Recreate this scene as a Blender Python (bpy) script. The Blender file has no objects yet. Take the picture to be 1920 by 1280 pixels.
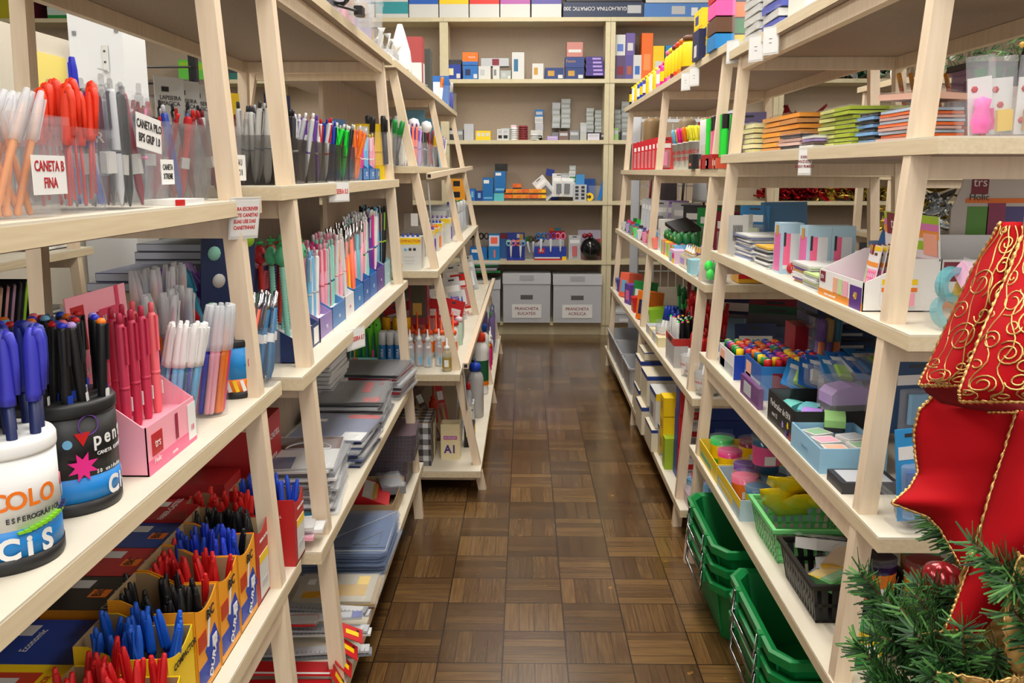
import bpy, math, random
from mathutils import Vector, Matrix, Euler
C = bpy.context.scene
col = C.collection
R = random.Random(7)
# ---------------------------------------------------------------- camera
F = 1715.0; CH = 1.2
PITCH = math.atan(318/F); YAW = math.atan(25*math.cos(PITCH)/F)
cam = bpy.data.objects.new('camera', bpy.data.cameras.new('camera')); col.objects.link(cam)
cam.location = (0, 0, CH); cam.rotation_euler = (math.pi/2-PITCH, 0, YAW)
cam.data.lens = F/1920*36; cam.data.sensor_width = 36; cam.data.clip_start = .02
C.camera = cam
# ---------------------------------------------------------------- light, exposure
C.view_settings.view_transform = 'Standard'; C.view_settings.look = 'None'
C.view_settings.gamma = 1; C.view_settings.use_curve_mapping = False
C.view_settings.exposure = 0.4
C.cycles.transparent_max_bounces = 24; C.cycles.max_bounces = 6; C.cycles.diffuse_bounces = 3
C.cycles.glossy_bounces = 2; C.cycles.transmission_bounces = 4
C.cycles.caustics_reflective = False; C.cycles.caustics_refractive = False; C.cycles.use_denoising = True
w = bpy.data.worlds.new('ambient_fill'); C.world = w; w.use_nodes = True  # even white ambient added as fill, entering where no front wall is built
w.node_tree.nodes['Background'].inputs[0].default_value = (1, .97, .93, 1)
w.node_tree.nodes['Background'].inputs[1].default_value = 0.9
def area(x, y, z, sx, sy, e, rot=(0, 0, 0), c=(1, .96, .9)):
    l = bpy.data.lights.new('ceiling_lamp_light', 'AREA'); l.shape = 'RECTANGLE'; l.size = sx; l.size_y = sy
    l.energy = e; l.color = c
    o = bpy.data.objects.new('ceiling_lamp_light', l); col.objects.link(o); o.location = (x, y, z); o.rotation_euler = rot
    return o
LAMPS = [(0.1, -.4), (.1, 1.6), (.1, 3.6), (.1, 5.5), (-1.7, 1.2), (-1.7, 4.2), (2.0, 1.2), (2.0, 4.2)]
for lx, ly in LAMPS: area(lx, ly, 2.90, .6, 1.3, 15)
# ---------------------------------------------------------------- pixel rays of the photograph, for measuring
fw = Vector((-math.sin(YAW)*math.cos(PITCH), math.cos(YAW)*math.cos(PITCH), -math.sin(PITCH)))
rt = Vector((math.cos(YAW), math.sin(YAW), 0)); upv = rt.cross(fw)
def ray(x, y): return fw*F + rt*(x-960) + upv*(640-y)
def SZ(x, y, Z): r = ray(x, y); t = (Z-CH)/r.z; return Vector((r.x*t, r.y*t, Z))
def SX(x, y, X): r = ray(x, y); t = X/r.x; return Vector((X, r.y*t, CH+r.z*t))
def SY(x, y, Y): r = ray(x, y); t = Y/r.y; return Vector((r.x*t, Y, CH+r.z*t))
# ---------------------------------------------------------------- materials
def lin(c): return tuple(((v/255/12.92) if v/255 <= .04045 else ((v/255+.055)/1.055)**2.4) for v in c)
_m = {}
NAMED = dict(white=(236, 236, 234), black=(22, 22, 24), red=(200, 22, 24), blue=(22, 62, 170), navy=(22, 34, 84), yellow=(248, 208, 10),
    orange=(240, 120, 20), green=(20, 140, 60), lime=(150, 205, 40), pink=(240, 120, 170), hot=(236, 40, 140), purple=(110, 60, 160), lilac=(178, 150, 215),
    teal=(20, 120, 150), cyan=(30, 150, 215), sky=(120, 185, 225), grey=(130, 132, 136), silver=(190, 192, 196), brown=(96, 60, 36), cream=(236, 222, 176),
    card=(176, 148, 110), mint=(150, 220, 200), rose=(230, 110, 130), wine=(130, 26, 44), dark=(50, 50, 56), offw=(214, 214, 210), coral=(255, 110, 80), gold=(196, 150, 60),
    bic=(244, 150, 20), lemon=(250, 240, 60), neon=(30, 230, 60), peach=(246, 180, 150), rpen=(236, 60, 28), bpen=(30, 40, 190), rosy=(248, 170, 190))
def M(c='white', rough=.45, metal=0, alpha=1, coat=0):
    if isinstance(c, bpy.types.Material): return c
    if isinstance(c, str) and c in _m: return _m[c]
    if isinstance(c, str) and c[:3] in ('cl_',): # clear, tinted
        k = c; c = NAMED.get(c[3:], (225, 228, 232)); return clear(c, k)
    key = (c, rough, metal, alpha, coat)
    if key in _m: return _m[key]
    rgb = NAMED[c] if isinstance(c, str) else c
    m = bpy.data.materials.new('paint_%s' % (c if isinstance(c, str) else 'custom')); m.use_nodes = True
    b = m.node_tree.nodes['Principled BSDF']; b.inputs['Base Color'].default_value = (*lin(rgb), 1)
    b.inputs['Roughness'].default_value = rough; b.inputs['Metallic'].default_value = metal; b.inputs['Alpha'].default_value = alpha
    b.inputs['Coat Weight'].default_value = coat
    _m[key] = m; return m
def clear(rgb, key, alpha=.22, rough=.12):
    if key in _m: return _m[key]
    m = bpy.data.materials.new('clear_plastic'); m.use_nodes = True
    b = m.node_tree.nodes['Principled BSDF']; b.inputs['Base Color'].default_value = (*lin(rgb), 1)
    b.inputs['Roughness'].default_value = rough; b.inputs['Alpha'].default_value = alpha
    _m[key] = m; return m
CL = clear((225, 230, 236), 'clear', .06, .06)
FROST = clear((215, 220, 228), 'frost', .10, .25)
SMOKE = clear((70, 66, 64), 'smoke', .32, .08)
WRAP = clear((235, 238, 242), 'wrap', .15, .05)
FCAP = clear((235, 238, 242), 'fcap', .5, .25)
CHROME = M((200, 200, 205), .18, 1)
def nodes(name):
    m = bpy.data.materials.new(name); m.use_nodes = True; nt = m.node_tree
    return m, nt, nt.nodes['Principled BSDF'], lambda t, **k: _nn(nt, t, k)
def _nn(nt, t, k):
    n = nt.nodes.new(t)
    for a, b in k.items(): setattr(n, a, b)
    return n
def woodmat(name, c1, c2, scale=(3, 3, 3), rough=.5, amount=9):
    m, nt, b, N = nodes(name)
    tc = N('ShaderNodeTexCoord'); mp = N('ShaderNodeMapping'); mp.inputs['Scale'].default_value = scale
    no = N('ShaderNodeTexNoise'); no.inputs['Scale'].default_value = amount; no.inputs['Detail'].default_value = 6
    cr = N('ShaderNodeValToRGB'); cr.color_ramp.elements[0].color = (*lin(c1), 1); cr.color_ramp.elements[1].color = (*lin(c2), 1)
    cr.color_ramp.elements[0].position = .35; cr.color_ramp.elements[1].position = .65
    nt.links.new(tc.outputs['Object'], mp.inputs[0]); nt.links.new(mp.outputs[0], no.inputs[0])
    nt.links.new(no.outputs[0], cr.inputs[0]); nt.links.new(cr.outputs[0], b.inputs['Base Color']); b.inputs['Roughness'].default_value = rough
    return m
PINE = woodmat('pine_wood', (228, 206, 176), (237, 217, 190), (25, 25, 2.5), .5, 3)
EDGE = woodmat('board_edge_wood', (214, 196, 162), (224, 207, 174), (30, 2, 40), .5, 4)
BOARD = woodmat('cream_laminate', (220, 211, 190), (228, 220, 202), (2, 2, 2), .45, 3)
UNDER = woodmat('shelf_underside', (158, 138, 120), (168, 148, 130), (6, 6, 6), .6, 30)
PANEL = woodmat('divider_laminate', (164, 146, 128), (182, 164, 146), (40, 40, 1.5), .55, 5)
BACKP = woodmat('back_panel_fabric', (176, 158, 138), (188, 170, 150), (8, 8, 8), .7, 40)
BBOARD = woodmat('back_shelf_laminate', (208, 196, 160), (214, 202, 167), (4, 4, 4), .5, 6)
WALLM = woodmat('wall_paint', (214, 208, 196), (222, 216, 206), (1, 1, 1), .8, 4)
# ---------------------------------------------------------------- mesh builder
class MB:
    def __init__(s): s.v = []; s.f = []; s.mi = []; s.mats = []; s.sm = []
    def idx(s, m):
        m = M(m)
        if m not in s.mats: s.mats.append(m)
        return s.mats.index(m)
    def add(s, vs, fs, m, T=None, smooth=False):
        o = len(s.v); i = s.idx(m)
        s.v += [tuple(T @ Vector(p)) if T is not None else tuple(p) for p in vs]
        for f in fs: s.f.append(tuple(a+o for a in f)); s.mi.append(i); s.sm.append(smooth)
        return s
    def box(s, c, d, m, T=None, rz=0, rx=0, ry=0):
        x, y, z = d[0]/2, d[1]/2, d[2]/2
        A = Matrix.Translation(c) @ Euler((rx, ry, rz)).to_matrix().to_4x4()
        if T is not None: A = T @ A
        vs = [(a*x, b*y, e*z) for e in (-1, 1) for b in (-1, 1) for a in (-1, 1)]
        return s.add(vs, [(0, 2, 3, 1), (4, 5, 7, 6), (0, 1, 5, 4), (2, 6, 7, 3), (0, 4, 6, 2), (1, 3, 7, 5)], m, A)
    def cbox(s, c, d, m, bev=.1, T=None):   # box with chamfered upright corners
        x, y = d[0]/2, d[1]/2; b = min(bev, x*.9, y*.9)
        pts = [(-x+b, -y), (x-b, -y), (x, -y+b), (x, y-b), (x-b, y), (-x+b, y), (-x, y-b), (-x, -y+b)]
        A = Matrix.Translation((c[0], c[1], c[2]-d[2]/2))
        return s.prism(pts, d[2], m, T @ A if T is not None else A)
    def prism(s, pts, h, m, T=None, smooth=False):
        n = len(pts); vs = [(p[0], p[1], 0) for p in pts]+[(p[0], p[1], h) for p in pts]
        fs = [tuple(range(n-1, -1, -1)), tuple(range(n, 2*n))]+[(i, (i+1) % n, n+(i+1) % n, n+i) for i in range(n)]
        return s.add(vs, fs, m, T, smooth)
    def lathe(s, prof, m, T=None, n=12, closed=True):
        vs = []; k = len(prof)
        for r, z in prof:
            for i in range(n): a = 2*math.pi*i/n; vs.append((r*math.cos(a), r*math.sin(a), z))
        fs = [(j*n+i, j*n+(i+1) % n, (j+1)*n+(i+1) % n, (j+1)*n+i) for j in range(k-1) for i in range(n)]
        s.add(vs, fs, m, T, True)
        if closed:
            o = len(s.v)-len(vs); i = s.idx(m)
            s.f.append(tuple(o+n-1-a for a in range(n))); s.mi.append(i); s.sm.append(False)
            s.f.append(tuple(o+(k-1)*n+a for a in range(n))); s.mi.append(i); s.sm.append(False)
        return s
    def tube(s, pts, r, m, n=6, T=None, closed=False):
        pts = [Vector(p) for p in pts]; k = len(pts); vs = []
        rr = r if isinstance(r, (list, tuple)) else [r]*k
        u = None
        for j, p in enumerate(pts):
            if closed: d = pts[(j+1) % k]-pts[j-1]
            else: d = (pts[min(j+1, k-1)]-pts[max(j-1, 0)])
            d.normalize()
            if u is None:
                u = Vector((0, 0, 1)) if abs(d.z) < .9 else Vector((1, 0, 0))
            u = (u-d*u.dot(d)).normalized(); w_ = d.cross(u)
            for i in range(n): a = 2*math.pi*i/n; vs.append(p+u*(rr[j]*math.cos(a))+w_*(rr[j]*math.sin(a)))
        L = k if closed else k-1
        fs = [(j*n+i, j*n+(i+1) % n, ((j+1) % k)*n+(i+1) % n, ((j+1) % k)*n+i) for j in range(L) for i in range(n)]
        if not closed: fs += [tuple(range(n-1, -1, -1)), tuple((k-1)*n+a for a in range(n))]
        return s.add(vs, fs, m, T, True)
    def bar(s, a, b, w_, d_, m):   # square bar from a to b; w along x, d along y where upright
        a, b = Vector(a), Vector(b); ax = (b-a).normalized()
        if abs(ax.z) > .7: sx, sy = Vector((w_/2, 0, 0)), Vector((0, d_/2, 0))
        elif abs(ax.y) > abs(ax.x): sx, sy = Vector((w_/2, 0, 0)), Vector((0, 0, d_/2))
        else: sx, sy = Vector((0, w_/2, 0)), Vector((0, 0, d_/2))
        vs = [p+i*sx+j*sy for p in (a, b) for j in (-1, 1) for i in (-1, 1)]
        return s.add(vs, [(0, 2, 3, 1), (4, 5, 7, 6), (0, 1, 5, 4), (2, 6, 7, 3), (0, 4, 6, 2), (1, 3, 7, 5)], m)
    def sheet(s, P, m, th=.0008, T=None):  # grid of points P[i][j] as a thin shell with thickness
        a, b = len(P), len(P[0]); vs = []; 
        for sgn in (0, 1):
            for i in range(a):
                for j in range(b):
                    du = Vector(P[min(i+1, a-1)][j])-Vector(P[max(i-1, 0)][j]); dv = Vector(P[i][min(j+1, b-1)])-Vector(P[i][max(j-1, 0)])
                    nn = du.cross(dv); nn = nn.normalized() if nn.length > 1e-9 else Vector((0, 0, 1))
                    vs.append(Vector(P[i][j])+nn*th*(sgn-.5))
        fs = []; q = a*b
        for i in range(a-1):
            for j in range(b-1):
                A = i*b+j; fs.append((A, A+b, A+b+1, A+1)); fs.append((q+A, q+A+1, q+A+b+1, q+A+b))
        for i in range(a-1):
            A = i*b; fs.append((A, q+A, q+A+b, A+b)); A = i*b+b-1; fs.append((A, A+b, q+A+b, q+A))
        for j in range(b-1):
            A = j; fs.append((A, A+1, q+A+1, q+A)); A = (a-1)*b+j; fs.append((A, q+A, q+A+1, A+1))
        return s.add(vs, fs, m, T, True)
    def mesh(s, name):
        me = bpy.data.meshes.new(name); me.from_pydata(s.v, [], s.f)
        for m in s.mats: me.materials.append(m)
        me.polygons.foreach_set('material_index', s.mi); me.polygons.foreach_set('use_smooth', s.sm); me.update()
        return me
    def build(s, name, parent=None, loc=None, rz=0):
        o = bpy.data.objects.new(name, s.mesh(name)); col.objects.link(o)
        if parent is not None: o.parent = parent
        if loc is not None: o.location = loc
        if rz: o.rotation_euler = (0, 0, rz)
        return o
def tag(o, label, cat, group=None, kind=None):
    o['label'] = label; o['category'] = cat
    if group: o['group'] = group
    if kind: o['kind'] = kind
    return o
def empty(name, loc, label, cat, group=None, rz=0):
    o = bpy.data.objects.new(name, None); col.objects.link(o); o.location = loc; o.rotation_euler = (0, 0, rz)
    return tag(o, label, cat, group)
def struct(name, mb): o = mb.build(name); o['kind'] = 'structure'; return o
KIDS = {}
def clone(root, loc=None, rot=None, label=None, group=None, rz=None):
    r = root.copy(); col.objects.link(r)
    if loc is not None: r.location = loc
    if rot is not None: r.rotation_euler = rot
    if rz is not None: r.rotation_euler = (0, 0, rz)
    if label: r['label'] = label
    if group: r['group'] = group
    for c in [o for o in KIDS.get(root.name, [])] or list(root.children):
        d = c.copy(); col.objects.link(d); d.parent = r
        for g in list(c.children): e = g.copy(); col.objects.link(e); e.parent = d
    return r
def writing(s, size, c, parent, T, align='CENTER', name='lettering', bold=0, sx=1):
    cu = bpy.data.curves.new(name, 'FONT'); cu.body = s; cu.size = size; cu.align_x = align; cu.align_y = 'CENTER'
    cu.resolution_u = 4 if size > .02 else 2; cu.extrude = .00015; cu.offset = bold*size; cu.materials.append(M(c)); cu.space_line = .9
    tmp = bpy.data.objects.new(name, cu); me = bpy.data.meshes.new_from_object(tmp); bpy.data.objects.remove(tmp); bpy.data.curves.remove(cu)
    o = bpy.data.objects.new(name, me); col.objects.link(o); o.parent = parent
    o.matrix_local = T @ Matrix.Diagonal((sx, 1, 1, 1)); return o
def faceT(d, face, u=.5, v=.5, off=.0006, roll=0):
    x, y, z = d
    O, U, V, Nn = {'-y': ((-x/2, -y/2, 0), (x, 0, 0), (0, 0, z), (0, -1, 0)), '+y': ((x/2, y/2, 0), (-x, 0, 0), (0, 0, z), (0, 1, 0)),
        '+x': ((x/2, -y/2, 0), (0, y, 0), (0, 0, z), (1, 0, 0)), '-x': ((-x/2, y/2, 0), (0, -y, 0), (0, 0, z), (-1, 0, 0)),
        '+z': ((-x/2, -y/2, z), (x, 0, 0), (0, y, 0), (0, 0, 1)), '>z': ((x/2, -y/2, z), (0, y, 0), (-x, 0, 0), (0, 0, 1)), '<z': ((-x/2, y/2, z), (0, -y, 0), (x, 0, 0), (0, 0, 1))}[face]
    O, U, V, Nn = map(Vector, (O, U, V, Nn)); p = O+U*u+V*v+Nn*off; a, b = U.normalized(), V.normalized()
    T = Matrix(((a.x, b.x, Nn.x, p.x), (a.y, b.y, Nn.y, p.y), (a.z, b.z, Nn.z, p.z), (0, 0, 0, 1)))
    return (T @ Matrix.Rotation(roll, 4, 'Z') if roll else T), U.length, V.length
def decal(mb, d, face, u0, v0, u1, v1, c, off=0, roll=0):
    T, L, H = faceT(d, face, (u0+u1)/2, (v0+v1)/2, .0003+off, roll)
    mb.box((0, 0, 0), ((u1-u0)*L, (v1-v0)*H, .0006), c, T)
def carton(name, label, cat, loc, d, c='white', decals=(), texts=(), rz=0, group=None, lid=None, rot=None):
    """a closed box: decals (face,u0,v0,u1,v1,colour[,roll]); texts (face,u,v,string,size,colour[,roll])"""
    mb = MB(); mb.box((0, 0, d[2]/2), d, c)
    if lid: mb.box((0, 0, d[2]*(1-lid[0]/2)), (d[0]+.003, d[1]+.003, d[2]*lid[0]+.001), lid[1])
    for q, D in enumerate(decals): decal(mb, d, *D[:6], off=.0002*q, roll=D[6] if len(D) > 6 else 0)
    o = mb.build(name, None, loc, rz)
    if rot: o.rotation_euler = rot
    tag(o, label, cat, group)
    for t in texts:
        T, L, H = faceT(d, t[0], t[1], t[2], .0012+.0002*len(decals), t[6] if len(t) > 6 else 0)
        writing(t[3], t[4], t[5], o, T)
    return o
def card_at(o, d, lines, size, c, T):   # white label card on a thing, with lettering
    mb = MB(); mb.box((0, 0, 0), (*d, .001), 'white', T); k = mb.build('label_card', o)
    n = len(lines)
    for i, s in enumerate(lines):
        writing(s, size*1.15, c, k, T @ Matrix.Translation((0, (n/2-.5-i)*size*1.3, .0008)), bold=.018, sx=.84)
    return k
# ---------------------------------------------------------------- the room
def floor_mat():
    m, nt, b, N = nodes('parquet_blocks'); L = nt.links.new
    def math_(op, a, bb=None):
        n = N('ShaderNodeMath', operation=op)
        for i, v in enumerate((a, bb)):
            if v is None: continue
            if isinstance(v, (int, float)): n.inputs[i].default_value = v
            else: L(v, n.inputs[i])
        return n.outputs[0]
    tc = N('ShaderNodeTexCoord'); sp = N('ShaderNodeSeparateXYZ'); L(tc.outputs['Object'], sp.inputs[0])
    u = math_('DIVIDE', math_('ADD', sp.outputs[0], 8.104), .161); v = math_('DIVIDE', math_('ADD', sp.outputs[1], 9.0+.181), .161)
    fu, fv = math_('FLOOR', u), math_('FLOOR', v); ck = math_('MODULO', math_('ADD', fu, fv), 2)
    ru, rv = math_('FRACT', u), math_('FRACT', v)
    def mix(f, a, bb): return math_('ADD', math_('MULTIPLY', a, math_('SUBTRACT', 1, f)), math_('MULTIPLY', bb, f))
    s4 = math_('MULTIPLY', mix(ck, rv, ru), 4); fs = math_('FLOOR', s4); rs = math_('FRACT', s4)
    cv = N('ShaderNodeCombineXYZ'); L(fu, cv.inputs[0]); L(fv, cv.inputs[1]); L(fs, cv.inputs[2])
    wn = N('ShaderNodeTexWhiteNoise', noise_dimensions='3D'); L(cv.outputs[0], wn.inputs[0])
    cb = N('ShaderNodeCombineXYZ'); L(fu, cb.inputs[0]); L(fv, cb.inputs[1]); wb = N('ShaderNodeTexWhiteNoise', noise_dimensions='3D'); L(cb.outputs[0], wb.inputs[0])
    # grain along the strip
    al = mix(ck, sp.outputs[0], sp.outputs[1]); ac = mix(ck, sp.outputs[1], sp.outputs[0])
    g = N('ShaderNodeCombineXYZ'); L(math_('MULTIPLY', al, 9), g.inputs[0]); L(math_('MULTIPLY', ac, 150), g.inputs[1]); L(math_('MULTIPLY', wn.outputs[0], 40), g.inputs[2])
    no = N('ShaderNodeTexNoise'); no.inputs['Scale'].default_value = 1; no.inputs['Detail'].default_value = 5; L(g.outputs[0], no.inputs[0])
    big = N('ShaderNodeTexNoise'); big.inputs['Scale'].default_value = 2.2; big.inputs['Detail'].default_value = 3; L(tc.outputs['Object'], big.inputs[0])
    val = math_('ADD', math_('ADD', math_('MULTIPLY', wn.outputs[0], .2), math_('MULTIPLY', wb.outputs[0], .2)), math_('ADD', math_('MULTIPLY', no.outputs[0], .5), math_('MULTIPLY', big.outputs[0], .3)))
    cr = N('ShaderNodeValToRGB'); e = cr.color_ramp.elements; e[0].position = .3; e[0].color = (*lin((62, 42, 22)), 1); e[1].position = .98; e[1].color = (*lin((142, 108, 62)), 1)
    k = e.new(.6); k.color = (*lin((92, 65, 35)), 1); L(val, cr.inputs[0])
    def edge(f, w_): return math_('GREATER_THAN', math_('ABSOLUTE', math_('SUBTRACT', f, .5)), .5-w_)
    gap = math_('MAXIMUM', math_('MAXIMUM', edge(ru, .011), edge(rv, .011)), math_('MULTIPLY', edge(rs, .03), .6))
    mx = N('ShaderNodeMixRGB'); mx.inputs[2].default_value = (*lin((34, 20, 10)), 1); L(gap, mx.inputs[0]); L(cr.outputs[0], mx.inputs[1])
    # pale scuffs
    sc = N('ShaderNodeTexNoise'); sc.inputs['Scale'].default_value = 26; sc.inputs['Detail'].default_value = 8; L(tc.outputs['Object'], sc.inputs[0])
    sr = N('ShaderNodeValToRGB'); sr.color_ramp.elements[0].position = .70; sr.color_ramp.elements[1].position = .74; L(sc.outputs[0], sr.inputs[0])
    m2 = N('ShaderNodeMixRGB'); m2.inputs[2].default_value = (*lin((176, 128, 60)), 1); L(math_('MULTIPLY', sr.outputs[0], .7), m2.inputs[0]); L(mx.outputs[0], m2.inputs[1])
    L(m2.outputs[0], b.inputs['Base Color'])
    L(math_('ADD', .12, math_('MULTIPLY', big.outputs[0], .2)), b.inputs['Roughness']); b.inputs['Coat Weight'].default_value = .35; b.inputs['Coat Roughness'].default_value = .12
    bp = N('ShaderNodeBump'); bp.inputs['Strength'].default_value = .35; bp.inputs['Distance'].default_value = .002
    L(math_('SUBTRACT', math_('ADD', math_('MULTIPLY', wn.outputs[0], .6), math_('MULTIPLY', no.outputs[0], .15)), gap), bp.inputs['Height']); L(bp.outputs[0], b.inputs['Normal'])
    return m
struct('floor', MB().box((0, 2.6, -.025), (9, 11, .05), floor_mat()))
struct('wall_back', MB().box((0, 7.2, 1.5), (9, .1, 3), WALLM))
struct('wall_left', MB().box((-4.45, 2.6, 1.5), (.1, 9.1, 3), WALLM))
struct('wall_right', MB().box((4.45, 2.6, 1.5), (.1, 9.1, 3), WALLM))
struct('ceiling', MB().box((0, 3.4, 3.03), (8.8, 7.6, .06), M((240, 238, 232), .8)))
EM = bpy.data.materials.new('lamp_diffuser'); EM.use_nodes = True
EM.node_tree.nodes['Principled BSDF'].inputs['Emission Color'].default_value = (1, .97, .92, 1); EM.node_tree.nodes['Principled BSDF'].inputs['Emission Strength'].default_value = 4
for i, (lx, ly) in enumerate(LAMPS):
    f = MB().box((0, 0, .03), (.64, 1.34, .05), 'white').build('ceiling_lamp', None, (lx, ly, 2.945))
    tag(f, 'long white ceiling lamp over the shelves', 'ceiling lamp', 'ceiling lamps over the aisles'); MB().box((0, 0, 0), (.6, 1.3, .01), EM).build('diffuser', f)
# white square column
cm = MB(); c0, c1 = -1.61, -1.42
cm.box(((c0+c1)/2, 3.44, 1.5), (c1-c0, .20, 3), M((226, 229, 232), .6))
struct('pillar', cm)
for px_, py_ in ((138, 62), (217, 57)):
    p = SY(px_, py_, 3.335); o = MB().box((0, 0, 0), (.012, .006, .014), 'grey').build('screw_plate', None, (p.x, 3.336, p.z)); tag(o, 'small dark square fixing %s on the white column' % ('at left' if px_ < 200 else 'at right'), 'fixing')
p = SY(198, 110, 3.335); o = MB().cbox((0, -.002, 0), (.022, .006, .09), 'offw', .003).box((0, -.03, -.04), (.012, .06, .004), 'silver').box((0, -.006, .025), (.006, .004, .006), 'dark').box((0, -.006, -.012), (.006, .004, .006), 'dark').build('wall_bracket', None, (p.x, 3.335, p.z))
tag(o, 'small white metal bracket screwed on the white column', 'bracket')
# ---------------------------------------------------------------- shelving units
def unit(label, legs, y0, y1, levels, xf, xb, group='slanted wooden display shelving units', panels=(), foot=True, extra=()):
    """legs: Y of each leg frame; xf(z), xb(z): X of aisle leg and back leg; extra: zs that carry long rails"""
    o = empty('shelving_unit', ((xf(0)+xb(0))/2, (y0+y1)/2, 0), label, 'shelving unit', group)
    ox, oy = o.location.x, o.location.y
    sg = 1 if xf(0) > xb(0) else -1; top = levels[-1]; th = .026
    for z in levels:
        a, b = xf(z)+sg*.018, xb(z)-sg*.018
        if z == top: a = xf(z)+sg*.03
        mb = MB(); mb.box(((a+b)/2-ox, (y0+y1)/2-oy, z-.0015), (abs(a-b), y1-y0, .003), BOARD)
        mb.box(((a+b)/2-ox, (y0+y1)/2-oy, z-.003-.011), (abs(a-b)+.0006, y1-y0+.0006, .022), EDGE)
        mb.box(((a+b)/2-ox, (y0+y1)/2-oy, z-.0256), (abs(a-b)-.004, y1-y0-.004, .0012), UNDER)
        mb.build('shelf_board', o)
    for ly in legs:
        for xx in (xf, xb):
            zs = [0]+list(levels)
            for q in range(len(zs)-1):
                z0 = zs[q]; z1 = zs[q+1]-th
                MB().bar((xx(z0)-ox, ly-oy, z0), (xx(z1)-ox, ly-oy, z1), .03, .03, PINE).build('leg', o)
        for z in levels:
            zz = z-th-.018
            MB().bar((xf(zz)-sg*.015-ox, ly-oy, zz), (xb(zz)+sg*.015-ox, ly-oy, zz), .022, .034, PINE).build('cross_rail', o)
    for z, which in extra:
        zz = z-th-.018; X = (xf if which == 'f' else xb)(zz)
        MB().bar((X-ox, legs[0]+.016-oy, zz), (X-ox, legs[-1]-.016-oy, zz), .02, .034, PINE).build('long_rail', o)
    for X, pa, pb, z0, z1 in panels: MB().box((X-ox, (pa+pb)/2-oy, (z0+z1)/2), (.016, pb-pa, z1-z0-.002), PANEL).build('divider_panel', o)
    return o
LV = [.17, .49, .83, 1.155, 1.575]; LB = [.17, .49, .83, 1.175, 1.575]; CV = [.10, .47, .85, 1.22, 1.58]; RV = [.07, .35, .65, .965, 1.25, 1.545]; RC = [.10, .48, .85, 1.21, 1.585]
unit('nearest left shelving unit with pens in bins and orange pen boxes', (.22, 1.49), .1, 1.60, LV, lambda z: -.405-.062*z, lambda z: -.96+.035*z, panels=((-.72, .2, 1.32, .49, .804),), extra=((1.575, 'f'), (1.575, 'b'), (.49, 'f')))
unit('middle left shelving unit with mechanical pencils and clear folders', (1.73, 3.06), 1.63, 3.16, LB, lambda z: -.372-.065*z, lambda z: -.96+.03*z, panels=((-.66, 1.9, 2.92, .17, .464), (-.66, 1.78, 2.92, .49, .804), (-.66, 2.2, 2.92, .83, 1.144)), extra=((1.575, 'f'), (1.575, 'b')))
unit('far left shelving unit with glue bottles beyond the folders', (3.36, 4.7, 6.03), 3.27, 6.15, CV, lambda z: -.162-.2*z, lambda z: -1.28+.2*z, panels=((-.74, 3.4, 6.0, .10, .444), (-.74, 3.4, 6.0, .47, .824), (-.74, 3.4, 6.0, .85, 1.194), (-.74, 3.4, 6.0, 1.22, 1.554)))
unit('nearest right shelving unit with sticky notes, markers and tubs', (1.44, 2.70), 1.33, 2.80, RV[1:], lambda z: .515+.07*z, lambda z: 1.16-.07*z, extra=((1.545, 'f'), (1.545, 'b'), (.65, 'f')))
unit('far right shelving unit with highlighters and marker boxes', (3.0, 4.28, 5.66), 2.88, 5.80, RC, lambda z: .525+.072*z, lambda z: 1.20-.07*z, extra=((1.585, 'b'),))
# back wall unit
BY = 6.75; BZ = [.10, .555, .99, 1.425, 1.85, 2.27]
bu = empty('back_wall_shelving', (0, BY, 0), 'built-in beige shelving along the back wall', 'shelving unit')
MB().box((0, .30, 1.45), (7.6, .016, 2.75), BACKP).build('back_panel', bu)
MB().box((0, .03, .05), (7.6, .02, .10), BBOARD).build('kick_board', bu)
for z in BZ+[2.72]:
    for a, b in ((-3.8, -1.785), (-1.785, -.58), (-.58, .60), (.60, 1.81), (1.81, 3.8)): MB().box(((a+b)/2, .145, z-.014), (b-a-.002, .29, .028), BBOARD).build('shelf_board', bu)
for x, w_ in ((-1.785, .06), (-.58, .06), (.582, .034), (.618, .034), (1.79, .034), (1.826, .034), (2.95, .06), (-2.95, .06)): MB().box((x, .106, 1.12), (w_, .20, 2.24), BBOARD).build('upright', bu)
# ================================================================ builders
def oloops(mb, loops, m, T=None, capb=True):
    n = len(loops[0]); vs = [p for l in loops for p in l]
    fs = [(j*n+i, j*n+(i+1) % n, (j+1)*n+(i+1) % n, (j+1)*n+i) for j in range(len(loops)-1) for i in range(n)]
    if capb: fs += [tuple(range(n-1, -1, -1)), tuple((len(loops)-1)*n+a for a in range(n))]
    mb.add(vs, fs, m, T)
def openbox(mb, dx, dy, h, m, t=.0015, taper=1.0, T=None, rim=0, r=.006):
    def ring(x, y, z, rr):
        x /= 2; y /= 2; rr = min(rr, x*.8, y*.8)
        return [(-x+rr, -y, z), (x-rr, -y, z), (x, -y+rr, z), (x, y-rr, z), (x-rr, y, z), (-x+rr, y, z), (-x, y-rr, z), (-x, -y+rr, z)]
    L = [ring(dx*taper, dy*taper, 0, r)]
    if rim: L += [ring(dx-.001, dy-.001, h-.009, r), ring(dx+rim, dy+rim, h-.009, r), ring(dx+rim, dy+rim, h, r)]
    else: L += [ring(dx, dy, h, r)]
    L += [ring(dx-2*t, dy-2*t, h, r), ring(dx*taper-2*t, dy*taper-2*t, t, r)]
    oloops(mb, L, m, T)
def bin_(label, loc, dx, dy, h, m=CL, taper=.86, rim=.008, rz=0, group=None, name='clear_bin', cat='bin', r=.008):
    mb = MB(); openbox(mb, dx, dy, h, m, .0014, taper, None, rim, r)
    return tag(mb.build(name, None, loc, rz), label, cat, group)
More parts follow.
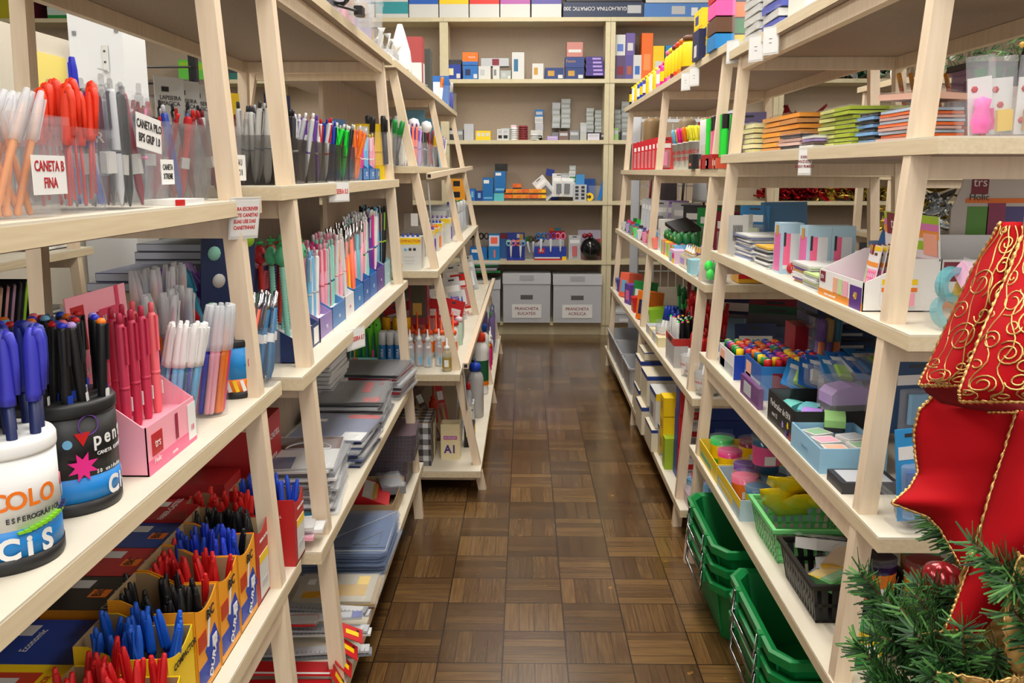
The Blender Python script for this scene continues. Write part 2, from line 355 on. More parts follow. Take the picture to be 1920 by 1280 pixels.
def cup(label, loc, r0, r1, h, m=CL, group=None, cat='cup', name='clear_cup', n=24, lip=.0015):
    mb = MB(); mb.lathe([(r0, 0), (r1, h-.004), (r1+lip, h-.004), (r1+lip, h), (r1-.0015, h), (r0-.0015, .002)], m, None, n)
    return tag(mb.build(name, None, loc), label, cat, group)
_pm = {}
PENP = {}
def pen_parts(kind, c1, c2, c3):
    """meshes of one pen, standing on z=0; the list holds (part name, mesh), the first is the pen's own body"""
    k = (kind, c1, c2, c3)
    if k in _pm: return _pm[k]
    out = []
    if kind == 'stick':      # ballpoint with its cap upwards
        a = MB().lathe([(.0025, 0), (.0042, .003), (.0042, .115), (.003, .118)], c1, None, 6); a.lathe([(.0018, .004), (.0018, .11)], c3, None, 5)
        a.lathe([(.0035, -.001), (.0035, .004)], c3, None, 6); out = [('pen', a)]
        b = MB().lathe([(.0058, .092), (.006, .1), (.0048, .135), (.0028, .149), (.002, .15)], c2, None, 8); b.box((0, -.0072, .122), (.003, .0025, .046), c2); out.append(('cap', b))
    elif kind == 'frost':    # ballpoint with a long clear cap
        a = MB().lathe([(.0025, 0), (.0042, .003), (.0042, .112), (.0022, .128), (.0008, .136)], c1, None, 6); out = [('pen', a)]
        b = MB().lathe([(.0062, .09), (.0064, .1), (.0052, .138), (.0036, .151), (.003, .152)], c2, None, 8); b.box((0, -.0076, .12), (.003, .002, .05), c2); out.append(('cap', b))
    elif kind == 'hook':     # pen with tall curved clip cap
        a = MB().lathe([(.0035, 0), (.005, .004), (.005, .095)], c1, None, 8); a.lathe([(.0022, .006), (.0022, .09)], c3, None, 5); out = [('pen', a)]
        b = MB().lathe([(.0068, .082), (.0072, .09), (.0072, .125), (.006, .142), (.0035, .150), (.001, .152)], c2, None, 10)
        b.tube([(0, -.002, .148), (0, -.006, .147), (0, -.0088, .138), (0, -.0092, .12), (0, -.0088, .092)], [.0056, .0052, .0044, .0038, .0026], c2, 6); out.append(('cap', b))
    elif kind == 'click':    # retractable pen
        a = MB().lathe([(.001, 0), (.002, .004), (.005, .02), (.0055, .05), (.0055, .132), (.0038, .136)], c1, None, 8); a.lathe([(.0057, .062), (.0057, .066)], c3, None, 8); out = [('pen', a)]
        b = MB().lathe([(.0032, .134), (.0032, .146), (.002, .148)], c2, None, 8); out.append(('button', b))
        d = MB().box((0, -.0075, .112), (.0032, .0014, .042), c3).box((0, -.006, .132), (.0032, .004, .002), c3); out.append(('clip', d))
    elif kind == 'lead':     # mechanical pencil
        a = MB().lathe([(.0008, 0), (.0012, .004), (.004, .014), (.0046, .03), (.0046, .118)], c1, None, 8); out = [('mechanical_pencil', a)]
        b = MB().lathe([(.0042, .117), (.0042, .128), (.0028, .129), (.0028, .142), (.002, .143)], c2, None, 8); out.append(('button', b))
        d = MB().box((0, -.0066, .104), (.003, .0012, .036), CHROME).box((0, -.005, .120), (.003, .004, .002), CHROME); out.append(('clip', d))
    elif kind == 'marker':
        a = MB().lathe([(.006, 0), (.0075, .003), (.0075, .09)], c1, None, 12); out = [('marker', a)]
        b = MB().lathe([(.0082, .085), (.0082, .125), (.0066, .134), (.003, .135)], c2, None, 12); b.box((0, -.0095, .11), (.004, .0025, .034), c2); out.append(('cap', b))
    elif kind == 'chisel':   # flat highlighter, cap up
        a = MB().cbox((0, 0, .04), (.026, .015, .08), c1, .005); out = [('highlighter', a)]
        b = MB().cbox((0, 0, .098), (.027, .016, .04), c2, .005); b.box((0, -.0095, .098), (.006, .003, .034), c2); out.append(('cap', b))
    elif kind == 'felt':     # fine pen, coloured end
        a = MB().lathe([(.003, 0), (.0052, .004), (.0056, .1), (.0060, .102), (.0060, .142), (.0052, .146)], c1, None, 10); a.box((0, -.0058, .055), (.007, .001, .03), c3); out = [('pen', a)]
        b = MB().lathe([(.0052, .144), (.0054, .148), (.003, .151)], c2, None, 10); b.box((0, -.0075, .125), (.0034, .0022, .042), c2 if kind == 'x' else c1); out.append(('end_plug', b))
    _pm[k] = [(nm, m.mesh(nm)) for nm, m in out]; return _pm[k]
def pen(kind, c, loc, rot, label, group, scale=1, parts=True, cat=None):
    c = tuple(c)+(c[-1],)*(3-len(c)); P = pen_parts(kind, *c[:3]); r = bpy.data.objects.new({'stick': 'ballpoint_pen', 'frost': 'clear_cap_pen', 'hook': 'capped_pen', 'click': 'click_pen', 'felt': 'fineliner_pen'}.get(kind, P[0][0]), P[0][1]); col.objects.link(r)
    r.location = loc; r.rotation_euler = rot
    if scale != 1: r.scale = (scale,)*3
    tag(r, label, cat or {'marker': 'marker', 'chisel': 'highlighter', 'lead': 'mechanical pencil', 'stick': 'ballpoint pen', 'frost': 'clear-capped pen', 'click': 'click pen', 'hook': 'capped pen', 'felt': 'fineliner'}.get(kind, 'pen'), group)
    for nm, me in P[1:]:
        o = bpy.data.objects.new(nm, me); col.objects.link(o); o.parent = r
    return r
def fill(cx, cy, z, dx, dy, nx, ny, kind, pal, label, group, lean=(0, 0), jit=.12, scale=1, spin=0, dz=.004):
    """pens standing in a holder; lean (rx, ry) tilts all, jit scatters"""
    out = []
    for i in range(nx):
        for j in range(ny):
            x = cx+(i+.5-nx/2)*dx/nx+R.uniform(-1, 1)*dx/nx*.15; y = cy+(j+.5-ny/2)*dy/ny+R.uniform(-1, 1)*dy/ny*.15
            rx, ry = lean[0]+R.gauss(0, jit), lean[1]+R.gauss(0, jit)
            s = scale*R.uniform(.97, 1.03); h = .07*s
            out.append(pen(kind, R.choice(pal), (x-math.sin(ry)*h*.6, y+math.sin(rx)*h*.6, z+.002+R.random()*dz), (rx, ry, spin+R.uniform(-.7, .7)), label, group, s))
    return out
def display(label, loc, dx, dy, hf, hb, c, rz, header=0, hc=None, front=(), back=(), texts=(), base=None, group=None, holes=0, tilt=.12, cat='display box', hw=1.0, side=(), name='counter_display'):
    """open card box, low front (-y), high back (+y), optional header card"""
    o = MB(); t = .002; x, y = dx/2, dy/2
    o.box((0, 0, t/2), (dx, dy, t), base or c); o.box((0, -y+t/2, hf/2), (dx, t, hf), c); o.box((0, y-t/2, hb/2), (dx, t, hb), c)
    for s in (-1, 1):
        A = Matrix(((0, 0, 1, s*x-(t if s > 0 else 0)), (1, 0, 0, 0), (0, 1, 0, 0), (0, 0, 0, 1)))
        o.prism([(-y, 0), (y, 0), (y, hb), (y*.3, hb), (-y+.004, hf), (-y, hf)], t, c, A)
    if holes: o.box((0, 0, hf*.8), (dx-2*t, dy-2*t, .002), base or c)
    for q, D in enumerate(front): decal(o, (dx, dy, hf), D[0], *D[1:6], off=.0002*q, roll=D[6] if len(D) > 6 else 0)
    r = tag(o.build(name, None, loc, rz), label, cat, group)
    if header:
        hm = MB(); w_ = dx*hw; d = (w_, .002, header)
        cc = hc or c; hm.box((0, 0, header/2), d, cc)
        for q, D in enumerate(back): decal(hm, d, '-y', *D[:5], off=.0002*q, roll=D[5] if len(D) > 5 else 0)
        h = hm.build('header_card', r, (0, y-.004, hb-.004)); h.rotation_euler = (tilt, 0, 0)
        for T_ in texts:
            if T_[0] == 'h': A, _, _ = faceT(d, '-y', T_[1], T_[2], .0015, T_[6] if len(T_) > 6 else 0); writing(T_[3], T_[4], T_[5], h, A)
    for T_ in texts:
        if T_[0] != 'h': A, _, _ = faceT((dx, dy, hf), T_[0], T_[1], T_[2], .0015, T_[6] if len(T_) > 6 else 0); writing(T_[3], T_[4], T_[5], r, A)
    return r
def canister(label, loc, r, h, body, band, lid, txt=(), n=32, decs=()):
    o = MB().lathe([(r*.97, 0), (r, .004), (r, h*.12)], 'black', None, n); o.lathe([(r*.985, h*.12), (r*.985, h*.34)], band, None, n)
    o.lathe([(r*.985, h*.34), (r*.985, h*.88)], body, None, n); o.lathe([(r*1.0, h*.88), (r*1.01, h*.9), (r*1.01, h*.97), (r*.97, h), (r*.2, h), (.002, h)], lid, None, n)
    k = tag(o.build('pen_canister', None, loc), label, 'pen canister')
    for ang, z, s, size, c in txt: curved(k, s, size, c, r*.992, ang, z)
    for ang, z, kind, sz, c in decs:
        T = Matrix.Rotation(ang, 4, 'Z') @ Matrix.Translation((r*.992, 0, z)) @ Matrix.Rotation(math.pi/2, 4, 'Y')
        m = MB(); n_ = {'star': 16, 'circle': 16, 'tri': 3, 'ring': 24}[kind]
        pts = [(sz*math.cos(2*math.pi*i/n_)*(1 if kind != 'star' or i % 2 else .5), sz*math.sin(2*math.pi*i/n_)*(1 if kind != 'star' or i % 2 else .5)) for i in range(n_)]
        if kind == 'ring': m.tube([(a, b, 0) for a, b in pts], .0007, c, 4, T, True)
        else: m.prism(pts, .0008, c, T)
        m.build('printed_shape', k)
    return k
def curved(parent, s, size, c, r, ang, z, bold=.02, adv=.66):
    """lettering set letter by letter round an upright cylinder, centred at angle ang, one object per word"""
    w_ = size*adv/r; a = ang-w_*(len(s)-1)/2
    for ch in s:
        if ch != ' ':
            T = Matrix.Rotation(a, 4, 'Z') @ Matrix.Translation((r, 0, z)) @ Matrix(((0, 0, 1, 0), (1, 0, 0, 0), (0, 1, 0, 0), (0, 0, 0, 1)))
            writing(ch, size, c, parent, T, bold=bold*(2 if size > .027 else 1), name='letter')
        a += w_
def notebook(label, loc, dx, dy, h, cover, rz=0, spiral='-y', group=None, edge='white'):
    o = MB().box((0, 0, h/2), (dx, dy, h), cover); o.box((.001, 0, h/2), (dx-.004, dy+.001, h-.004), edge)
    o.box((0, 0, h/2), (dx+.001, dy-.012, h-.004), edge)
    r = tag(o.build('notebook', None, loc, rz), label, 'notebook', group)
    m = MB(); n = 22
    for i in range(n):
        y = (i+.5-n/2)*dy*.94/n; m.tube([(-dx/2+.004+(h*.5+.003)*math.cos(a), y, h/2+(h*.5+.003)*math.sin(a)) for a in [q*math.pi/4 for q in range(8)]], .0008, 'black', 4, closed=True)
    m.build('spiral_binding', r); return r
def bumpy(dx, dy, nx, ny, amp, seed, hx=0):
    q = random.Random(seed); return [[((i/(nx-1)-.5)*dx+q.uniform(-1, 1)*hx, (j/(ny-1)-.5)*dy+q.uniform(-1, 1)*hx, q.uniform(0, amp)) for j in range(ny)] for i in range(nx)]
def pack(label, loc, dx, dy, h, inner, rz=0, group=None, wrap=WRAP, seed=1, cat='packet', name='plastic_packet', decs=(), texts=(), rot=None):
    """flat goods in a clear crinkled sleeve"""
    o = MB().box((0, 0, h*.45), (dx*.94, dy*.94, h*.8), inner)
    for q, D in enumerate(decs): decal(o, (dx*.94, dy*.94, h*.86), *D[:6], off=.0002*q)
    r = tag(o.build(name, None, loc, rz), label, cat, group)
    if rot: r.rotation_euler = rot
    for t in texts: T, _, _ = faceT((dx*.94, dy*.94, h*.86), t[0], t[1], t[2], .001, t[6] if len(t) > 6 else 0); writing(t[3], t[4], t[5], r, T)
    P = bumpy(dx, dy, 7, 7, h*.28+.001, seed, .002)
    MB().sheet([[(p[0], p[1], p[2]+h*.9) for p in row] for row in P], wrap, .0006).build('clear_sleeve', r)
    return r
def bottle(label, loc, r, h, body, cap, lab=None, nozzle=.03, group=None, cat='bottle', n=16, capr=None, txt=None, ribs=False):
    pr = [(r*.92, 0), (r, .004), (r, h*.72), (r*.85, h*.8), (r*.42, h*.87), (r*.4, h*.9)]
    if ribs: pr = [(r*.92, 0), (r, .004)]+[(r*(1 if i % 2 else .95), .01+h*.6*i/14) for i in range(15)]+[(r, h*.7), (r*.85, h*.8), (r*.42, h*.87), (r*.4, h*.9)]
    o = MB().lathe(pr, body, None, n)
    k = tag(o.build('bottle', None, loc), label, cat, group)
    if lab: 
        for z0, z1, c in lab: MB().lathe([(r*1.01, h*z0), (r*1.01, h*z1)], c, None, n, closed=False).build('label', k)
    cr = capr or r*.62
    MB().lathe([(cr, h*.86), (cr, h*.96), (cr*.7, h), (.004, h+.002), (.0022, h+nozzle), (.001, h+nozzle)], cap, None, 12).build('cap', k)
    return k
def tub(label, loc, r, h, c, lab='yellow', lidc=FROST, group=None):
    o = MB().lathe([(r*.82, 0), (r*.95, h)], c, None, 24); k = tag(o.build('slime_tub', None, loc), label, 'tub', group)
    MB().lathe([(r*.862, h*.22), (r*.935, h*.78)], lab, None, 24, closed=False).build('label', k)
    MB().lathe([(r, h-.006), (r*1.03, h-.004), (r*1.03, h+.006), (r*.96, h+.008), (r*.94, h+.003), (.001, h+.003)], lidc, None, 24).build('lid', k)
    MB().box((0, -r*.93, h*.4), (r*.7, .001, h*.26), 'white').build('price_sticker', k)
    return k
def blister(label, loc, w_, h, c, rz=0, tilt=0, group=None, item=None, txt=None, cat='blister pack', lean=0):
    """hanging card with a clear bubble; local front is -y"""
    o = MB().box((0, 0, h/2), (w_, .0012, h), c); o.box((0, -.0009, h*.93), (w_*.35, .0006, h*.04), 'dark')
    o.box((0, -.0008, h*.74), (w_*.8, .0006, h*.14), 'white')
    r = tag(o.build('blister_card', None, loc, rz), label, cat, group); r.rotation_euler = (tilt, lean, rz)
    b = MB().cbox((0, -.009, h*.34), (w_*.76, .016, h*.56), WRAP, .006); b.build('clear_bubble', r)
    if item: MB().cbox((0, -.008, h*.34), (w_*.4, .010, h*.42), item, .004).build('packed_item', r)
    if txt: T, _, _ = faceT((w_, .0012, h), '-y', .5, .74, .0016); writing(txt[0], txt[1], txt[2], r, T)
    return r
def price_tag(label, p, w_, h, lines, c, rz, size=.012, tilt=0):
    o = MB().box((0, 0, -h/2), (w_, .002, h), 'offw'); o.box((0, -.0012, -h/2), (w_*.92, .0006, h*.86), 'white')
    r = tag(o.build('price_tag', None, p, rz), label, 'price tag'); r.rotation_euler = (tilt, 0, rz)
    n = len(lines)
    for i, s in enumerate(lines): writing(s, size, c, r, Matrix.Translation((0, -.0018, -h/2+(n/2-.5-i)*size*1.2)) @ Matrix.Rotation(math.pi/2, 4, 'X'), bold=.02, sx=.8)
    return r
H = math.pi/2
# ================================================================ left units: pens on the eye-level shelf
zA, zB = 1.155, 1.175
def YL(px, py, X): return SX(px, py, X).y
def lbin(label, pa, pb, rim, z=zA, X=-.472, dx=.10, m=CL, py=380, name='clear_bin', r=.008, taper=.88, rimw=.008, hmul=1):
    y0, y1 = YL(pa, py, X), YL(pb, py, X); h = (SX(pb, rim, X).z-z)*hmul
    return bin_(label, (X-dx/2, (y0+y1)/2, z), dx, (y1-y0)*.99, h, m, taper, rimw, name=name, r=r), (y0+y1)/2, y1-y0, h
b, cy, dy, h = lbin('clear bin of orange ballpoints with a red lettered card, at the photo left edge', -40, 140, 222, m=FROST)
T, _, _ = faceT((.10, dy*.94, h), '+x', .72, .42, .002); card_at(b, (.064, .038), ['CANETA B', 'FINA'], .0125, (180, 24, 40), T)
g = 'frost capped orange ballpoints in the first bin'
for i in range(34):
    f = i/33; y = .845+.125*f; x = -.565+.07*((i*7) % 5)/4; rx = .38+.08*R.uniform(-1, 1) if i < 17 else -.3
    pen('frost', [(244, 160, 90), 'fcap', R.choice(['blue', 'red', 'black', 'blue'])], (x, y-.05*(rx < 0), zA+.003), (rx, R.uniform(-.1, .1), R.uniform(2.4, 3.8)), 'fine orange ballpoint with a frosted clear cap, in the first bin', g, .86)
b, cy, dy, h = lbin('clear bin of orange-red and blue capped pens', 146, 222, 246)
for i in range(12): pen('hook', ['clear', 'rpen', 'red'], (-.487-.028*(i//6), cy-.036+.0125*(i % 6), zA+.004+.006*(i % 3)), (R.gauss(0, .05), R.gauss(0, .04), 1.3+R.uniform(-.3, .3)), 'pen with a tall orange-red cap in the second bin', 'orange-red capped pens', .84)
for i in range(4): pen('hook', ['clear', 'bpen', 'blue'], (-.485-.022*(i//2), cy+.030+.012*(i % 2), zA+.004), (-.10+R.gauss(0, .03), R.gauss(0, .04), 1.4), 'pen with a tall blue cap beside the orange-red capped pens', 'blue capped pens', .84)
b, cy, dy, h = lbin('taller clear bin of dark grip pens with a tilted white label card', 228, 305, 184)
T, _, _ = faceT((.10, dy*.94, h), '+x', .72, .66, .003, -.1); card_at(b, (.075, .042), ['CANETA PILO', 'BPS GRIP 1.0'], .0125, 'black', T)
T, _, _ = faceT((.10, dy*.94, h), '-y', .6, .6, .003); writing('FABER', .018, 'cream', b, T)
fill(-.52, cy, zA, .08, dy*.85, 4, 6, 'click', [('black', 'cl_dark', 'clear'), ('cl_dark', 'cl_grey', 'clear'), ('wine', 'clear', 'clear'), ('dark', 'clear', 'cl_dark'), ('silver', 'cl_dark', 'dark')], 'dark grip pen in the tall labelled bin', 'dark grip pens', (0, 0), .06, 1.0)
for o_ in [x for x in col.objects if x.get('group') == 'dark grip pens'][::2]: MB().box((0, 0, .05), (.0125, .0125, .024), 'offw').build('price_sticker', o_)
pen('frost', ['clear', 'bpen', 'blue'], (-.53, cy-.03, zA+.025), (.02, 0, 0), 'single clear pen with a blue plug standing above the dark grip pens', None)
b, cy, dy, h = lbin('small clear bin with a narrow black lettered label, behind the tall bin', 303, 330, 240, X=-.50, dx=.09)
T, _, _ = faceT((.09, dy*.94, h), '+x', .4, .42, .003); card_at(b, (.045, .034), ['CANETA', 'XTREME'], .0095, 'black', T)
fill(-.55, cy, zA, .05, dy*.8, 2, 2, 'click', [('clear', 'cl_grey', 'pink')], 'clear pen in the small labelled bin', 'clear pens in the small bin', (0, 0), .06, .95)
p = SZ(345, 366, zA+.003); o = MB().box((0, 0, .004), (.05, .09, .008), 'white').box((.022, -.04, .004), (.008, .014, .0084), 'red').build('note_pad', None, (-.487, 1.28, zA)); tag(o, 'white paper pad with a red corner lying at the shelf edge', 'note pad')
b, cy, dy, h = lbin('wide grey-tinted clear bin of red and black pens', 322, 418, 242, X=-.51, dx=.12, m=clear((170, 172, 176), 'greybin', .2), r=.012, taper=.8)
fill(-.57, cy, zA, .09, dy*.7, 4, 6, 'click', [('cl_red', 'red', 'clear'), ('dark', 'clear', 'clear'), ('blue', 'silver', 'clear'), ('red', 'clear', 'red')], 'red or black grip pen in the grey-tinted bin', 'pens in the grey-tinted bin', (.15, 0), .16, .95)
b, cy, dy, h = lbin('clear bin with a black lettered label between the two front posts', 428, 464, 240, X=-.51, m=clear((190, 190, 192), 'greybin2', .18), r=.01)
T, _, _ = faceT((.10, dy*.94, h), '+x', .5, .42, .003); card_at(b, (dy*.8, .045), ['NETA U', 'KUBO 0'], .0135, 'black', T)
fill(-.56, cy, zA, .07, dy*.8, 3, 3, 'click', [('wine', 'red', 'clear'), ('clear', 'blue', 'silver'), ('silver', 'wine', 'white')], 'red or silver pen in the bin between the posts', 'pens between the posts', (.1, 0), .15, .98)
b, cy, dy, h = lbin('narrow tall clear bin of dark red pens beside the second post', 468, 486, 228, X=-.53, m=clear((190, 170, 160), 'redbin', .2))
fill(-.57, cy, zA, .05, .05, 2, 2, 'click', [('cl_red', 'wine', 'wine')], 'dark red pen in the narrow bin', 'dark red pens', (0, 0), .06, 1.0)
for o_ in [x for x in col.objects if x.get('group') in ('pens in the grey-tinted bin', 'pens between the posts')][::3]: MB().box((0, 0, .06), (.0125, .0125, .018), 'offw').build('price_sticker', o_)
# rear row of upright pens
for k, (px_, c, nm) in enumerate([(14, ('clear', 'red', 'red'), 'red'), (42, ('clear', 'black', 'black'), 'black'), (80, ('clear', 'blue', 'blue'), 'blue'), (104, ('dark', 'black', 'black'), 'black'), (128, ('clear', 'blue', 'blue'), 'blue'), (150, ('clear', 'blue', 'blue'), 'blue'), (165, ('cl_red', 'red', 'red'), 'red')]):
    X = -.70; y = YL(px_, 200, X)
    bn = bin_('clear bin of upright %s capped pens in the rear row, %s' % (nm, ['one', 'two', 'three', 'four', 'five', 'six', 'seven'][k]), (X, y, zA), .09, .075, .105)
    fill(X, y, zA, .06, .06, 3, 3, 'hook', [c], '%s capped pen in rear bin %s' % (nm, ['one', 'two', 'three', 'four', 'five', 'six', 'seven'][k]), 'rear row pens %d' % k, (0, 0), .12, .92)
for i, px_ in enumerate((318, 345, 370, 395)):
    X = -.74; y = YL(px_, 180, X); k = i
    o = MB().box((0, 0, .06), (.003, .075, .12), 'offw').build('hanging_card', None, (X+.004*i, y, zA+.118), -.5)
    tag(o, ['white hanging card lettered for magic pencils, foremost of the row', 'second white hanging card behind the magic pencil card', 'third white hanging card, partly behind the post', 'white hanging card nearest the second post'][i], 'card')
    T, _, _ = faceT((.003, .075, .12), '+x', .5, .6, .001); writing('LAPISEIRA\nMAGICA', .0125, 'dark', o, T); 
    MB().box((.002, -.012, .095), (.001, .018, .010), 'black').build('printed_mark', o)
    if i: continue
for i in range(14): pen('click', ['cl_red' if i % 2 else 'dark', 'red' if i % 3 else 'silver', 'clear'], (-.68+.03*(i % 2), 1.36+.028*i, zA+.012), (R.gauss(0, .08), R.gauss(0, .08), R.uniform(0, 6)), 'red or dark pen in the loose rear row near the posts', 'rear pens near the posts')
bin_('long clear tray under the rear red pens', (-.665, 1.545, zA), .09, .42, .06, taper=.95)
carton('counter_display', 'yellow hanging display card with a purple panel, between the posts', 'card', (-.60, 1.87, zA+.10), (.004, .07, .10), 'yellow', [('+x', .1, .05, .9, .4, 'purple')], rz=-.6)
# B: dark narrow bins with mechanical pencils
edges = [512, 533, 553, 575, 594, 612, 629, 641, 655, 668, 681]
cols = [(('offw', 'dark', 'silver'), 'white'), (('black', 'silver', 'silver'), 'black'), (('dark', 'black', 'white'), 'dark'), (('silver', 'white', 'purple'), 'silver'), (('purple', 'purple', 'silver'), 'purple'),
    (('offw', 'red', 'red'), 'red'), (('blue', 'blue', 'navy'), 'blue'), (('neon', 'white', 'green'), 'green'), (('dark', 'silver', 'dark'), 'black and silver'), (('orange', 'white', 'orange'), 'orange')]
X = -.47
for i in range(10):
    y0, y1 = YL(edges[i], 300, X), YL(edges[i+1], 300, X)
    nm = cols[i][1]
    b = bin_('%s narrow bin of %s mechanical pencils' % ('smoke-tinted' if i < 9 else 'clear', nm), (X-.045, (y0+y1)/2, zB), .09, (y1-y0)*.97, .092, SMOKE if i < 9 else CL, .95, 0, r=.006)
    fill(X-.045, (y0+y1)/2, zB, .07, (y1-y0)*.8, 3, 3, 'click', [cols[i][0]], '%s mechanical pencil in its narrow bin' % nm, '%s mechanical pencils' % nm, (.08, 0), .10, 1.0, 1.5)
    if i in (3, 4): tag(MB().box((0, 0, .005), (.03, .03, .012), 'white').build('white_eraser', None, (X-.02, (y0+y1)/2, zB+.093)), 'white block on top of the %s pencil bin' % nm, 'eraser')
y = YL(697, 300, X); ty = (YL(714, 300, X)-YL(680, 300, X))
for i, c in enumerate([('hot', 'hot'), ('sky', 'sky'), ('rosy', 'yellow')]):
    yy = YL(683, 300, X)+ty*(i+.5)/3
    d = display('blue card tray of %s pens near the yellow boxes' % ['hot pink', 'pale blue', 'pink and yellow'][i], (X-.045, yy, zB), ty/3*.95, .08, .035, .075, (40, 110, 180), H, texts=[('-y', .5, .5, 'CIS', .018, 'white')])
    fill(X-.045, yy, zB, .06, ty/3*.7, 3, 3, 'click', [(c[0], c[1], 'white')], '%s click pen in a blue card tray' % ['hot pink', 'pale blue', 'pink'][i], 'tray pens %d' % i, (0, 0), .03, .95)
for i in range(4):
    carton('carton', 'bright yellow box, %s of the stack beside the third post' % ['lowest', 'second lowest', 'second highest', 'highest'][i], 'box', (-.505-.004*(i % 2), 3.02+.07*(1 if i % 2 else .95), zB+.0445*i), (.09, .12, .044), 'yellow', [('-y', .1, .2, .5, .8, 'white')])
# rear row on B
for i in range(26):
    y = 1.80+.048*i; c = [('black', 'dark', 'silver'), ('dark', 'green', 'silver'), ('navy', 'navy', 'silver'), ('wine', 'black', 'silver')][i % 4 if i > 8 else 0]
    pen('click', c, (-.70+.03*(i % 2), y, zB+.012), (R.gauss(0, .08), R.gauss(0, .08), R.uniform(0, 6)), 'dark pen in the rear row behind the narrow bins', 'dark pens behind the narrow bins')
bin_('long smoke-tinted tray of dark pens behind the narrow bins', (-.685, 2.40, zB), .10, 1.28, .07, SMOKE, taper=.97)
for px_, py_, c, lb, hh in ((520, 190, 'navy', 'navy blue card with a red corner above the dark bins', .11), (630, 207, (80, 120, 180), 'pale blue header card above the green pencils', .09)):
    y = YL(px_, py_, -.62); q = carton('header_card', lb, 'card', (-.62, y, zB+.105), (.003, .10, hh), c, [('+x', .05, .7, .3, 1, 'red')] if c == 'navy' else [], [('+x', .6, .45, 'trs' if c == 'navy' else 'CIS', .022, 'white')], rz=-.4)
# price tags on the left edges
t = price_tag('clear sleeve price tag for pencils on the upper shelf edge', (-.4275, YL(633, 345, -.43), 1.178), .085, .046, ['LAPISEIRA 0.5'], 'red', 1.2, .0155)
t = price_tag('price tag in red lettering on the lower shelf edge', (-.405, YL(662, 600, -.41), .832), .082, .05, ['LAPISEIRA 0.7'], 'red', 1.2, .0155)
t = price_tag('tilted sheet of red lettering taped to the front post', (-.447, 1.475, 1.16), .058, .068, ['PARA ESCREVER', 'TESTE CANETAS', 'SUAS USE DAS', 'CANETINHAS'], 'red', .95, .0085, .2)
# C: upper shelf bins (z 1.22)
X = -.43; zC = 1.22
cc = [('black', 'black', 'green'), ('dark', 'green', 'green'), ('white', 'black', 'white'), ('offw', 'purple', 'silver'), ('coral', 'purple', 'blue'), ('lilac', 'offw', 'purple'), ('black', 'gold', 'silver'), ('wine', 'red', 'dark'), ('black', 'yellow', 'yellow'), ('offw', 'lilac', 'purple')]
nmz = ['black and green', 'dark green', 'white and black', 'white and purple', 'coral', 'lilac', 'black and gold', 'dark red', 'black and yellow', 'white and lilac']
ed = [734, 750, 765, 776, 786, 796, 806, 816, 826, 838, 848]
for i in range(10):
    y0, y1 = YL(ed[i], 290, X), YL(ed[i+1], 290, X); dy = min(.14, (y1-y0)*.9); yc = y0+.5*dy
    bin_('tall clear bin of %s novelty pens on the far left unit' % nmz[i], (X-.05, yc, zC), .10, dy, .105 if i < 9 else .06, CL, .9, .004)
    fill(X-.05, yc, zC, .08, dy*.8, 2, 3, 'marker' if i in (0, 1, 8) else 'click', [cc[i]], '%s novelty pen in a tall bin on the far left unit' % nmz[i], '%s novelty pens' % nmz[i], (0, 0), .09, 1.15)
for i in range(3): carton('hanging_card', 'pale blue card, %s of three standing behind the novelty pens' % ['largest', 'middle', 'smallest'][i], 'card', (-.60+.03*i, 5.0+.25*i, zC+.002), (.13-.02*i, .004, .30-.03*i), 'sky', [('-y', .2, .3, .7, .45, 'peach')])
for i in range(3):
    o = MB().lathe([(.001, 0), (.02, .006), (.026, .026), (.019, .046), (.001, .052)], 'white', None, 12); tag(o.build('plush_topper', None, (-.50+.03*i, 3.72+.22*i, zC+.15)), 'small white plush topper, %s above the novelty pen bins' % ['nearest', 'middle', 'farthest'][i], 'plush toy')
# fold-down bars along the far left unit
for z0, z1, ya, yb, lb in ((1.185, 1.225, 3.42, 5.95, 'upper'), (.50, .495, 3.28, 6.05, 'lower')):
    x0 = -.162-.2*z0+.045; o = empty('folding_bar', (x0, ya, 0), 'pale square bar along the %s front edge of the far left unit' % lb, 'bar', 'folding bars')
    MB().bar((0, 0, z0), (.008, yb-ya, z1), .02, .022, PINE).build('bar', o)
    MB().box((0, -.0005, z0), (.012, .003, .012), 'black').build('end_plug', o)
    MB().tube([(-.012, .03, z0), (-.006, .05, z0-.09), (.0, .05, z0-.18)], .003, 'silver', 6).build('metal_stay', o)
# ================================================================ left units, shelf at .83
z = .83
k = canister('white canister of navy ballpoints with a blue band, at the photo left edge', (-.508, .835, z), .054, .125, 'white', (20, 130, 210), 'white',
    [(-.62, .070, 'COLO', .024, 'orange'), (-.42, .052, 'ESFEROGRÁFICA', .007, 'dark'), (-.62, .024, 'CiS', .028, 'white')], 48,
    [(-.02, .044, 'tri', .001, 'green'), (.5, .072, 'ring', .006, 'rose'), (.62, .06, 'ring', .008, 'silver'), (.75, .07, 'ring', .004, 'green')])
o = MB(); 
for a in range(12): o.box((0, 0, 0), (.004, .0115, .0022), (130, 200, 40) if a < 9 else 'navy', Matrix.Rotation(-.7+a*.1, 4, 'Z') @ Matrix.Translation((.0545, 0, .040+.0008*a)))
o.build('printed_stripe', k)
for i in range(15):
    a = 2*math.pi*i/10; r = .040 if i < 10 else .018; c = [('navy', 'bpen', 'navy'), ('navy', 'navy', 'bpen'), ((110, 150, 190), 'orange', 'silver')][0 if i % 5 else (1 if i % 2 else 2)]
    pen('hook', ['navy', (36, 50, 150) if i % 3 else (60, 60, 190), 'navy'], (-.508+r*math.cos(a), .835+r*math.sin(a), z+.075), (R.gauss(0, .03), R.gauss(0, .03), 1.57+R.uniform(-.5, .5)), 'navy ballpoint standing in the white lettered canister', 'navy ballpoints in the white canister', 1.0)
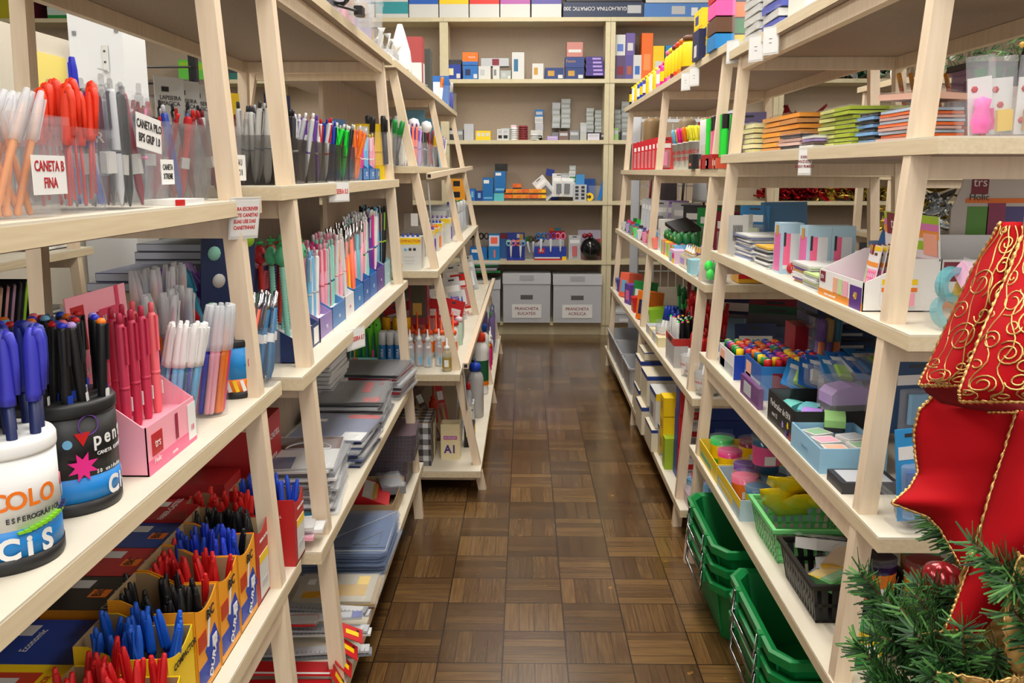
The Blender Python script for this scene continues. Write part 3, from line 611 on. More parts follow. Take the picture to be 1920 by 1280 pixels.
k = canister('black canister of coloured-end pens with bright shapes and a blue band', (-.520, .985, z), .058, .125, 'black', (20, 130, 210), 'black',
    [(.05, .082, 'penta', .022, 'white'), (.15, .066, 'CANETA ESFEROGRAFICA', .0055, 'white'), (.20, .024, 'CiS', .028, 'white'), (-.15, .046, '50 unidades', .006, 'white')], 48,
    [(-.78, .055, 'star', .017, 'hot'), (-.75, .088, 'tri', .010, 'red'), (-1.02, .082, 'circle', .005, 'sky'), (-.62, .100, 'ring', .011, 'purple')])
cs = ['orange', 'bpen', 'lilac', 'red', 'blue', 'rose', 'orange', 'sky', 'red', 'bpen']
for i in range(26):
    a = 2*math.pi*i/13; r = .046 if i < 13 else .024
    pen('felt', ['black', cs[i % 10], 'blue' if i % 2 else 'white'], (-.520+r*math.cos(a), .985+r*math.sin(a), z+.066), (R.gauss(0, .03), R.gauss(0, .03), 1.57+R.uniform(-.6, .6)), 'black pen with a coloured end in the black canister', 'black pens in the black canister', .97)
for i in range(9):
    pen('felt', [(30, 30, 70), ['purple', 'red', 'blue', 'brown', 'bpen', 'purple'][i % 6], 'blue'], (-.60-.03*(i % 3), .84+.035*i, z+.05), (R.gauss(0, .06), 0, 1.3), 'dark pen with a coloured end behind the two canisters', 'dark pens behind the canisters', .97)
bin_('low clear bin of dark pens behind the two canisters', (-.63, .97, z), .10, .34, .09)
# pink tris box
PK = (250, 170, 186)
d = display('pink card display of rose click pens with a raised pink header card', (-.505, 1.155, z), .165, .085, .062, .10, PK, H, .125, PK, holes=1,
    front=[('-y', 0, 0, 1, .3, (240, 110, 150)), ('-y', .08, .35, .28, .8, (190, 30, 40)), ('-y', .82, .1, .99, .9, 'white'), ('-y', .55, .35, .6, .9, (150, 30, 60))],
    back=[(.06, .45, .26, .9, (190, 30, 40)), (.5, .6, .8, .8, (220, 60, 100)), (.8, .3, .86, 1, (220, 60, 100))],
    texts=[('h', .16, .68, 'trs', .020, 'white'), ('h', .18, .25, 'Holic', .016, 'white'), ('h', .64, .7, 'All Rose', .011, 'white'), ('-y', .18, .58, 'trs', .016, 'white'), ('-y', .16, .24, 'Holic', .010, 'white'), ('-y', .90, .35, '18', .012, 'rose'), ('-y', .5, .14, 'caneta', .007, 'white')], tilt=-.05)
for i in range(4):
    for j in range(2): 
        c = [(200, 50, 84), (190, 40, 74), (200, 50, 84), (244, 110, 120)][i]
        p_ = pen('click', [c, c, c], (-.495-.03*j, 1.095+.032*i+.012*j, z+.035), (0, 0, 1.2), 'rose click pen standing in the pink card display', 'rose click pens', 1.12)
        MB().box((.0056, 0, .045), (.0008, .009, .016), 'white').build('price_sticker', p_)
for i in range(10):
    m = MB().lathe([(.018, -.002), (.018, .0)], (120, 30, 60), None, 12)
# cups of white and pink pens
c = cup('clear cup of white-capped pens beside the pink display', (-.505, 1.262, z), .034, .042, .095); g = 'white-capped pens'
for i in range(13):
    a = i*2.4; pen('stick', ['clear' if i % 2 else 'sky', 'white', ['red', 'blue', 'grey', 'sky'][i % 4]], (-.505+.022*math.cos(a), 1.262+.022*math.sin(a), z+.004), (.22*math.sin(a)+.05, -.0+.2*math.cos(a), a), 'pen with a white cap standing in the first clear cup', g, 1.08)
c = cup('taller clear cup of pink striped pens beside the white-capped pens', (-.490, 1.372, z), .028, .036, .10); g = 'pink striped pens'
for i in range(14):
    a = i*2.4; cc_ = [('hot', 'fcap', 'hot'), ('orange', 'fcap', 'orange'), ('rosy', 'fcap', 'hot'), ('bpen', 'fcap', 'bpen')][i % 4]
    pen('frost', cc_, (-.49+.018*math.cos(a), 1.372+.018*math.sin(a), z+.004), (.16*math.sin(a), .16*math.cos(a), a), 'striped pen with a clear cap in the taller cup', g, 1.12)
for r_ in range(2):
    for i in range(16):
        cc_ = [('orange', 'fcap', 'orange'), ('hot', 'fcap', 'hot'), ('blue', 'fcap', 'blue'), ('rosy', 'fcap', 'hot')][i % 4]
        pen('frost', cc_, (-.548-.035*r_+R.uniform(-.01, .01), 1.325+.010*i+.05*r_, z+.025+.03*r_), (R.gauss(0, .10), R.gauss(0, .06), R.uniform(0, 6)), 'coloured pen with a long clear cap behind the clear cups', 'clear capped coloured pens behind the cups', 1.1)
bin_('clear bin of clear capped coloured pens behind the cups', (-.565, 1.43, z), .08, .20, .11)
for i in range(12): pen('stick', ['sky', (110, 150, 200), 'sky'], (-.67+.02*(i % 3), 1.15+.011*i, z+.01), (R.gauss(0, .08), 0, 0), 'pale blue capped pen behind the pink header card', 'pale blue capped pens', 1.1)
bin_('clear bin of pale blue pens behind the pink header', (-.655, 1.21, z), .10, .14, .10)
for i in range(12): pen('frost', ['clear', 'fcap', 'grey'], (-.70+.02*(i % 2), .84+.018*i, z+.0), (R.gauss(0, .1), 0, 0), 'clear capped pen lying behind the black pens at left', 'clear pens at the far left', 1.0)
bin_('clear bag-lined bin of clear pens at the photo left edge', (-.70, .93, z), .11, .26, .10)
k = canister('slim blue canister with a rainbow ring, yellow and orange stripes below', (-.487, 1.492, z), .031, .098, (20, 140, 215), 'orange', 'black', [(-.05, .066, 'tris', .008, 'teal'), (-.05, .056, 'original', .008, 'teal'), (.85, .052, '50', .010, 'sky')], 32,
    [(-.05, .06, 'circle', .0165, 'white'), (.85, .052, 'circle', .008, 'white'), (-.05, .06, 'ring', .0155, 'lime'), (-.05, .06, 'ring', .0165, 'red'), (-.05, .06, 'ring', .0145, 'orange')])
m = MB()
for i in range(16): m.box((0, 0, 0), (.0008, .006, .020), 'yellow' if i % 2 else 'white', Matrix.Rotation(i*.39, 4, 'Z') @ Matrix.Translation((.0309, 0, .022)) @ Matrix.Rotation(.3, 4, 'X'))
m.build('printed_stripes', k)
# broad fun pens between posts
g = 'big coloured clip pens behind the post'
for i, cn in enumerate(['lilac', 'teal', 'red', 'purple', 'green', 'purple', 'green', 'red', 'neon', 'lilac', 'blue', 'purple', 'green', 'red']):
    pen('marker', [cn, cn, cn], (-.585+.03*(i % 3), 1.56+.0115*i, z+.035+.03*(i % 2)), (-.25+R.gauss(0, .2), .3+R.gauss(0, .1), 2), 'thick coloured pen leaning in the bin behind the front post', g, 1.1)
bin_('clear bin of thick coloured pens behind the front post', (-.57, 1.635, z), .10, .15, .075)
c = bin_('clear cup of teal and orange mechanical pencils between the posts', (-.475, 1.585, z), .07, .075, .105, CL, .95, 0)
for i in range(13):
    cc_ = ('teal', 'silver') if i % 4 else ('coral', 'silver')
    p_ = pen('lead', [(24, 96, 140) if i % 4 else 'coral', CHROME, 'silver'], (-.475-.018+.012*(i % 4), 1.565+.011*(i//3), z+.004), (-.2+R.gauss(0, .06), .12+R.gauss(0, .06), 0), 'teal or orange mechanical pencil in the clear cup between the posts', 'teal and orange mechanical pencils', 1.12)
    MB().box((0, 0, .07), (.0096, .0096, .014), 'white').build('price_sticker', p_)
o = MB().prism([(0, 0), (.09, 0), (.02, .075)], .06, 'black', Matrix(((0, 0, 1, 0), (1, 0, 0, 0), (0, 1, 0, 0), (0, 0, 0, 1)))); o = tag(o.build('wedge_stand', None, (-.575, 1.50, z)), 'black wedge stand with an orange price sticker beside the slim canister', 'stand')
MB().box((.0605, .03, .02), (.001, .022, .016), 'white').build('price_sticker', o)
# navy board with fruit icons
o = MB().box((0, 0, .10), (.11, .003, .20), (28, 50, 92)); 
for i, (a, b_, c1) in enumerate([(-.03, .16, 'mint'), (.025, .15, 'red'), (-.02, .11, 'offw'), (.03, .10, 'sky'), (-.035, .06, 'green'), (.02, .05, 'rose'), (.04, .18, 'lime')]): o.lathe([(.001, -.0004), (.013, -.0004), (.013, .0008), (.001, .0008)], c1, Matrix.Translation((a, -.0017, b_)) @ Matrix.Rotation(H, 4, 'X'), 12)
o = tag(o.build('display_card', None, (-.545, 1.64, z+.07)), 'navy display card with avocado and fruit pictures behind the post', 'card'); o.rotation_euler = (.12, 0, .9)
# notebooks behind
NBc = [(60, 66, 74), 'grey', (74, 84, 110), (96, 110, 140), (60, 62, 66), 'silver', (70, 70, 80), 'navy', 'dark']
def nstack(label, x, y, z, n, dx, dy, pal, rz, g, h=.013):
    for i in range(n): notebook(label, (x+R.uniform(-.012, .012), y+R.uniform(-.012, .012), z+i*(h+.0008)), dx, dy, h, pal[i % len(pal)], rz+R.uniform(-.04, .04), group=g, edge=(150, 152, 162))
nstack('gold-covered spiral notebook in the near stack behind the pink header', -.775, 1.77, z, 6, .19, .19, ['dark', 'silver', 'grey', (120, 110, 80), 'silver', (186, 154, 84)], 3.14, 'gold covered notebooks', .02)
nstack('wide grey spiral notebook in the second stack', -.79, 2.03, z, 8, .28, .20, NBc, 3.14, 'wide grey notebooks', .019)
nstack('grey spiral notebook in the highest stack at the back', -.83, 2.34, z, 10, .24, .22, NBc, 3.14, 'highest stack notebooks', .019)
# B: row of small displays at .83
def lerpY(px, X=-.452): return YL(px, 600, X)
B = [ # px0,px1, box colour, pen kind, pens colours, header colour/height, label
 (548, 597, (24, 50, 104), 'prova', None, (28, 50, 100), 'navy box of mint and red fruit-topped pens'),
 (598, 622, (150, 130, 190), 'click', [('white', 'white', 'silver'), ('rosy', 'rosy', 'silver'), ('sky', 'sky', 'silver')], (140, 130, 190), 'lilac card display of white and pink pens'),
 (622, 647, (80, 130, 190), 'click', [('rosy', 'rosy', 'rose'), ('hot', 'hot', 'pink'), ('mint', 'mint', 'teal')], None, 'pale blue card display of pink and mint pens'),
 (647, 664, (228, 228, 232), 'click', [('rosy', 'rosy', 'peach'), ('offw', 'white', 'rosy')], 'white', 'plain white card display of pale pens'),
 (664, 682, (40, 120, 190), 'lead', [('yellow', CHROME, CHROME), ('coral', CHROME, CHROME), ((255, 130, 90), CHROME, CHROME)], (60, 130, 190), 'blue card display of neon yellow and coral pencils'),
 (682, 694, (30, 90, 170), 'lead', [('rosy', CHROME, CHROME), ((110, 190, 200), CHROME, CHROME)], (40, 80, 150), 'deep blue card display of pink and aqua pencils'),
 (694, 708, (30, 100, 180), 'click', [('white', 'white', 'silver'), ('rosy', 'white', 'green'), ('mint', 'white', 'purple')], (70, 60, 140), 'blue card display of white topped slim pens'),
 (708, 722, (80, 50, 140), 'click', [('hot', 'white', 'purple'), ('white', 'white', 'teal'), ('purple', 'silver', 'silver')], 'navy', 'purple and orange card display of slim pens'),
 (722, 735, (150, 190, 200), 'click', [('black', 'black', 'lime'), ('sky', 'sky', 'pink')], None, 'pale card display of black and lime pens by the third post')]
for i, (a, b_, c, kd, pal, hc, lb) in enumerate(B):
    y0, y1 = lerpY(a), lerpY(b_); yc, L = (y0+y1)/2, (y1-y0)*.97
    tx = [('-y', .5, .5, {0: 'PROVA', 3: 'trs', 4: 'CIS', 5: 'CIS', 6: 'CIS', 7: 'trs'}.get(i, 'tris'), .014, 'white' if i != 3 else 'red')]
    if hc: tx += [('h', .5, .6, ['', 'trs', '', 'trs', 'CIS', 'CIS', 'CIS', '', ''][i], .02, 'white' if i != 3 else 'red')]
    d = display(lb, (-.50, yc, z), L, .10, .05+.004*i, .085+.004*i, c, H, header=(.10 if hc else 0), hc=hc, base='white', holes=1, texts=tx, front=[('-y', .05, .1, .3, .7, 'sky'), ('-y', .75, .15, .95, .85, 'white')] if i == 0 else [('-y', .0, .0, 1, .12, 'white')], back=[(.1, .3, .5, .8, 'sky')] if i else [(.1, .1, .4, .5, 'mint'), (.5, .5, .8, .9, 'rose')])
    if kd == 'prova':
        for j in range(9):
            cx_ = 'mint' if j % 3 < 2 else (226, 54, 40); X_, Y_ = -.470-.03*(j % 3), yc-L*.38+L*.095*j; lean = (R.gauss(-.03, .04), R.gauss(0, .03), R.uniform(-1, 1))
            m = MB().lathe([(.0045+.0022*(q % 2), .004+.0028*q) for q in range(50)], cx_, None, 8)
            o = tag(m.build('novelty_pen', None, (X_, Y_, z+.045), 0), '%s ribbed novelty pen with a fruit topper in the navy box' % ('mint' if j % 3 < 2 else 'red'), 'pen', 'mint ribbed pens' if j % 3 < 2 else 'red ribbed pens'); o.rotation_euler = lean
            MB().lathe([(.002, .142), (.011, .15), (.013, .162), (.009, .175), (.003, .181)], (90, 190, 140) if j % 3 < 2 else (200, 30, 40), None, 10).lathe([(.001, -.001), (.004, 0), (.001, .001)], 'black', Matrix.Translation((.011, -.005, .162)) @ Matrix.Rotation(H, 4, 'Y'), 8).build('fruit_topper', o)
            MB().box((0, 0, .184), (.018, .006, .002), 'green').box((0, 0, .187), (.006, .018, .003), (40, 170, 90)).box((0, 0, .19), (.003, .003, .010), 'green').build('leaf', o)
    else:
        n = max(2, min(6, int(L/.022)))
        ps = fill(-.50, yc, z+.022+.004*i, .075, L*.9, 3, n, kd, pal, 'pen standing in the %s' % lb.replace('card ', '')[:60], 'pens of the %s' % lb[:40], (0, 0), .03, 1.12+.03*i)
for i in range(7): # pink novelty pens seen between the posts
    m = MB().lathe([(.0045+.0025*(q % 2), .004+.003*q) for q in range(42)], 'rose', None, 8); o = tag(m.build('novelty_pen', None, (-.62+.02*(i % 2), 1.80+.028*i, z+.03)), 'pink novelty pen with a green leaf topper behind the navy box', 'pen', 'pink novelty pens')
    MB().lathe([(.002, .13), (.014, .138), (.016, .152), (.01, .165), (.002, .17)], (220, 130, 150), None, 10).build('fruit_topper', o); MB().box((0, 0, .172), (.02, .006, .002), 'green').box((0, 0, .174), (.006, .02, .002), 'green').build('leaf', o)
for i in range(20): pen('lead', ['lilac' if i % 3 else 'sky', 'lilac' if i % 2 else 'pink', 'silver'], (-.60+.02*(i % 2), 2.05+.05*i, z+.01), (R.gauss(0, .05), 0, 0), 'pastel pencil in the back row of the display shelf', 'pastel pencils in the back row', 1.1)
for i in range(6): o = carton('carton', 'stacked dark box %s at the rear beside the divider end' % ['one', 'two', 'three', 'four', 'five', 'six'][i], 'box', (-.60, 2.62+.075*i, z), (.08, .07, .13+.02*(i % 3)), [(60, 70, 110), 'yellow', (70, 40, 110), 'sky', 'navy', (150, 110, 70)][i], [('+x', .1, .5, .9, .9, 'white')])
# ================================================================ left unit A, shelf at .49: ballpoint boxes
z = .49
def penbox(label, y, c1, cap, kd, z=.49, x=-.498, dx=.115, dy=.088, txt='BIC', txc='black', tall=.165, n=(4, 5), band=('yellow', 'blue'), nm='pen_box', plab='', rz=0):
    """open carton of upright pens, cut down towards the aisle"""
    o = MB(); t = .0015; X_, Y_ = dx/2, dy/2; hb, hf = tall*.9, tall*.80
    o.box((0, 0, .001), (dx, dy, .002), c1); o.box((-X_, 0, hb/2), (t, dy, hb), 'card')
    A = Matrix(((1, 0, 0, 0), (0, 0, 1, 0), (0, 1, 0, 0), (0, 0, 0, 1)))
    for s in (-1, 1):
        o.prism([(-X_, 0), (X_, 0), (X_, hf), (0, hf*.98), (-X_*.7, hb), (-X_, hb)], t, c1, Matrix.Translation((0, s*Y_-t/2, 0)) @ A)
        o.prism([(-X_, .002), (X_, .002), (X_, hf*.99), (0, hf*.97), (-X_*.7, hb*.99), (-X_, hb*.99)], .0006, 'card', Matrix.Translation((0, s*(Y_-t*.6), 0)) @ A)
    n_ = 9; pts = [(-Y_, 0), (Y_, 0)]+[(Y_-dy*q/n_, hf-.014*math.sin(math.pi*q/n_)) for q in range(n_+1)]
    B_ = Matrix(((0, 0, 1, X_-t), (1, 0, 0, 0), (0, 1, 0, 0), (0, 0, 0, 1)))
    o.prism(pts, t, c1, B_); d = (dx, dy, hf)
    if band:
        decal(o, d, '+x', .05, .10, .95, .32, band[1]); decal(o, d, '+x', .42, .25, .95, .55, band[1], .0002, .5); decal(o, d, '+x', .08, .50, .42, .68, (190, 60, 20), .0004); decal(o, d, '+x', .5, .45, .58, .85, 'white', .0006, -.25); decal(o, d, '+x', .66, .38, .86, .50, 'white', .0008)
    r = tag(o.build(nm, None, (x, y, z), rz), label, 'box')
    T, _, _ = faceT(d, '+x', .62, .80, .0018); sz_ = min(.02, dy*1.25/max(4, len(txt))); writing(txt, sz_, txc, r, T, bold=.03)
    if band: T, _, _ = faceT(d, '+x', .66, .30, .0022, 1.0); writing('DURA+', .018, 'white', r, T, bold=.03)
    T, _, _ = faceT(d, '-y', .6, .75, .0015); writing(txt, sz_, txc, r, T, bold=.02)
    fill(x, y, z, dx*.86, dy*.86, n[0], n[1], kd, cap, plab+' in the %s' % label[:48], 'pens of the '+label[:40], (0, 0), .13, 1.0)
    return r
Bx = (242, 160, 30)
def clc(c): return clear(NAMED[c], 'cl_'+c, .35)
for nm_ in ('blue', 'red', 'dark', 'grey'): clc(nm_)
penbox('cardboard box of red-capped pens at the lower left corner', .975, 'yellow', [('red', (200, 20, 26), 'red')], 'stick', tall=.13, plab='red-capped pen', txt='', band=None, dx=.13, x=-.485)
penbox('yellow lettered box of blue-capped pens next to the red-capped ones', 1.075, (240, 200, 30), [('blue', (20, 90, 200), 'blue')], 'stick', plab='blue-capped pen', txt='COMPACTOR', band=None, tall=.15)
penbox('orange box of black pens, first of the row', 1.172, Bx, [('clear', 'black', 'black'), ('cl_dark', 'black', 'black')], 'stick', plab='black pen')
penbox('orange box of red pens, second of the row', 1.266, Bx, [('clear', 'red', 'red'), ('cl_red', 'red', 'red')], 'stick', plab='red pen')
penbox('orange box of blue pens, third of the row', 1.358, Bx, [('clear', 'blue', 'blue'), ('cl_blue', (30, 60, 200), 'blue')], 'stick', plab='blue pen')
penbox('red and white box of black hexagon pens beside the orange boxes', 1.440, (190, 40, 36), [('black', 'black', 'black')], 'stick', plab='black pen', txt='FABER-CASTELL', txc='white', band=None, dy=.072)
penbox('red and white box of red hexagon pens behind the post', 1.530, (190, 40, 36), [((214, 30, 30), (224, 36, 30), 'red')], 'stick', plab='red pen', txt='', txc='white', band=None, dy=.06, x=-.53, tall=.16)
penbox('red box of blue hexagon pens between the two posts', 1.600, (190, 34, 36), [((20, 60, 170), (30, 70, 190), 'blue')], 'stick', plab='blue pen', txt='FABER-CASTELL', txc='white', band=None, dy=.07, x=-.475, tall=.16)
for y in (1.440, 1.600):
    o = MB().box((0, 0, .045), (.0008, .05, .075), 'offw').box((.0004, 0, .075), (.0008, .05, .014), 'yellow').box((.0006, .0, .03), (.0008, .03, .012), 'silver').build('label_panel', None, (-.498+.0585 if y < 1.5 else -.475+.0585, y+.005, z)); tag(o, 'white and yellow label panel on the %s' % ('box of black hexagon pens' if y < 1.5 else 'box of blue hexagon pens'), 'label')
# closed boxes behind, tops showing
def topbox(label, x, y, dx, dy, h, body, top, txt, z0=.49, rz=0, tc='white', extra=None):
    dec = [('+z', 0, 0, 1, 1, top), ('+z', .1, .62, .32, .86, 'offw')]
    if txt == 'BIC': dec += [('+z', .40, .35, .62, .58, 'orange')]
    return carton('pen_carton', label, 'box', (x, y, z0), (dx, dy, h), body, dec, ([('>z', .5, .5, txt, .02, 'black' if txt == 'BIC' else tc), ('>z', .28, .25, 'DURA+', .018, 'white'), ('>z', .62, .3, 'Cristal', .012, 'white')] if txt == 'BIC' else [('>z', .5, .6, txt, .015, tc)])+(extra or []), rz)
wl = {0: 'black', 1: 'red', 2: 'blue'}
for i, c in enumerate(((26, 24, 22), (180, 30, 34), (20, 62, 140))):
    topbox('orange carton with a %s lid behind the open pen boxes' % wl[i], -.625, 1.25+.108*i, .125, .11, .10, (214, 140, 30), c, 'BIC')
    topbox('orange carton with a %s lid in the rear row' % wl[i], -.755, 1.25+.108*i, .125, .11, .10, (214, 140, 30), c, 'BIC')
RC_ = (172, 30, 30)
topbox('dark red carton nearest the blue lidded cartons', -.63, 1.575, .14, .10, .105, RC_, RC_, 'FABER-CASTELL')
topbox('dark red carton lying behind the nearest dark red one', -.64, 1.70, .14, .10, .125, RC_, (160, 26, 28), 'FABER-CASTELL')
o = carton('pen_carton', 'upright red carton with a picture of a blue pen', 'box', (-.60, 1.86, .49), (.12, .17, .20), RC_, [('+x', .1, .15, .9, .28, 'navy'), ('+x', .05, .7, .2, .9, 'offw')], [('+x', .55, .78, 'FABER-CASTELL', .018, 'white'), ('+x', .5, .55, 'ESFEROGRAFICA', .012, 'white'), ('+x', .5, .42, 'Trilux', .014, 'white')])
topbox('red carton behind the upright lettered one', -.78, 1.70, .12, .16, .12, RC_, RC_, '')
topbox('blue and yellow carton behind the blue-capped pens', -.645, 1.125, .13, .12, .09, 'yellow', (24, 62, 150), 'Economic', tc='white')
carton('pen_carton', 'yellow carton with a red hexagon and barcode on its lid at lower left', 'box', (-.64, .985, .49), (.15, .13, .10), 'yellow', [('+z', .2, .15, .8, .85, (200, 60, 30)), ('+z', .35, .45, .65, .75, 'offw')], [('>z', .5, .12, 'COMPACTOR', .012, 'red')])
for i in range(5): carton('carton', 'small pale blue carton in the rear row, %s from the divider' % ['first', 'second', 'third', 'fourth', 'fifth'][i], 'box', (-.68, 1.16+.0+.085*i, .59), (.06, .07, .03), [(90, 110, 160), 'lilac', 'silver', 'sky', 'grey'][i]) if i == 9 else None
nstack('spiral notebook standing pile behind the red cartons', -.70, 1.84, .49, 10, .20, .15, ['dark', 'black', 'grey'], 1.57, 'dark spiral notebooks low down', .02) if 0 else None
# ================================================================ B shelf at .49: folders and clear packs
z = .49; CLR = clear((200, 206, 214), 'film', .3, .07)
def packs(label, a, n, dx, dy, h, inner, rz, g, z=z, jx=.01, **k):
    for i in range(n): pack(label, (a[0]+R.uniform(-jx, jx), a[1]+R.uniform(-jx, jx), z+i*h), dx, dy, h, inner[i % len(inner)], rz+R.uniform(-.05, .05), g, seed=R.randint(1, 9999), **k)
packs('white-backed sheet sleeve with a protractor drawing, in the pile by the second post', (-.49, 1.93), 16, .17, .24, .0062, ['white', 'grey', 'silver'], .08, 'sheet sleeves in the protractor pile')
o = pack('top sleeve with a protractor drawing and a navy corner', (-.49, 1.93, z+16*.0062), .17, .24, .004, 'offw', .1, decs=[('+z', 0, 0, .45, .35, (40, 70, 120)), ('+z', .0, .6, 1, 1, 'brown')])
m = MB(); m.tube([(.05*math.cos(a), .05*math.sin(a), .0045) for a in [q*math.pi/12 for q in range(13)]], .0022, 'silver', 6, closed=True).tube([(.036*math.cos(a), .036*math.sin(a), .0045) for a in [q*math.pi/12 for q in range(13)]], .001, 'dark', 5, closed=True); m.build('printed_protractor', o, (.01, .02, 0))
packs('clear sleeve with a blue and red folder, middle pile of the folder shelf', (-.49, 2.26), 9, .20, .25, .007, ['navy', 'silver', (80, 96, 140), 'offw'], -.05, 'blue folders in clear sleeves')
pack('topmost clear sleeve of the middle pile with white tabs and a red corner', (-.485, 2.26, z+.063), .20, .25, .005, (100, 112, 150), -.06, decs=[('+z', .55, .85, 1, 1, 'red'), ('+z', .15, .7, .3, .8, 'white'), ('+z', .7, .0, 1, .3, 'white')])
packs('dark sheet sleeve with a red lettered band in the far pile', (-.50, 2.60), 9, .20, .28, .008, [(60, 62, 66), (130, 126, 124), 'dark', 'silver'], .04, 'dark sheet sleeves')
pack('topmost dark sleeve with a red lettered band and a shield', (-.50, 2.60, z+.073), .20, .28, .006, (104, 102, 102), .06, decs=[('+z', .62, .45, .76, .95, 'red'), ('+z', .84, .8, .92, .92, 'wine'), ('+z', .7, 0, .95, .2, (190, 60, 60))])
packs('clear crinkled bag of thin sheets near the third post', (-.50, 2.93), 8, .24, .26, .010, ['silver', 'grey', 'wine', 'dark'], -.1, 'crinkled clear bags')
for i in range(14): pack('white paper pad sleeve stacked against the divider', (-.60+R.uniform(-.004, .004), 2.72+R.uniform(-.006, .006), z+.085+i*.0125), .07, .26, .012, 'offw', R.uniform(-.05, .05), 'white pads against the divider', seed=i)
packs('flat paper block under the white pads', (-.60, 2.72), 7, .08, .27, .012, ['silver', 'offw'], 0, 'paper blocks under the pads')
o = carton('sticker_sheet', 'small lilac and white card lying on the folder shelf edge by the second post', 'card', (-.455, 1.79, z), (.09, .07, .006), 'lilac', [('+z', .2, .3, .9, 1, 'white'), ('+z', .5, .6, 1, .95, 'teal')], rz=.3)
packs('clear bag of pink notes hanging over the shelf edge between the posts', (-.435, 1.665), 3, .08, .05, .008, ['rosy', 'white', 'offw'], .1, 'pink note bags', z=.51)
# ================================================================ B shelf at .17: set squares, rulers, cloth packs
z = .17; SQ = clear((150, 170, 205), 'acrylic', .3, .06)
for i in range(9):
    w_, h_ = .24, .30; o = MB().prism([(-.11, -.15), (.10, -.15), (.115, -.14), (.115, .14), (.10, .15), (-.11, .15)], .0035, SQ)
    o = tag(o.build('set_square_pack', None, (-.475+R.uniform(-.006, .006), 2.36+R.uniform(-.008, .008), z+.001+.008*i)), 'blue-tinted clear plastic set square pack in the low stack', 'set square', 'set square packs'); o.rotation_euler = (0, 0, R.uniform(-.04, .04))
    if i == 8: MB().tube([(-.10, -.14, .0045), (.11, .14, .0045), (.11, -.14, .0045)], .0015, 'silver', 5, closed=True).tube([(.02, -.10, .0045), (.085, -.10, .0045), (.085, -.01, .0045)], .0012, 'grey', 5, closed=True).tube([(-.11, -.12, .005), (.11, -.12, .005)], .0008, 'dark', 4).build('engraved_marks', o)
packs('clear pack with a yellow drawing under a price sticker', (-.46, 2.09), 4, .20, .16, .006, [(190, 150, 60), 'offw', 'brown'], .03, 'yellow drawing packs', z=z)
pack('top clear pack with yellow figures and two white price stickers', (-.46, 2.09, z+.024), .20, .16, .005, (196, 186, 160), .02, decs=[('+z', .5, .2, .9, .6, (214, 170, 40)), ('+z', .75, .6, .9, .9, 'yellow'), ('+z', .1, .6, .2, .8, 'white'), ('+z', .25, .65, .35, .85, 'white'), ('+z', .1, .1, .6, .35, (214, 160, 40))])
for i in range(6):
    c = [(150, 152, 156), 'silver', (186, 190, 196), 'offw', 'silver', 'grey'][i]
    o = MB().box((0, 0, .003), (.30, .03, .005), c); o.box((.10, 0, .0052), (.08, .024, .001), (205, 205, 205)); o = tag(o.build('ruler', None, (-.51+.006*i, 1.96-.036*i+.03*(i % 2), z+.0+.013*(5-i)*.6), .05*(i-2)), 'grey metal ruler in a clear sleeve, %s from the far end' % ['first', 'second', 'third', 'fourth', 'fifth', 'sixth'][i], 'ruler')
    m = MB(); [m.box((-.145+.0095*q, -.011, .0065), (.0009, .006 if q % 5 else .011, .0006), 'dark') for q in range(31)]; m.build('scale_marks', o)
pack('clear sleeve with a red header lying over the rulers', (-.56, 1.86, z+.055), .22, .05, .006, 'red', .05, decs=[('+z', .5, .1, 1, .9, 'offw')])
for i in range(3): o = MB().box((0, 0, .002), (.34, .05, .004), (190, 24, 30)); o.box((0, -.02, .0042), (.33, .006, .0006), 'white'); tag(o.build('red_ruler', None, (-.56, 1.72-.05*i, z+.012*(2-i)), .02*i), 'red plastic ruler at the bottom of the photo, %s' % ['farthest', 'middle', 'nearest'][i], 'ruler')
for i in range(4): o = MB().box((.02, 0, 0), (.05, .045, .0015), (200, 24, 30)).box((.02, 0, .001), (.03, .014, .0008), 'yellow').box((.034, .012, .001), (.006, .006, .0008), 'black'); o = tag(o.build('red_tag', None, (-.385, 1.80-.035*i, z+.07-.012*i)), 'red and white card tag sticking out over the bottom shelf edge', 'tag', 'red card tags'); o.rotation_euler = (.2, .5+.2*i, .3)
pack('blue ended clear sleeve beside the rulers', (-.44, 1.90, z+.045), .16, .03, .008, 'silver', .1, decs=[('+z', .85, 0, 1, 1, 'blue')])
# cloth packs and tray
tr = tag(MB().build('x') if 0 else bin_('low beige cardboard tray with a red carton inside, by the third post', (-.49, 2.70, z), .20, .26, .06, M('card'), 1, 0, name='cardboard_tray', cat='tray', r=.001), 'low beige cardboard tray with a red carton inside, by the third post', 'tray')
o = carton('marker_carton', 'red carton with white and gold print, tilted in the cardboard tray', 'box', (-.475, 2.70, z+.03), (.10, .17, .028), (200, 20, 30), [('+z', .15, .05, .5, .95, 'offw'), ('+z', .45, .1, .6, .9, 'gold')], [('<z', .5, .25, 'FABER-CASTELL', .014, 'white')]); o.rotation_euler = (0, .35, .1)
pack('grey clear bag beside the red carton in the tray', (-.43, 2.80, z+.03), .08, .14, .03, 'grey', .3, seed=8)
PL = nodes('dark_plaid'); m_, nt_, b_, N_ = PL
wv = N_('ShaderNodeTexWave'); wv.inputs['Scale'].default_value = 26; wv2 = N_('ShaderNodeTexWave', bands_direction='Z'); wv2.inputs['Scale'].default_value = 26; tcx = N_('ShaderNodeTexCoord'); ad = N_('ShaderNodeMath', operation='MAXIMUM'); crx = N_('ShaderNodeValToRGB')
for q in (wv, wv2): nt_.links.new(tcx.outputs['Object'], q.inputs[0])
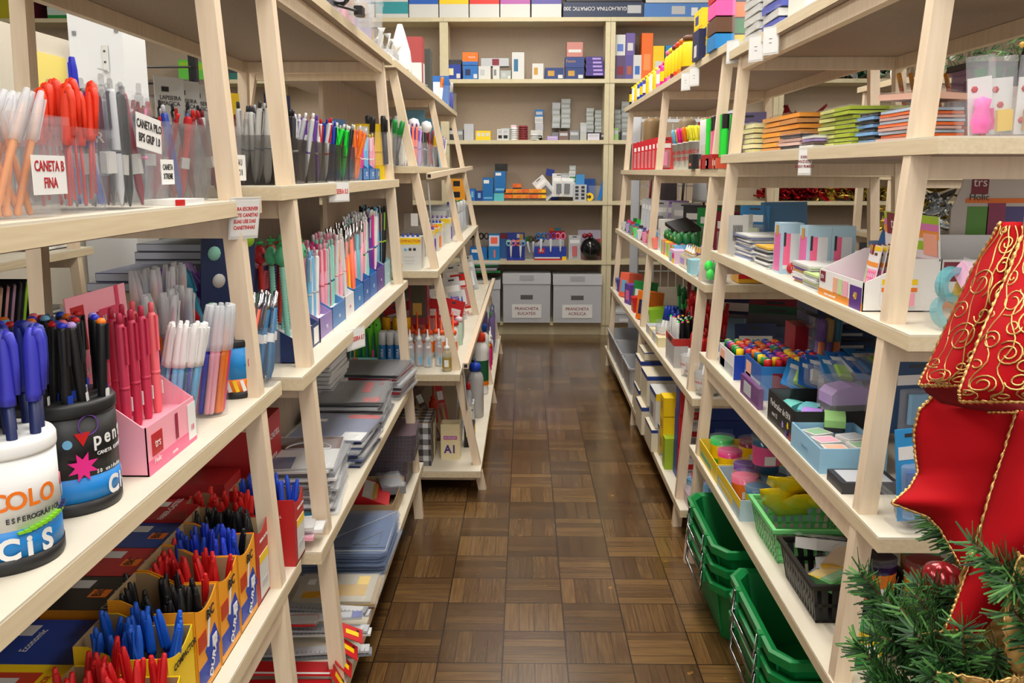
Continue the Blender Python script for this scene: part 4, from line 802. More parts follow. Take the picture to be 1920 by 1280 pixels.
nt_.links.new(wv.outputs[1], ad.inputs[0]); nt_.links.new(wv2.outputs[1], ad.inputs[1]); nt_.links.new(ad.outputs[0], crx.inputs[0]); crx.color_ramp.elements[0].color = (*lin((30, 22, 28)), 1); crx.color_ramp.elements[0].position = .8; crx.color_ramp.elements[1].color = (*lin((78, 40, 58)), 1); nt_.links.new(crx.outputs[0], b_.inputs['Base Color'])
for i in range(4):
    o = MB().cbox((0, 0, .022), (.26-.02*(i % 2), .20, .042), m_, .01); o = tag(o.build('cloth_pack', None, (-.485-.012*(3-i), 2.99, z+.0445*i), .03*(i-1)), 'dark plaid cloth pack in clear wrap, %s of the pile' % ['lowest', 'second lowest', 'second highest', 'highest'][i], 'cloth pack'); MB().cbox((0, 0, .022), (.266-.02*(i % 2), .206, .044), clear((200, 200, 210), 'thinwrap', .1, .05), .01).build('clear_wrap', o)
# ================================================================ far left unit
def pc(label, a, b_, t, z, Y, dep, c='white', dec=(), txt=(), cat='box', name='carton', zb=None, group=None, lid=None):
    """box facing the camera, spanning photo columns a..b and up to photo row t, its front at distance Y"""
    x0, x1 = SY(a, t, Y).x, SY(b_, t, Y).x; z0 = z if zb is None else SY(a, zb, Y).z; h = SY(a, t, Y).z-z0
    return carton(name, label, cat, ((x0+x1)/2, Y+dep/2, z0), (abs(x1-x0), dep, h), c, dec, [(q[0], q[1], q[2], q[3], q[4]*h, q[5])+tuple(q[6:]) for q in txt], group=group, lid=lid)
z = .85
def nozz(x, y, z0, c, r, h, parent):
    return MB().lathe([(r, 0), (r, h*.35), (r*.6, h*.5), (r*.3, h), (.0008, h+.001)], c, None, 10).build('spare_nozzle', parent, (x, y, z0))
o = pc('white box with a yellow lettered band and three printed circles, at the near end', 745, 788, 446, z, 3.30, .14, 'offw', [('-y', 0, .80, 1, 1, 'yellow'), ('-y', .05, .08, .2, .2, 'gold')], [('-y', .5, .9, 'COMPACTOR', .12, 'red'), ('-y', .5, .42, '-------------', .08, 'grey'), ('-y', .5, .3, '-------------', .08, 'grey'), ('-y', .5, .2, '----------', .08, 'grey')])
hh = SY(745, 446, 3.3).z-z
for i, c in enumerate(['sky', 'dark', 'dark']): MB().lathe([(.001, 0), (.0055, 0), (.0055, .0006), (.001, .0006)], c, Matrix.Translation((-.012+.016*i, -.071, hh*.65)) @ Matrix.Rotation(H, 4, 'X'), 14).build('printed_circle', o)
for i in range(4): nozz(-.03+.018*i, 0, hh, 'blue', .005, .012, o)
def gbox(label, a, b_, t, Y, dep, cap, pic):
    o = pc(label, a, b_, t, z, Y, dep, 'offw', [('+x', .5, .78, 1, 1, 'yellow'), ('+x', .3, .1, .7, .6, pic), ('-y', .6, .82, 1, 1, 'yellow')]); 
    x0, x1 = SY(a, t, Y).x, SY(b_, t, Y).x; h = SY(a, t, Y).z-z
    for i in range(4): nozz((i-1.5)*abs(x1-x0)/5, 0, h, cap, .006, .014, o)
    MB().box((abs(x1-x0)/2+.003, 0, h*.4), (.004, .03, h*.5), cap if cap != 'blue' else 'silver').build('side_picture', o)
gbox('first white glue box with purple caps behind the near circle-printed one', 797, 812, 432, 3.85, .12, 'purple', 'silver')
gbox('second white glue box with orange caps and a big picture of a bottle', 800, 822, 428, 4.1, .12, 'orange', 'orange')
gbox('third white glue box with blue caps', 797, 829, 419, 4.32, .14, 'blue', 'offw')
gbox('fourth and tallest white glue box with purple caps by the middle leg', 800, 843, 410, 4.55, .16, 'purple', 'white')
o = pc('clear hanging pack of three purple glue bottles behind the circle-printed box', 757, 790, 400, z, 3.55, .05, CL, [('-y', 0, 0, 1, .15, 'yellow'), ('-y', .4, .75, .8, 1, 'white')], cat='packet', name='plastic_packet')
for i in range(3): bottle('purple-capped glue bottle, %s of the trio at the near end' % ['left', 'middle', 'right'][i], (SY(767+8*i, 430, 3.5).x, 3.48+.012*(i % 2), z), .011, .10, 'offw', 'purple', nozzle=.02)
carton('carton', 'brown cardboard box at the rear of the far left unit', 'box', (-.66, 3.62, z), (.12, .14, .14), (96, 76, 58), [('-y', .1, .9, .9, 1, 'rpen')])
for i in range(3): bin_('large clear bin of slim grey boxes on the glue shelf, %s' % ['nearest', 'middle', 'farthest'][i], (-.455, 4.78+.20*i, z), .13, .18, .17, FROST, .95, .004)
for i in range(9): carton('carton', 'slim pale box in the large clear bins, glue shelf', 'box', (-.455, 4.72+.065*i, z+.003), (.10, .045, .15), ['offw', 'silver', 'grey'][i % 3], group='slim pale boxes in clear bins')
for i in range(3): bin_('clear bin of blue capped tubes at the far end, %s' % ['nearest', 'middle', 'farthest'][i], (-.42, 5.42+.22*i, z), .12, .20, .16, FROST, .95, .004)
for i in range(15): pen('marker', [('silver', 'blue'), ('offw', 'green'), ('silver', 'white')][i % 3]+('grey',), (-.44+.025*(i % 3), 5.36+.042*i, z), (R.gauss(0, .05), R.gauss(0, .05), 0), 'upright glue tube in a clear bin at the far end', 'glue tubes at the far end', 1.3)
o = pc('clear box with a yellow and dark window and red frame, behind the near leg', 766, 800, 518, z=.6, Y=3.6, dep=.1, c='wine', dec=[('-y', .12, .15, .9, .85, (70, 64, 40)), ('-y', .2, .2, .7, .45, 'gold')])
# glue shelf .47
z = .47
for i, (px_, lean_) in enumerate([(769, 0), (786, 0), (802, 0), (823, 0), (842, 0)]):
    y = 3.40+.02*(i % 2)+.02*(i == 4); x = SY(px_, 650, y).x
    k = bottle('clear glue bottle with a white nozzle, %s from the post' % ['first', 'second', 'third', 'fourth', 'fifth'][i], (x, y, z), .0165, .115, clear((205, 215, 225), 'gluebody', .45, .12), 'white', nozzle=.03)
    MB().box((.004, -.0172, .080), (.014, .001, .010), 'white').build('price_sticker', k); MB().box((.006, -.0172, .025), (.008, .001, .026), 'sky').build('label', k)
k = bottle('short clear bottle of golden glue in front of the taller ones', (SY(838, 680, 3.33).x, 3.33, z), .0175, .095, clear((214, 206, 170), 'oil', .5, .1), 'white', [(.12, .55, (168, 142, 60))], .03); MB().box((0, -.0185, .032), (.016, .001, .026), 'white').build('paper_label', k)
for i in range(9):
    x = SY(763+11*i, 620, 3.62).x; k = bottle('glue bottle with an orange cone nozzle, number %s in the rear row' % ['one', 'two', 'three', 'four', 'five', 'six', 'seven', 'eight', 'nine'][i], (x, 3.58+.03*(i % 2), z), .0165, .11, (222, 222, 218), (240, 90, 30), [(.2, .6, 'orange')], .05+.012*(i % 3), capr=.014)
for i in range(3): # glue sticks
    for j in range(2):
        k = MB().lathe([(.0135, 0), (.0135, .022), (.0128, .023), (.0128, .092), (.0142, .093), (.0142, .134), (.0125, .138)], 'silver', None, 16); o = tag(k.build('glue_stick', None, (SY(718+14.5*i, 680, 3.38).x, 3.38+.035*j, z)), 'silver-capped glue stick in the %s row' % ['front', 'rear'][j], 'glue stick', '%s glue sticks' % ['front', 'rear'][j])
        MB().lathe([(.0137, .024), (.0137, .090)], (24, 100, 160), None, 16, closed=False).build('label', o)
        if j == 0: writing('COLA', .012, 'white', o, Matrix.Translation((0, -.0145, .06)) @ Matrix.Rotation(H, 4, 'X') @ Matrix.Rotation(H, 4, 'Z'))
for i in range(4): k = tag(MB().lathe([(.015, 0), (.015, .09), (.0165, .09), (.0165, .135), (.015, .14)], (240, 180, 10), None, 16).build('glue_stick', None, (SY(706+19*i, 620, 3.60).x, 3.60, z+.02)), 'yellow glue tube behind the silver glue sticks, %s from the display' % ['first', 'second', 'third', 'fourth'][i], 'glue stick')
d = display('mint card display of green capped toy pens beside the glue sticks', (SY(684, 680, 3.42).x, 3.44, z), .11, .07, .035, .14, (110, 200, 200), 0, front=[('-y', 0, 0, 1, .35, (210, 70, 130)), ('-y', .08, .6, .3, .95, 'red')], header=0)
for i, (a, c) in enumerate([(-.035, 'gold'), (0, 'green'), (.035, 'hot')]): MB().box((a, -.0365, .05), (.006, .001, .03), c).build('printed_pen', d)
for i in range(4):
    k = MB().lathe([(.007, 0), (.009, .09), (.013, .1), (.016, .125), (.012, .148), (.002, .156)], (100, 200, 50), None, 12); o = tag(k.build('toy_pen', None, (SY(668+13*i, 640, 3.43).x, 3.44, z+.02+.008*(i % 2))), 'lime green rounded toy pen in the mint display, %s' % ['first', 'second', 'third', 'fourth'][i], 'pen'); MB().lathe([(.001, 0), (.004, .001), (.001, .003)], 'black', Matrix.Translation((0, -.014, .128)) @ Matrix.Rotation(H, 4, 'X'), 8).build('eye', o)
for i in range(5):
    blister('red hanging bag card on the glue shelf, %s of the bunch' % ['first', 'second', 'third', 'fourth', 'fifth'][i], (SY(768+14*i, 560, 3.8).x, 3.74+.035*i, z), .12, .20, (196, 22, 30), 0, 0, None, 'red', ('FABER-CASTELL', .012, 'rosy'), lean=-.25+.12*i)
o = pc('white box with a yellow band and blue nozzles on the glue shelf', 829, 867, 574, z, 3.95, .10, 'offw', [('-y', 0, .66, 1, .95, 'yellow')], [('-y', .5, .8, 'COMPACTOR', .16, 'red')])
hh = SY(829, 574, 3.95).z-z
for i in range(6): nozz(-.04+.016*i, -.01*(i % 2), hh, 'blue', .006, .022+.008*(i % 3), o)
k = bottle('white bottle with a big red cap on the glue shelf', (SY(852, 640, 3.75).x, 3.75, z), .018, .12, 'white', 'red', nozzle=.004, capr=.019)
k = bottle('white bottle with a pale pink cap on the glue shelf', (SY(861, 640, 3.86).x, 3.86, z), .016, .12, (190, 220, 200), (240, 214, 226), nozzle=.004, capr=.016)
for i in range(10):
    y = 4.1+.2*i; blister('clear bag of white craft pieces on the far glue shelf, number %s' % ['one', 'two', 'three', 'four', 'five', 'six', 'seven', 'eight', 'nine', 'ten'][i], (-.33-.05*(i % 2), y, z), .12, .16+.03*(i % 3), ['white', 'offw', 'silver', 'lilac', 'red', 'offw', 'grey', 'white', 'silver', 'offw'][i], .9, -.25, None, ['white', 'gold', 'purple', 'silver'][i % 4])
for i in range(8): pack('dark rear packet on the glue shelf, number %s' % ['one', 'two', 'three', 'four', 'five', 'six', 'seven', 'eight'][i], (-.58, 3.75+.26*i, z), .14, .22, .10+.06*(i % 3), [(70, 40, 40), 'silver', 'grey', 'wine', 'offw', (90, 80, 70), 'silver', 'grey'][i], seed=i)
# bottom shelf .10
z = .10
PLB = nodes('check_paper'); m2_, nt_, b_, N_ = PLB; L_ = nt_.links.new
tcx = N_('ShaderNodeTexCoord'); sp_ = N_('ShaderNodeSeparateXYZ'); L_(tcx.outputs['Object'], sp_.inputs[0])
def mth(op, a, c_):
    n = N_('ShaderNodeMath', operation=op)
    for i, v in enumerate((a, c_)):
        if isinstance(v, (int, float)): n.inputs[i].default_value = v
        else: L_(v, n.inputs[i])
    return n.outputs[0]
def bars(s, per, ph, w_): return mth('LESS_THAN', mth('FRACT', mth('ADD', mth('MULTIPLY', s, 1/per), ph), 0), w_)
yy_ = mth('ADD', sp_.outputs[1], sp_.outputs[2]); wx = mth('MULTIPLY', mth('ADD', bars(sp_.outputs[0], .045, 0, .45), bars(yy_, .045, 0, .45)), .5)
cr_ = N_('ShaderNodeValToRGB'); cr_.color_ramp.interpolation = 'CONSTANT'; e_ = cr_.color_ramp.elements; e_[0].color = (*lin((58, 54, 52)), 1); e_[1].position = .75; e_[1].color = (*lin((214, 214, 214)), 1); k_ = e_.new(.3); k_.color = (*lin((128, 126, 128)), 1); L_(wx, cr_.inputs[0])
mg = N_('ShaderNodeMixRGB'); mg.inputs[2].default_value = (*lin((170, 130, 60)), 1); L_(mth('MAXIMUM', bars(sp_.outputs[0], .09, .3, .08), bars(yy_, .09, .3, .08)), mg.inputs[0]); L_(cr_.outputs[0], mg.inputs[1]); L_(mg.outputs[0], b_.inputs['Base Color'])
for i in range(2):
    carton('gift_box', '%s black, white and gold checked gift box of the pair' % ['lower', 'upper'][i], 'box', (-.475, 3.44, z+.085*i), (.24, .22, .083), m2_)
def milk(label, px_, y, t, txt, txt2=True):
    x = SY(px_, 850, y).x
    o = MB(); openbox(o, .075, .07, .14, (228, 212, 168), .0015, 1, None, 0, .001); o.box((0, .0, .11), (.070, .065, .0008), (200, 206, 212)); r = tag(o.build('open_carton', None, (x, y, z)), label, 'carton')
    T, _, _ = faceT((.075, .07, .14), '-y', .5, .28, .001); writing(txt, .045, (70, 40, 130), r, T, bold=.03, sx=.9)
    T, _, _ = faceT((.075, .07, .14), '-y', .5, .62, .001); MB().box((0, 0, 0), (.052, .014, .0008), (180, 60, 150), T).build('printed_ribbon', r); T, _, _ = faceT((.075, .07, .14), '-y', .5, .62, .002); writing('ACRILEX', .012, 'white', r, T)
milk('cream open carton lettered A1 near the leg', 846, 3.45, 786, 'A1'); milk('cream open carton lettered A2 beside the checked boxes', 799, 3.47, 790, 'A2')
for i in range(4): o = blister('clear sheathed brush leaning behind the cream cartons, %s' % ['leftmost', 'second', 'third', 'rightmost'][i], (SY(805+18*i, 830, 3.64).x, 3.66, z), .03, .26, ['dark', 'brown', 'red', 'silver'][i], 0, -.2, None, 'gold', lean=-.7+.25*i)
k = bottle('orange cone shaped tube at the back of the bottom shelf', (SY(813, 800, 3.95).x, 3.95, z), .02, .12, (220, 60, 30), (220, 60, 30), nozzle=.10)
o = pc('small white box with blue caps and blue lettering at the bottom shelf', 857, 888, 757, z, 3.85, .09, 'offw', [('-y', .05, .72, .95, .78, 'navy'), ('-y', .05, .62, .8, .67, 'navy')])
for i in range(4): nozz(-.03+.018*i, 0, SY(857, 757, 3.85).z-z, 'blue', .006, .012, o)
carton('carton', 'black box with yellow print beside the leg at the bottom shelf', 'box', (-.225, 3.62, z), (.04, .10, .09), 'black', [('+x', .2, .5, .8, .9, 'yellow'), ('-y', .2, .5, .9, .9, 'yellow')])
bottle('tall clear bottle with a bright blue cap', (-.225, 4.05, z), .038, .25, clear((200, 200, 200), 'milky', .75, .2), (20, 70, 200), nozzle=.02, capr=.026)
bottle('slim clear bottle with a red cap in front of the tall blue-capped one', (-.245, 3.86, z), .018, .20, clear((215, 220, 225), 'milk2', .5, .2), 'red', [(.2, .5, 'white')], nozzle=.01, capr=.010)
bottle('ribbed white bottle with an orange cap and a dark green label', (-.225, 4.50, z), .042, .31, 'white', 'rpen', [(.22, .56, (26, 90, 56)), (.15, .22, 'orange')], .01, ribs=True, capr=.027)
bottle('white bottle with a blue cap behind the orange-capped one', (-.23, 4.84, z), .038, .30, 'white', (20, 80, 190), [(.2, .5, 'offw')], .01, capr=.024)
for i in range(6):
    bottle('small paint bottle with a pointed cap at the far end, number %s' % ['one', 'two', 'three', 'four', 'five', 'six'][i], (-.205-.03*(i % 2), 5.05+.07*i, z), .018, .15, ['hot', 'orange', 'red', 'green', 'white', 'hot'][i], ['yellow', 'yellow', 'white', 'white', 'white', 'red'][i], nozzle=.05, capr=.012)
bn = bin_('tall clear bin of purple tubes hanging at the far end', (-.235, 5.72, z+.002), .12, .40, .26, FROST, .95, .004)
for i in range(10): bottle('purple tube in the tall clear bin at the far end', (-.26+.05*(i % 2), 5.58+.07*(i//2), z+.004), .018, .25, 'purple', ['purple', 'green', 'lilac'][i % 3], nozzle=.01, group='purple tubes')
for i in range(5): carton('carton', 'dim brown box at the rear of the bottom shelf, number %s' % ['one', 'two', 'three', 'four', 'five'][i], 'box', (-.60, 4.1+.4*i, z), (.16, .3, .2+.03*(i % 2)), [(90, 74, 60), (110, 100, 90), 'grey', 'brown', 'silver'][i])
# ================================================================ top of the left units
z = 1.575
for i in range(5):
    y = 2.05+.22*i
    for j in range(2 if i < 4 else 3): 
        bn = bin_('clear stacking box on the top shelf, column %s tier %s' % (['one', 'two', 'three', 'four', 'five'][i], ['one', 'two', 'three'][j]), (-.52, y, z+.075*j), .14, .20, .072, WRAP, .96, .006)
        for q in range(4): carton('parts_pack', 'small pale packet in the clear stacking boxes', 'packet', (-.52+R.uniform(-.02, .02), y-.06+.04*q, z+.075*j+.004), (.08, .03, .045), ['offw', 'silver', (220, 180, 170), 'rosy', 'lilac', 'gold'][(i+q+j) % 6], group='small packets in stacking boxes')
    MB().box((0, 0, 0), (.004, .02, .03), 'gold').build('clip', bn, (.072, 0, .06))
o = MB().tube([(-.44+.03*math.cos(a*1.1)+.004*math.sin(a*3), 2.22+.05*math.sin(a*1.1)+.01*(a % 2), 1.59+.022*(1+math.sin(a*.7))) for a in range(26)]+[(-.432, 2.34, 1.592), (-.428, 2.42, 1.60)], .0035, 'black', 6)
o.cbox((-.426, 2.45, 1.603), (.022, .05, .022), 'black', .006).tube([(-.430, 2.475, 1.603), (-.430, 2.50, 1.603)], .003, CHROME, 6).tube([(-.420, 2.475, 1.603), (-.420, 2.50, 1.603)], .003, CHROME, 6)
tag(o.build('power_cord', None, (0, 0, 0)), 'coiled black power cord with a two-pin plug on the top shelf edge', 'cord')
tag(MB().lathe([(.04, 0), (.055, .09), (.03, .12)], clear((220, 90, 140), 'pinkbag', .6, .1), None, 10).build('pink_bag', None, (-.53, 1.93, z)), 'crumpled translucent pink bag on the top shelf', 'bag')
z = 1.58
o = MB().cbox((0, 0, .018), (.20, .28, .03), 'white', .03).cbox((.04, 0, .045), (.12, .20, .02), 'silver', .02).cbox((.07, -.12, .02), (.05, .05, .036), 'offw', .01); tag(o.build('desk_punch', None, (-.58, 3.52, z)), 'white desk machine lying flat on the far left top shelf', 'machine')
o = MB().box((0, 0, 0), (.14, .002, .11), 'card').box((-.04, -.003, -.02), (.05, .003, .06), 'orange'); o = tag(o.build('kraft_envelope', None, (-.66, 3.72, z+.055)), 'brown kraft envelope with an orange corner standing on the top shelf', 'envelope'); 
bgm = MB(); 
for q in range(7):
    P = [[(-.09+.022*q+R.uniform(-.008, .008)+(j/8)*.03*R.uniform(-1, 1), -.03+.012*(q % 3)+i*.012, j*.03*(1-.1*abs(q-3))) for j in range(8)] for i in range(3)]; bgm.sheet(P, 'offw', .002)
tag(bgm.build('white_paper_bags', None, (-.575, 4.0, z)), 'bunch of crumpled white paper bags standing upright', 'bag')
bgm = MB().lathe([(.045, 0), (.05, .05), (.042, .12), (.02, .20), (.01, .23)], (236, 234, 230), None, 9); tag(bgm.build('white_bag', None, (-.53, 4.02, z)), 'tall twisted white bag in a dark sleeve', 'bag')
carton('carton', 'tall wine and orange box with white stripes on the far left top shelf', 'box', (-.525, 4.42, z), (.10, .09, .23), (160, 60, 60), [('-y', .05, .05, .95, .5, 'offw'), ('-y', .1, .0, .4, .3, (220, 80, 40)), ('+x', .1, .05, .9, .5, 'offw')])
carton('carton', 'dark tall box behind the wine and orange box', 'box', (-.52, 4.62, z), (.12, .12, .20), (70, 76, 72))
o = carton('carton', 'black flat tray lying near the top shelf edge', 'tray', (-.515, 3.68, z), (.06, .18, .03), 'black'); o = carton('carton', 'small kraft box lying behind the black tray', 'box', (-.52, 3.92, z), (.06, .14, .04), (190, 140, 80), rot=(.1, .1, .1))
o = carton('ruler', 'grey acrylic strip overhanging the top shelf edge', 'ruler', (-.485, 4.12, z+.001), (.05, .30, .004), 'silver', rz=-.12)
for i in range(8): pen('marker', [['white', 'red', 'blue', 'yellow', 'silver', 'blue', 'offw', 'coral'][i], ['orange', 'white', 'blue', 'red', 'white', 'silver', 'blue', 'white'][i], 'white'], (-.50+.02*(i % 3), 5.5+.07*i, z), (R.gauss(0, .05), R.gauss(0, .05), 0), 'bright marker standing at the far end of the top shelf, number %s' % ['one', 'two', 'three', 'four', 'five', 'six', 'seven', 'eight'][i], None, 1.2)
bin_('clear box of bright markers at the far end of the top shelf', (-.485, 5.74, z), .09, .56, .11, CL, .97)
carton('carton', 'blue upright folder box at the far end of the top shelf', 'box', (-.50, 5.55, z), (.10, .05, .17), (30, 100, 180), [('-y', .1, .2, .5, .8, 'white')])
# ================================================================ back wall goods
Yb = 6.79
N10 = ['one', 'two', 'three', 'four', 'five', 'six', 'seven', 'eight', 'nine', 'ten', 'eleven', 'twelve']
def bk(label, a, b_, t, z, c='white', dec=(), txt=(), dep=.14, Y=Yb, **k): return pc(label, a, b_, t, z, Y, dep, c, dec, txt, **k)
z = 2.27
for i, (a, b_, c, c2, nm) in enumerate([(703, 764, (30, 150, 160), (60, 170, 100), 'teal and green'), (766, 821, (20, 90, 190), 'white', 'blue'), (823, 878, 'yellow', 'white', 'yellow'), (880, 936, (226, 50, 40), 'white', 'red'), (938, 994, (180, 90, 170), 'white', 'mauve'), (997, 1053, (90, 80, 160), 'white', 'violet dotted')]):
    bk('white archive box with a %s band on the top back shelf' % nm, a, b_, -40, z, 'offw', [('-y', 0, .36 if i else .12, 1, .60 if i else .42, c)]+([('-y', 0, .52, 1, 1, c2)] if i == 0 else []), dep=.22)
bk('long dark blue box lettered in white with a picture of a cutter', 1056, 1207, 4, z, (44, 56, 84), [('-y', .8, .3, .97, .8, 'silver')], [('-y', .4, .6, 'GUILHOTINA COPIATIC 200', .33, 'white', math.pi)], dep=.22)
bk('long light blue box with a picture of a cutter', 1208, 1356, 6, z, (80, 130, 200), [('-y', .35, .25, .52, .8, 'silver'), ('-y', .6, .15, .68, .7, 'white'), ('-y', .86, .1, .99, .9, 'offw')], dep=.22)
bk('grey flat carton lying on the dark blue lettered box', 1062, 1205, -30, z, 'dark', zb=3, dep=.2)
bk('white flat carton lying on the light blue box', 1212, 1350, -30, z, 'offw', zb=5, dep=.2)
for i, (a, b_) in enumerate(((1359, 1404), (1408, 1470), (1474, 1540), (600, 650), (655, 700))): bk('archive box on the top back shelf behind the units, number %s' % N10[i], a, b_, -40, z, 'offw', [('-y', 0, .36, 1, .6, ['red', 'blue', 'green', 'orange', 'teal'][i])], dep=.22)
z = 1.85
rows = [(824, 831, 105, 'offw', 'red', 'thin white box with a red stripe beside the upright'), (836, 864, 121, (26, 60, 160), 'cream', 'blue box with a picture of a bottle'), (868, 896, 123, (30, 110, 190), 'navy', 'pile of three blue rolls boxes'), (897, 920, 124, 'offw', 'silver', 'stacked white carton group with an orange lid'), (924, 937, 124, 'offw', 'grey', 'small white box with a dark picture'), (938, 958, 132, (170, 178, 174), 'silver', 'low grey-green carton beside the small white box'), (960, 983, 98, 'offw', (40, 110, 150), 'tower of three white boxes with blue triangles'), (998, 1019, 119, 'offw', 'gold', 'white and pale yellow small box'), (1022, 1057, 127, (36, 60, 120), 'gold', 'navy box lettered in gold, left one'), (1060, 1095, 127, (36, 60, 120), 'gold', 'navy box lettered in gold, lower right one')]
for i, (a, b_, t, c, c2, lb) in enumerate(rows): bk(lb, a, b_, t, z, c, [('-y', .15, .3, .5, .75, c2), ('-y', .7, .1, .95, .4, 'offw')])
bk('orange and blue box on top of the blue rolls', 867, 896, 98, z, 'orange', [('-y', 0, 0, 1, .28, (40, 110, 190))], [('-y', .6, .6, 'TINTA', .2, 'white')], zb=122); bk('clear grey bag with a red stripe on the cartons', 902, 954, 109, z, 'silver', [('-y', .4, .1, .65, .9, 'wine')], zb=124, dep=.1)
bk('dark open flap box behind the bottle picture box', 833, 865, 112, z, 'dark', zb=121, dep=.1)
bk('navy box lettered in gold, upper right one', 1060, 1095, 107, z, (44, 66, 130), [], [('-y', .3, .6, 'Faxon', .4, 'gold')], zb=126.5)
bk('faded red torn box on the navy boxes', 1063, 1093, 79, z, (196, 130, 120), [('-y', .1, .3, .9, .5, 'offw')], zb=106.5)
for i in range(5): bk('purple lettered flat box, %s of the pile' % ['lowest', 'second', 'third', 'fourth', 'highest'][i], 1098+(i % 2), 1134-i, 135-7.2*i, z, (66, 50, 130), [('-y', .4, .2, .9, .7, 'lilac')], zb=142-7.2*i)
for i, (a, b_, t, zb, c, c2) in enumerate([(1154, 1173, 104, None, (90, 70, 110), 'wine'), (1173, 1188, 103, None, (90, 80, 150), (170, 90, 60)), (1188, 1203, 103, None, 'offw', (60, 110, 190)), (1154, 1173, 65, 104, 'offw', (90, 120, 200)), (1174, 1191, 62, 103, (110, 90, 160), 'offw'), (1204, 1225, 62, None, (240, 110, 30), (250, 150, 80)), (1225, 1246, 86, None, 'yellow', 'offw'), (1248, 1270, 85, None, (40, 130, 190), 'offw'), (1272, 1290, 82, None, (240, 180, 170), 'rosy'), (1292, 1330, 96, None, (60, 60, 110), 'silver')]):
    bk(['wine framed upright box', 'purple box with a rust picture', 'white box with a blue drop', 'white box with a blue drop, upper tier', 'lilac box with a white label, upper tier', 'tall orange box', 'yellow box with a white label', 'blue box with a white panel', 'pale pink box', 'dark violet box'][i]+' right of the double upright', a, b_, t, z, c, [('-y', .2, .2, .8, .55, c2)], zb=zb)
z = 1.425
low = [(838, 856, 240, 'dark'), (858, 868, 242, 'grey'), (870, 888, 232, 'silver'), (940, 957, 240, (170, 178, 170)), (958, 968, 234, (215, 190, 195)), (995, 1016, 244, (200, 200, 190)), (1000, 1016, 254, 'offw'), (1026, 1046, 255, 'lilac'), (1048, 1066, 246, (120, 96, 90)), (1068, 1086, 244, 'grey'), (1088, 1100, 230, (180, 184, 180)), (1102, 1124, 250, (210, 205, 220)), (1126, 1146, 250, (60, 60, 64)), (1147, 1160, 240, (150, 190, 120)), (1166, 1180, 244, 'grey'), (1182, 1200, 242, 'lilac')]
for i, (a, b_, t, c) in enumerate(low): bk('small %s pack in the low row of clips and pins, number %s' % ('pale', N10[i] if i < 12 else ['thirteen', 'fourteen', 'fifteen', 'sixteen'][i-12]), a, b_, t, z, c, [('-y', .1, .5, .9, .8, 'silver')], dep=.1)
bk('yellow box with white circles among the clip packs', 892, 920, 245, z, 'yellow', [('-y', .1, .4, .3, .8, 'offw'), ('-y', .4, .4, .6, .8, 'offw'), ('-y', .7, .4, .9, .8, 'offw')], dep=.1)
bk('white box with four dark pictures among the clip packs', 932, 954, 242, z, 'offw', [('-y', .1, .15, .42, .45, 'black'), ('-y', .55, .15, .9, .45, 'black'), ('-y', .1, .6, .42, .9, 'silver'), ('-y', .55, .6, .9, .9, 'silver')], dep=.1, Y=6.77)
for lb, a, n, c, r in (('white reel', 964, 6, 'white', .025), ('dark red reel', 981, 7, (140, 50, 56), .035), ('wide white reel', 1002, 3, 'offw', .035)):
    x = SY(a, 255, 6.86).x
    for i in range(n): tag(MB().lathe([(r, 0), (r, .009), (r*.85, .010), (r*.85, .0145)], c, None, 18).build('reel', None, (x, 6.86-(.08 if n < 7 else .06), z+.0148*i)), '%s in the stack on the clip shelf, tier %s' % (lb, N10[i]), 'reel')
def tower(a, b_, zb, t, n, c, lb, zz=z, Y=6.82):
    for i in range(n):
        q = (zb-t)/n; bk('%s, tier %s' % (lb, N10[i]), a+(i % 2)*.6, b_+(i % 2)*.6, zb-q*(i+1)+.3, zz, c[i % len(c)], [('-y', .1, .25, .9, .7, 'silver')], zb=zb-q*i, dep=.08, Y=Y)
G1 = (160, 168, 160); G2 = (178, 184, 178)
tower(1003, 1018, 258, 205, 4, ['offw', 'silver', 'offw', (30, 120, 190)], 'small box of the tower with a blue top', Y=6.93); tower(1035, 1050, 240, 192, 4, [G1, G2, G1, 'silver'], 'grey-green clip box of the first tower', Y=6.93); tower(1052, 1069, 240, 185, 6, [G1, G2], 'grey-green clip box of the tallest tower', Y=6.93)
tower(1099, 1113, 250, 202, 6, [G1, G2], 'grey-green clip box of the third tower', Y=6.93); tower(1115, 1128, 250, 206, 6, [G2, G1], 'grey-green clip box of the fourth tower', Y=6.93); tower(1152, 1164, 250, 205, 5, [G1, G2], 'grey-green clip box just right of the double upright', Y=6.93); tower(1165, 1180, 250, 190, 6, [G1, G2], 'grey-green clip box of the rightmost tower', Y=6.93)
for n, a in enumerate((1035, 1052, 1099, 1115, 1152, 1165)): bk('plain carton under the clip box tower, number %s' % N10[n], a, a+14, 248, z, 'grey', dep=.08, Y=6.93)
z = .99
for i, (a, b_, t, c) in enumerate([(880, 891, 354, (30, 110, 190)), (892, 905, 358, (30, 60, 140)), (840, 872, 355, (226, 150, 30)), (840, 872, 335, (226, 150, 30))]): bk(['blue small box beside the leg', 'navy small box beside the tall blue ones', 'orange and black box, lower one by the leg', 'orange and black box, upper one by the leg'][i], a, b_, t, z, c, [('-y', .3, .3, .7, .8, 'black' if i > 1 else 'sky')], zb=None if i < 3 else 355)
bk('shorter tall blue box with a white logo panel', 905, 925, 333, z, (20, 110, 180), [('-y', .1, .75, .6, .9, 'white'), ('-y', .1, .1, .9, .16, 'sky')]); bk('taller blue box standing on the aqua one', 927, 948, 321, z, (20, 110, 180), [('-y', .1, .8, .6, .93, 'white'), ('-y', .1, .1, .9, .2, 'sky')], zb=361)
bk('small aqua box under the taller blue box', 926, 945, 362, z, (90, 190, 200)); bk('black box on top of the taller blue box', 928, 951, 307, z, 'black', zb=320.5)
k = 0
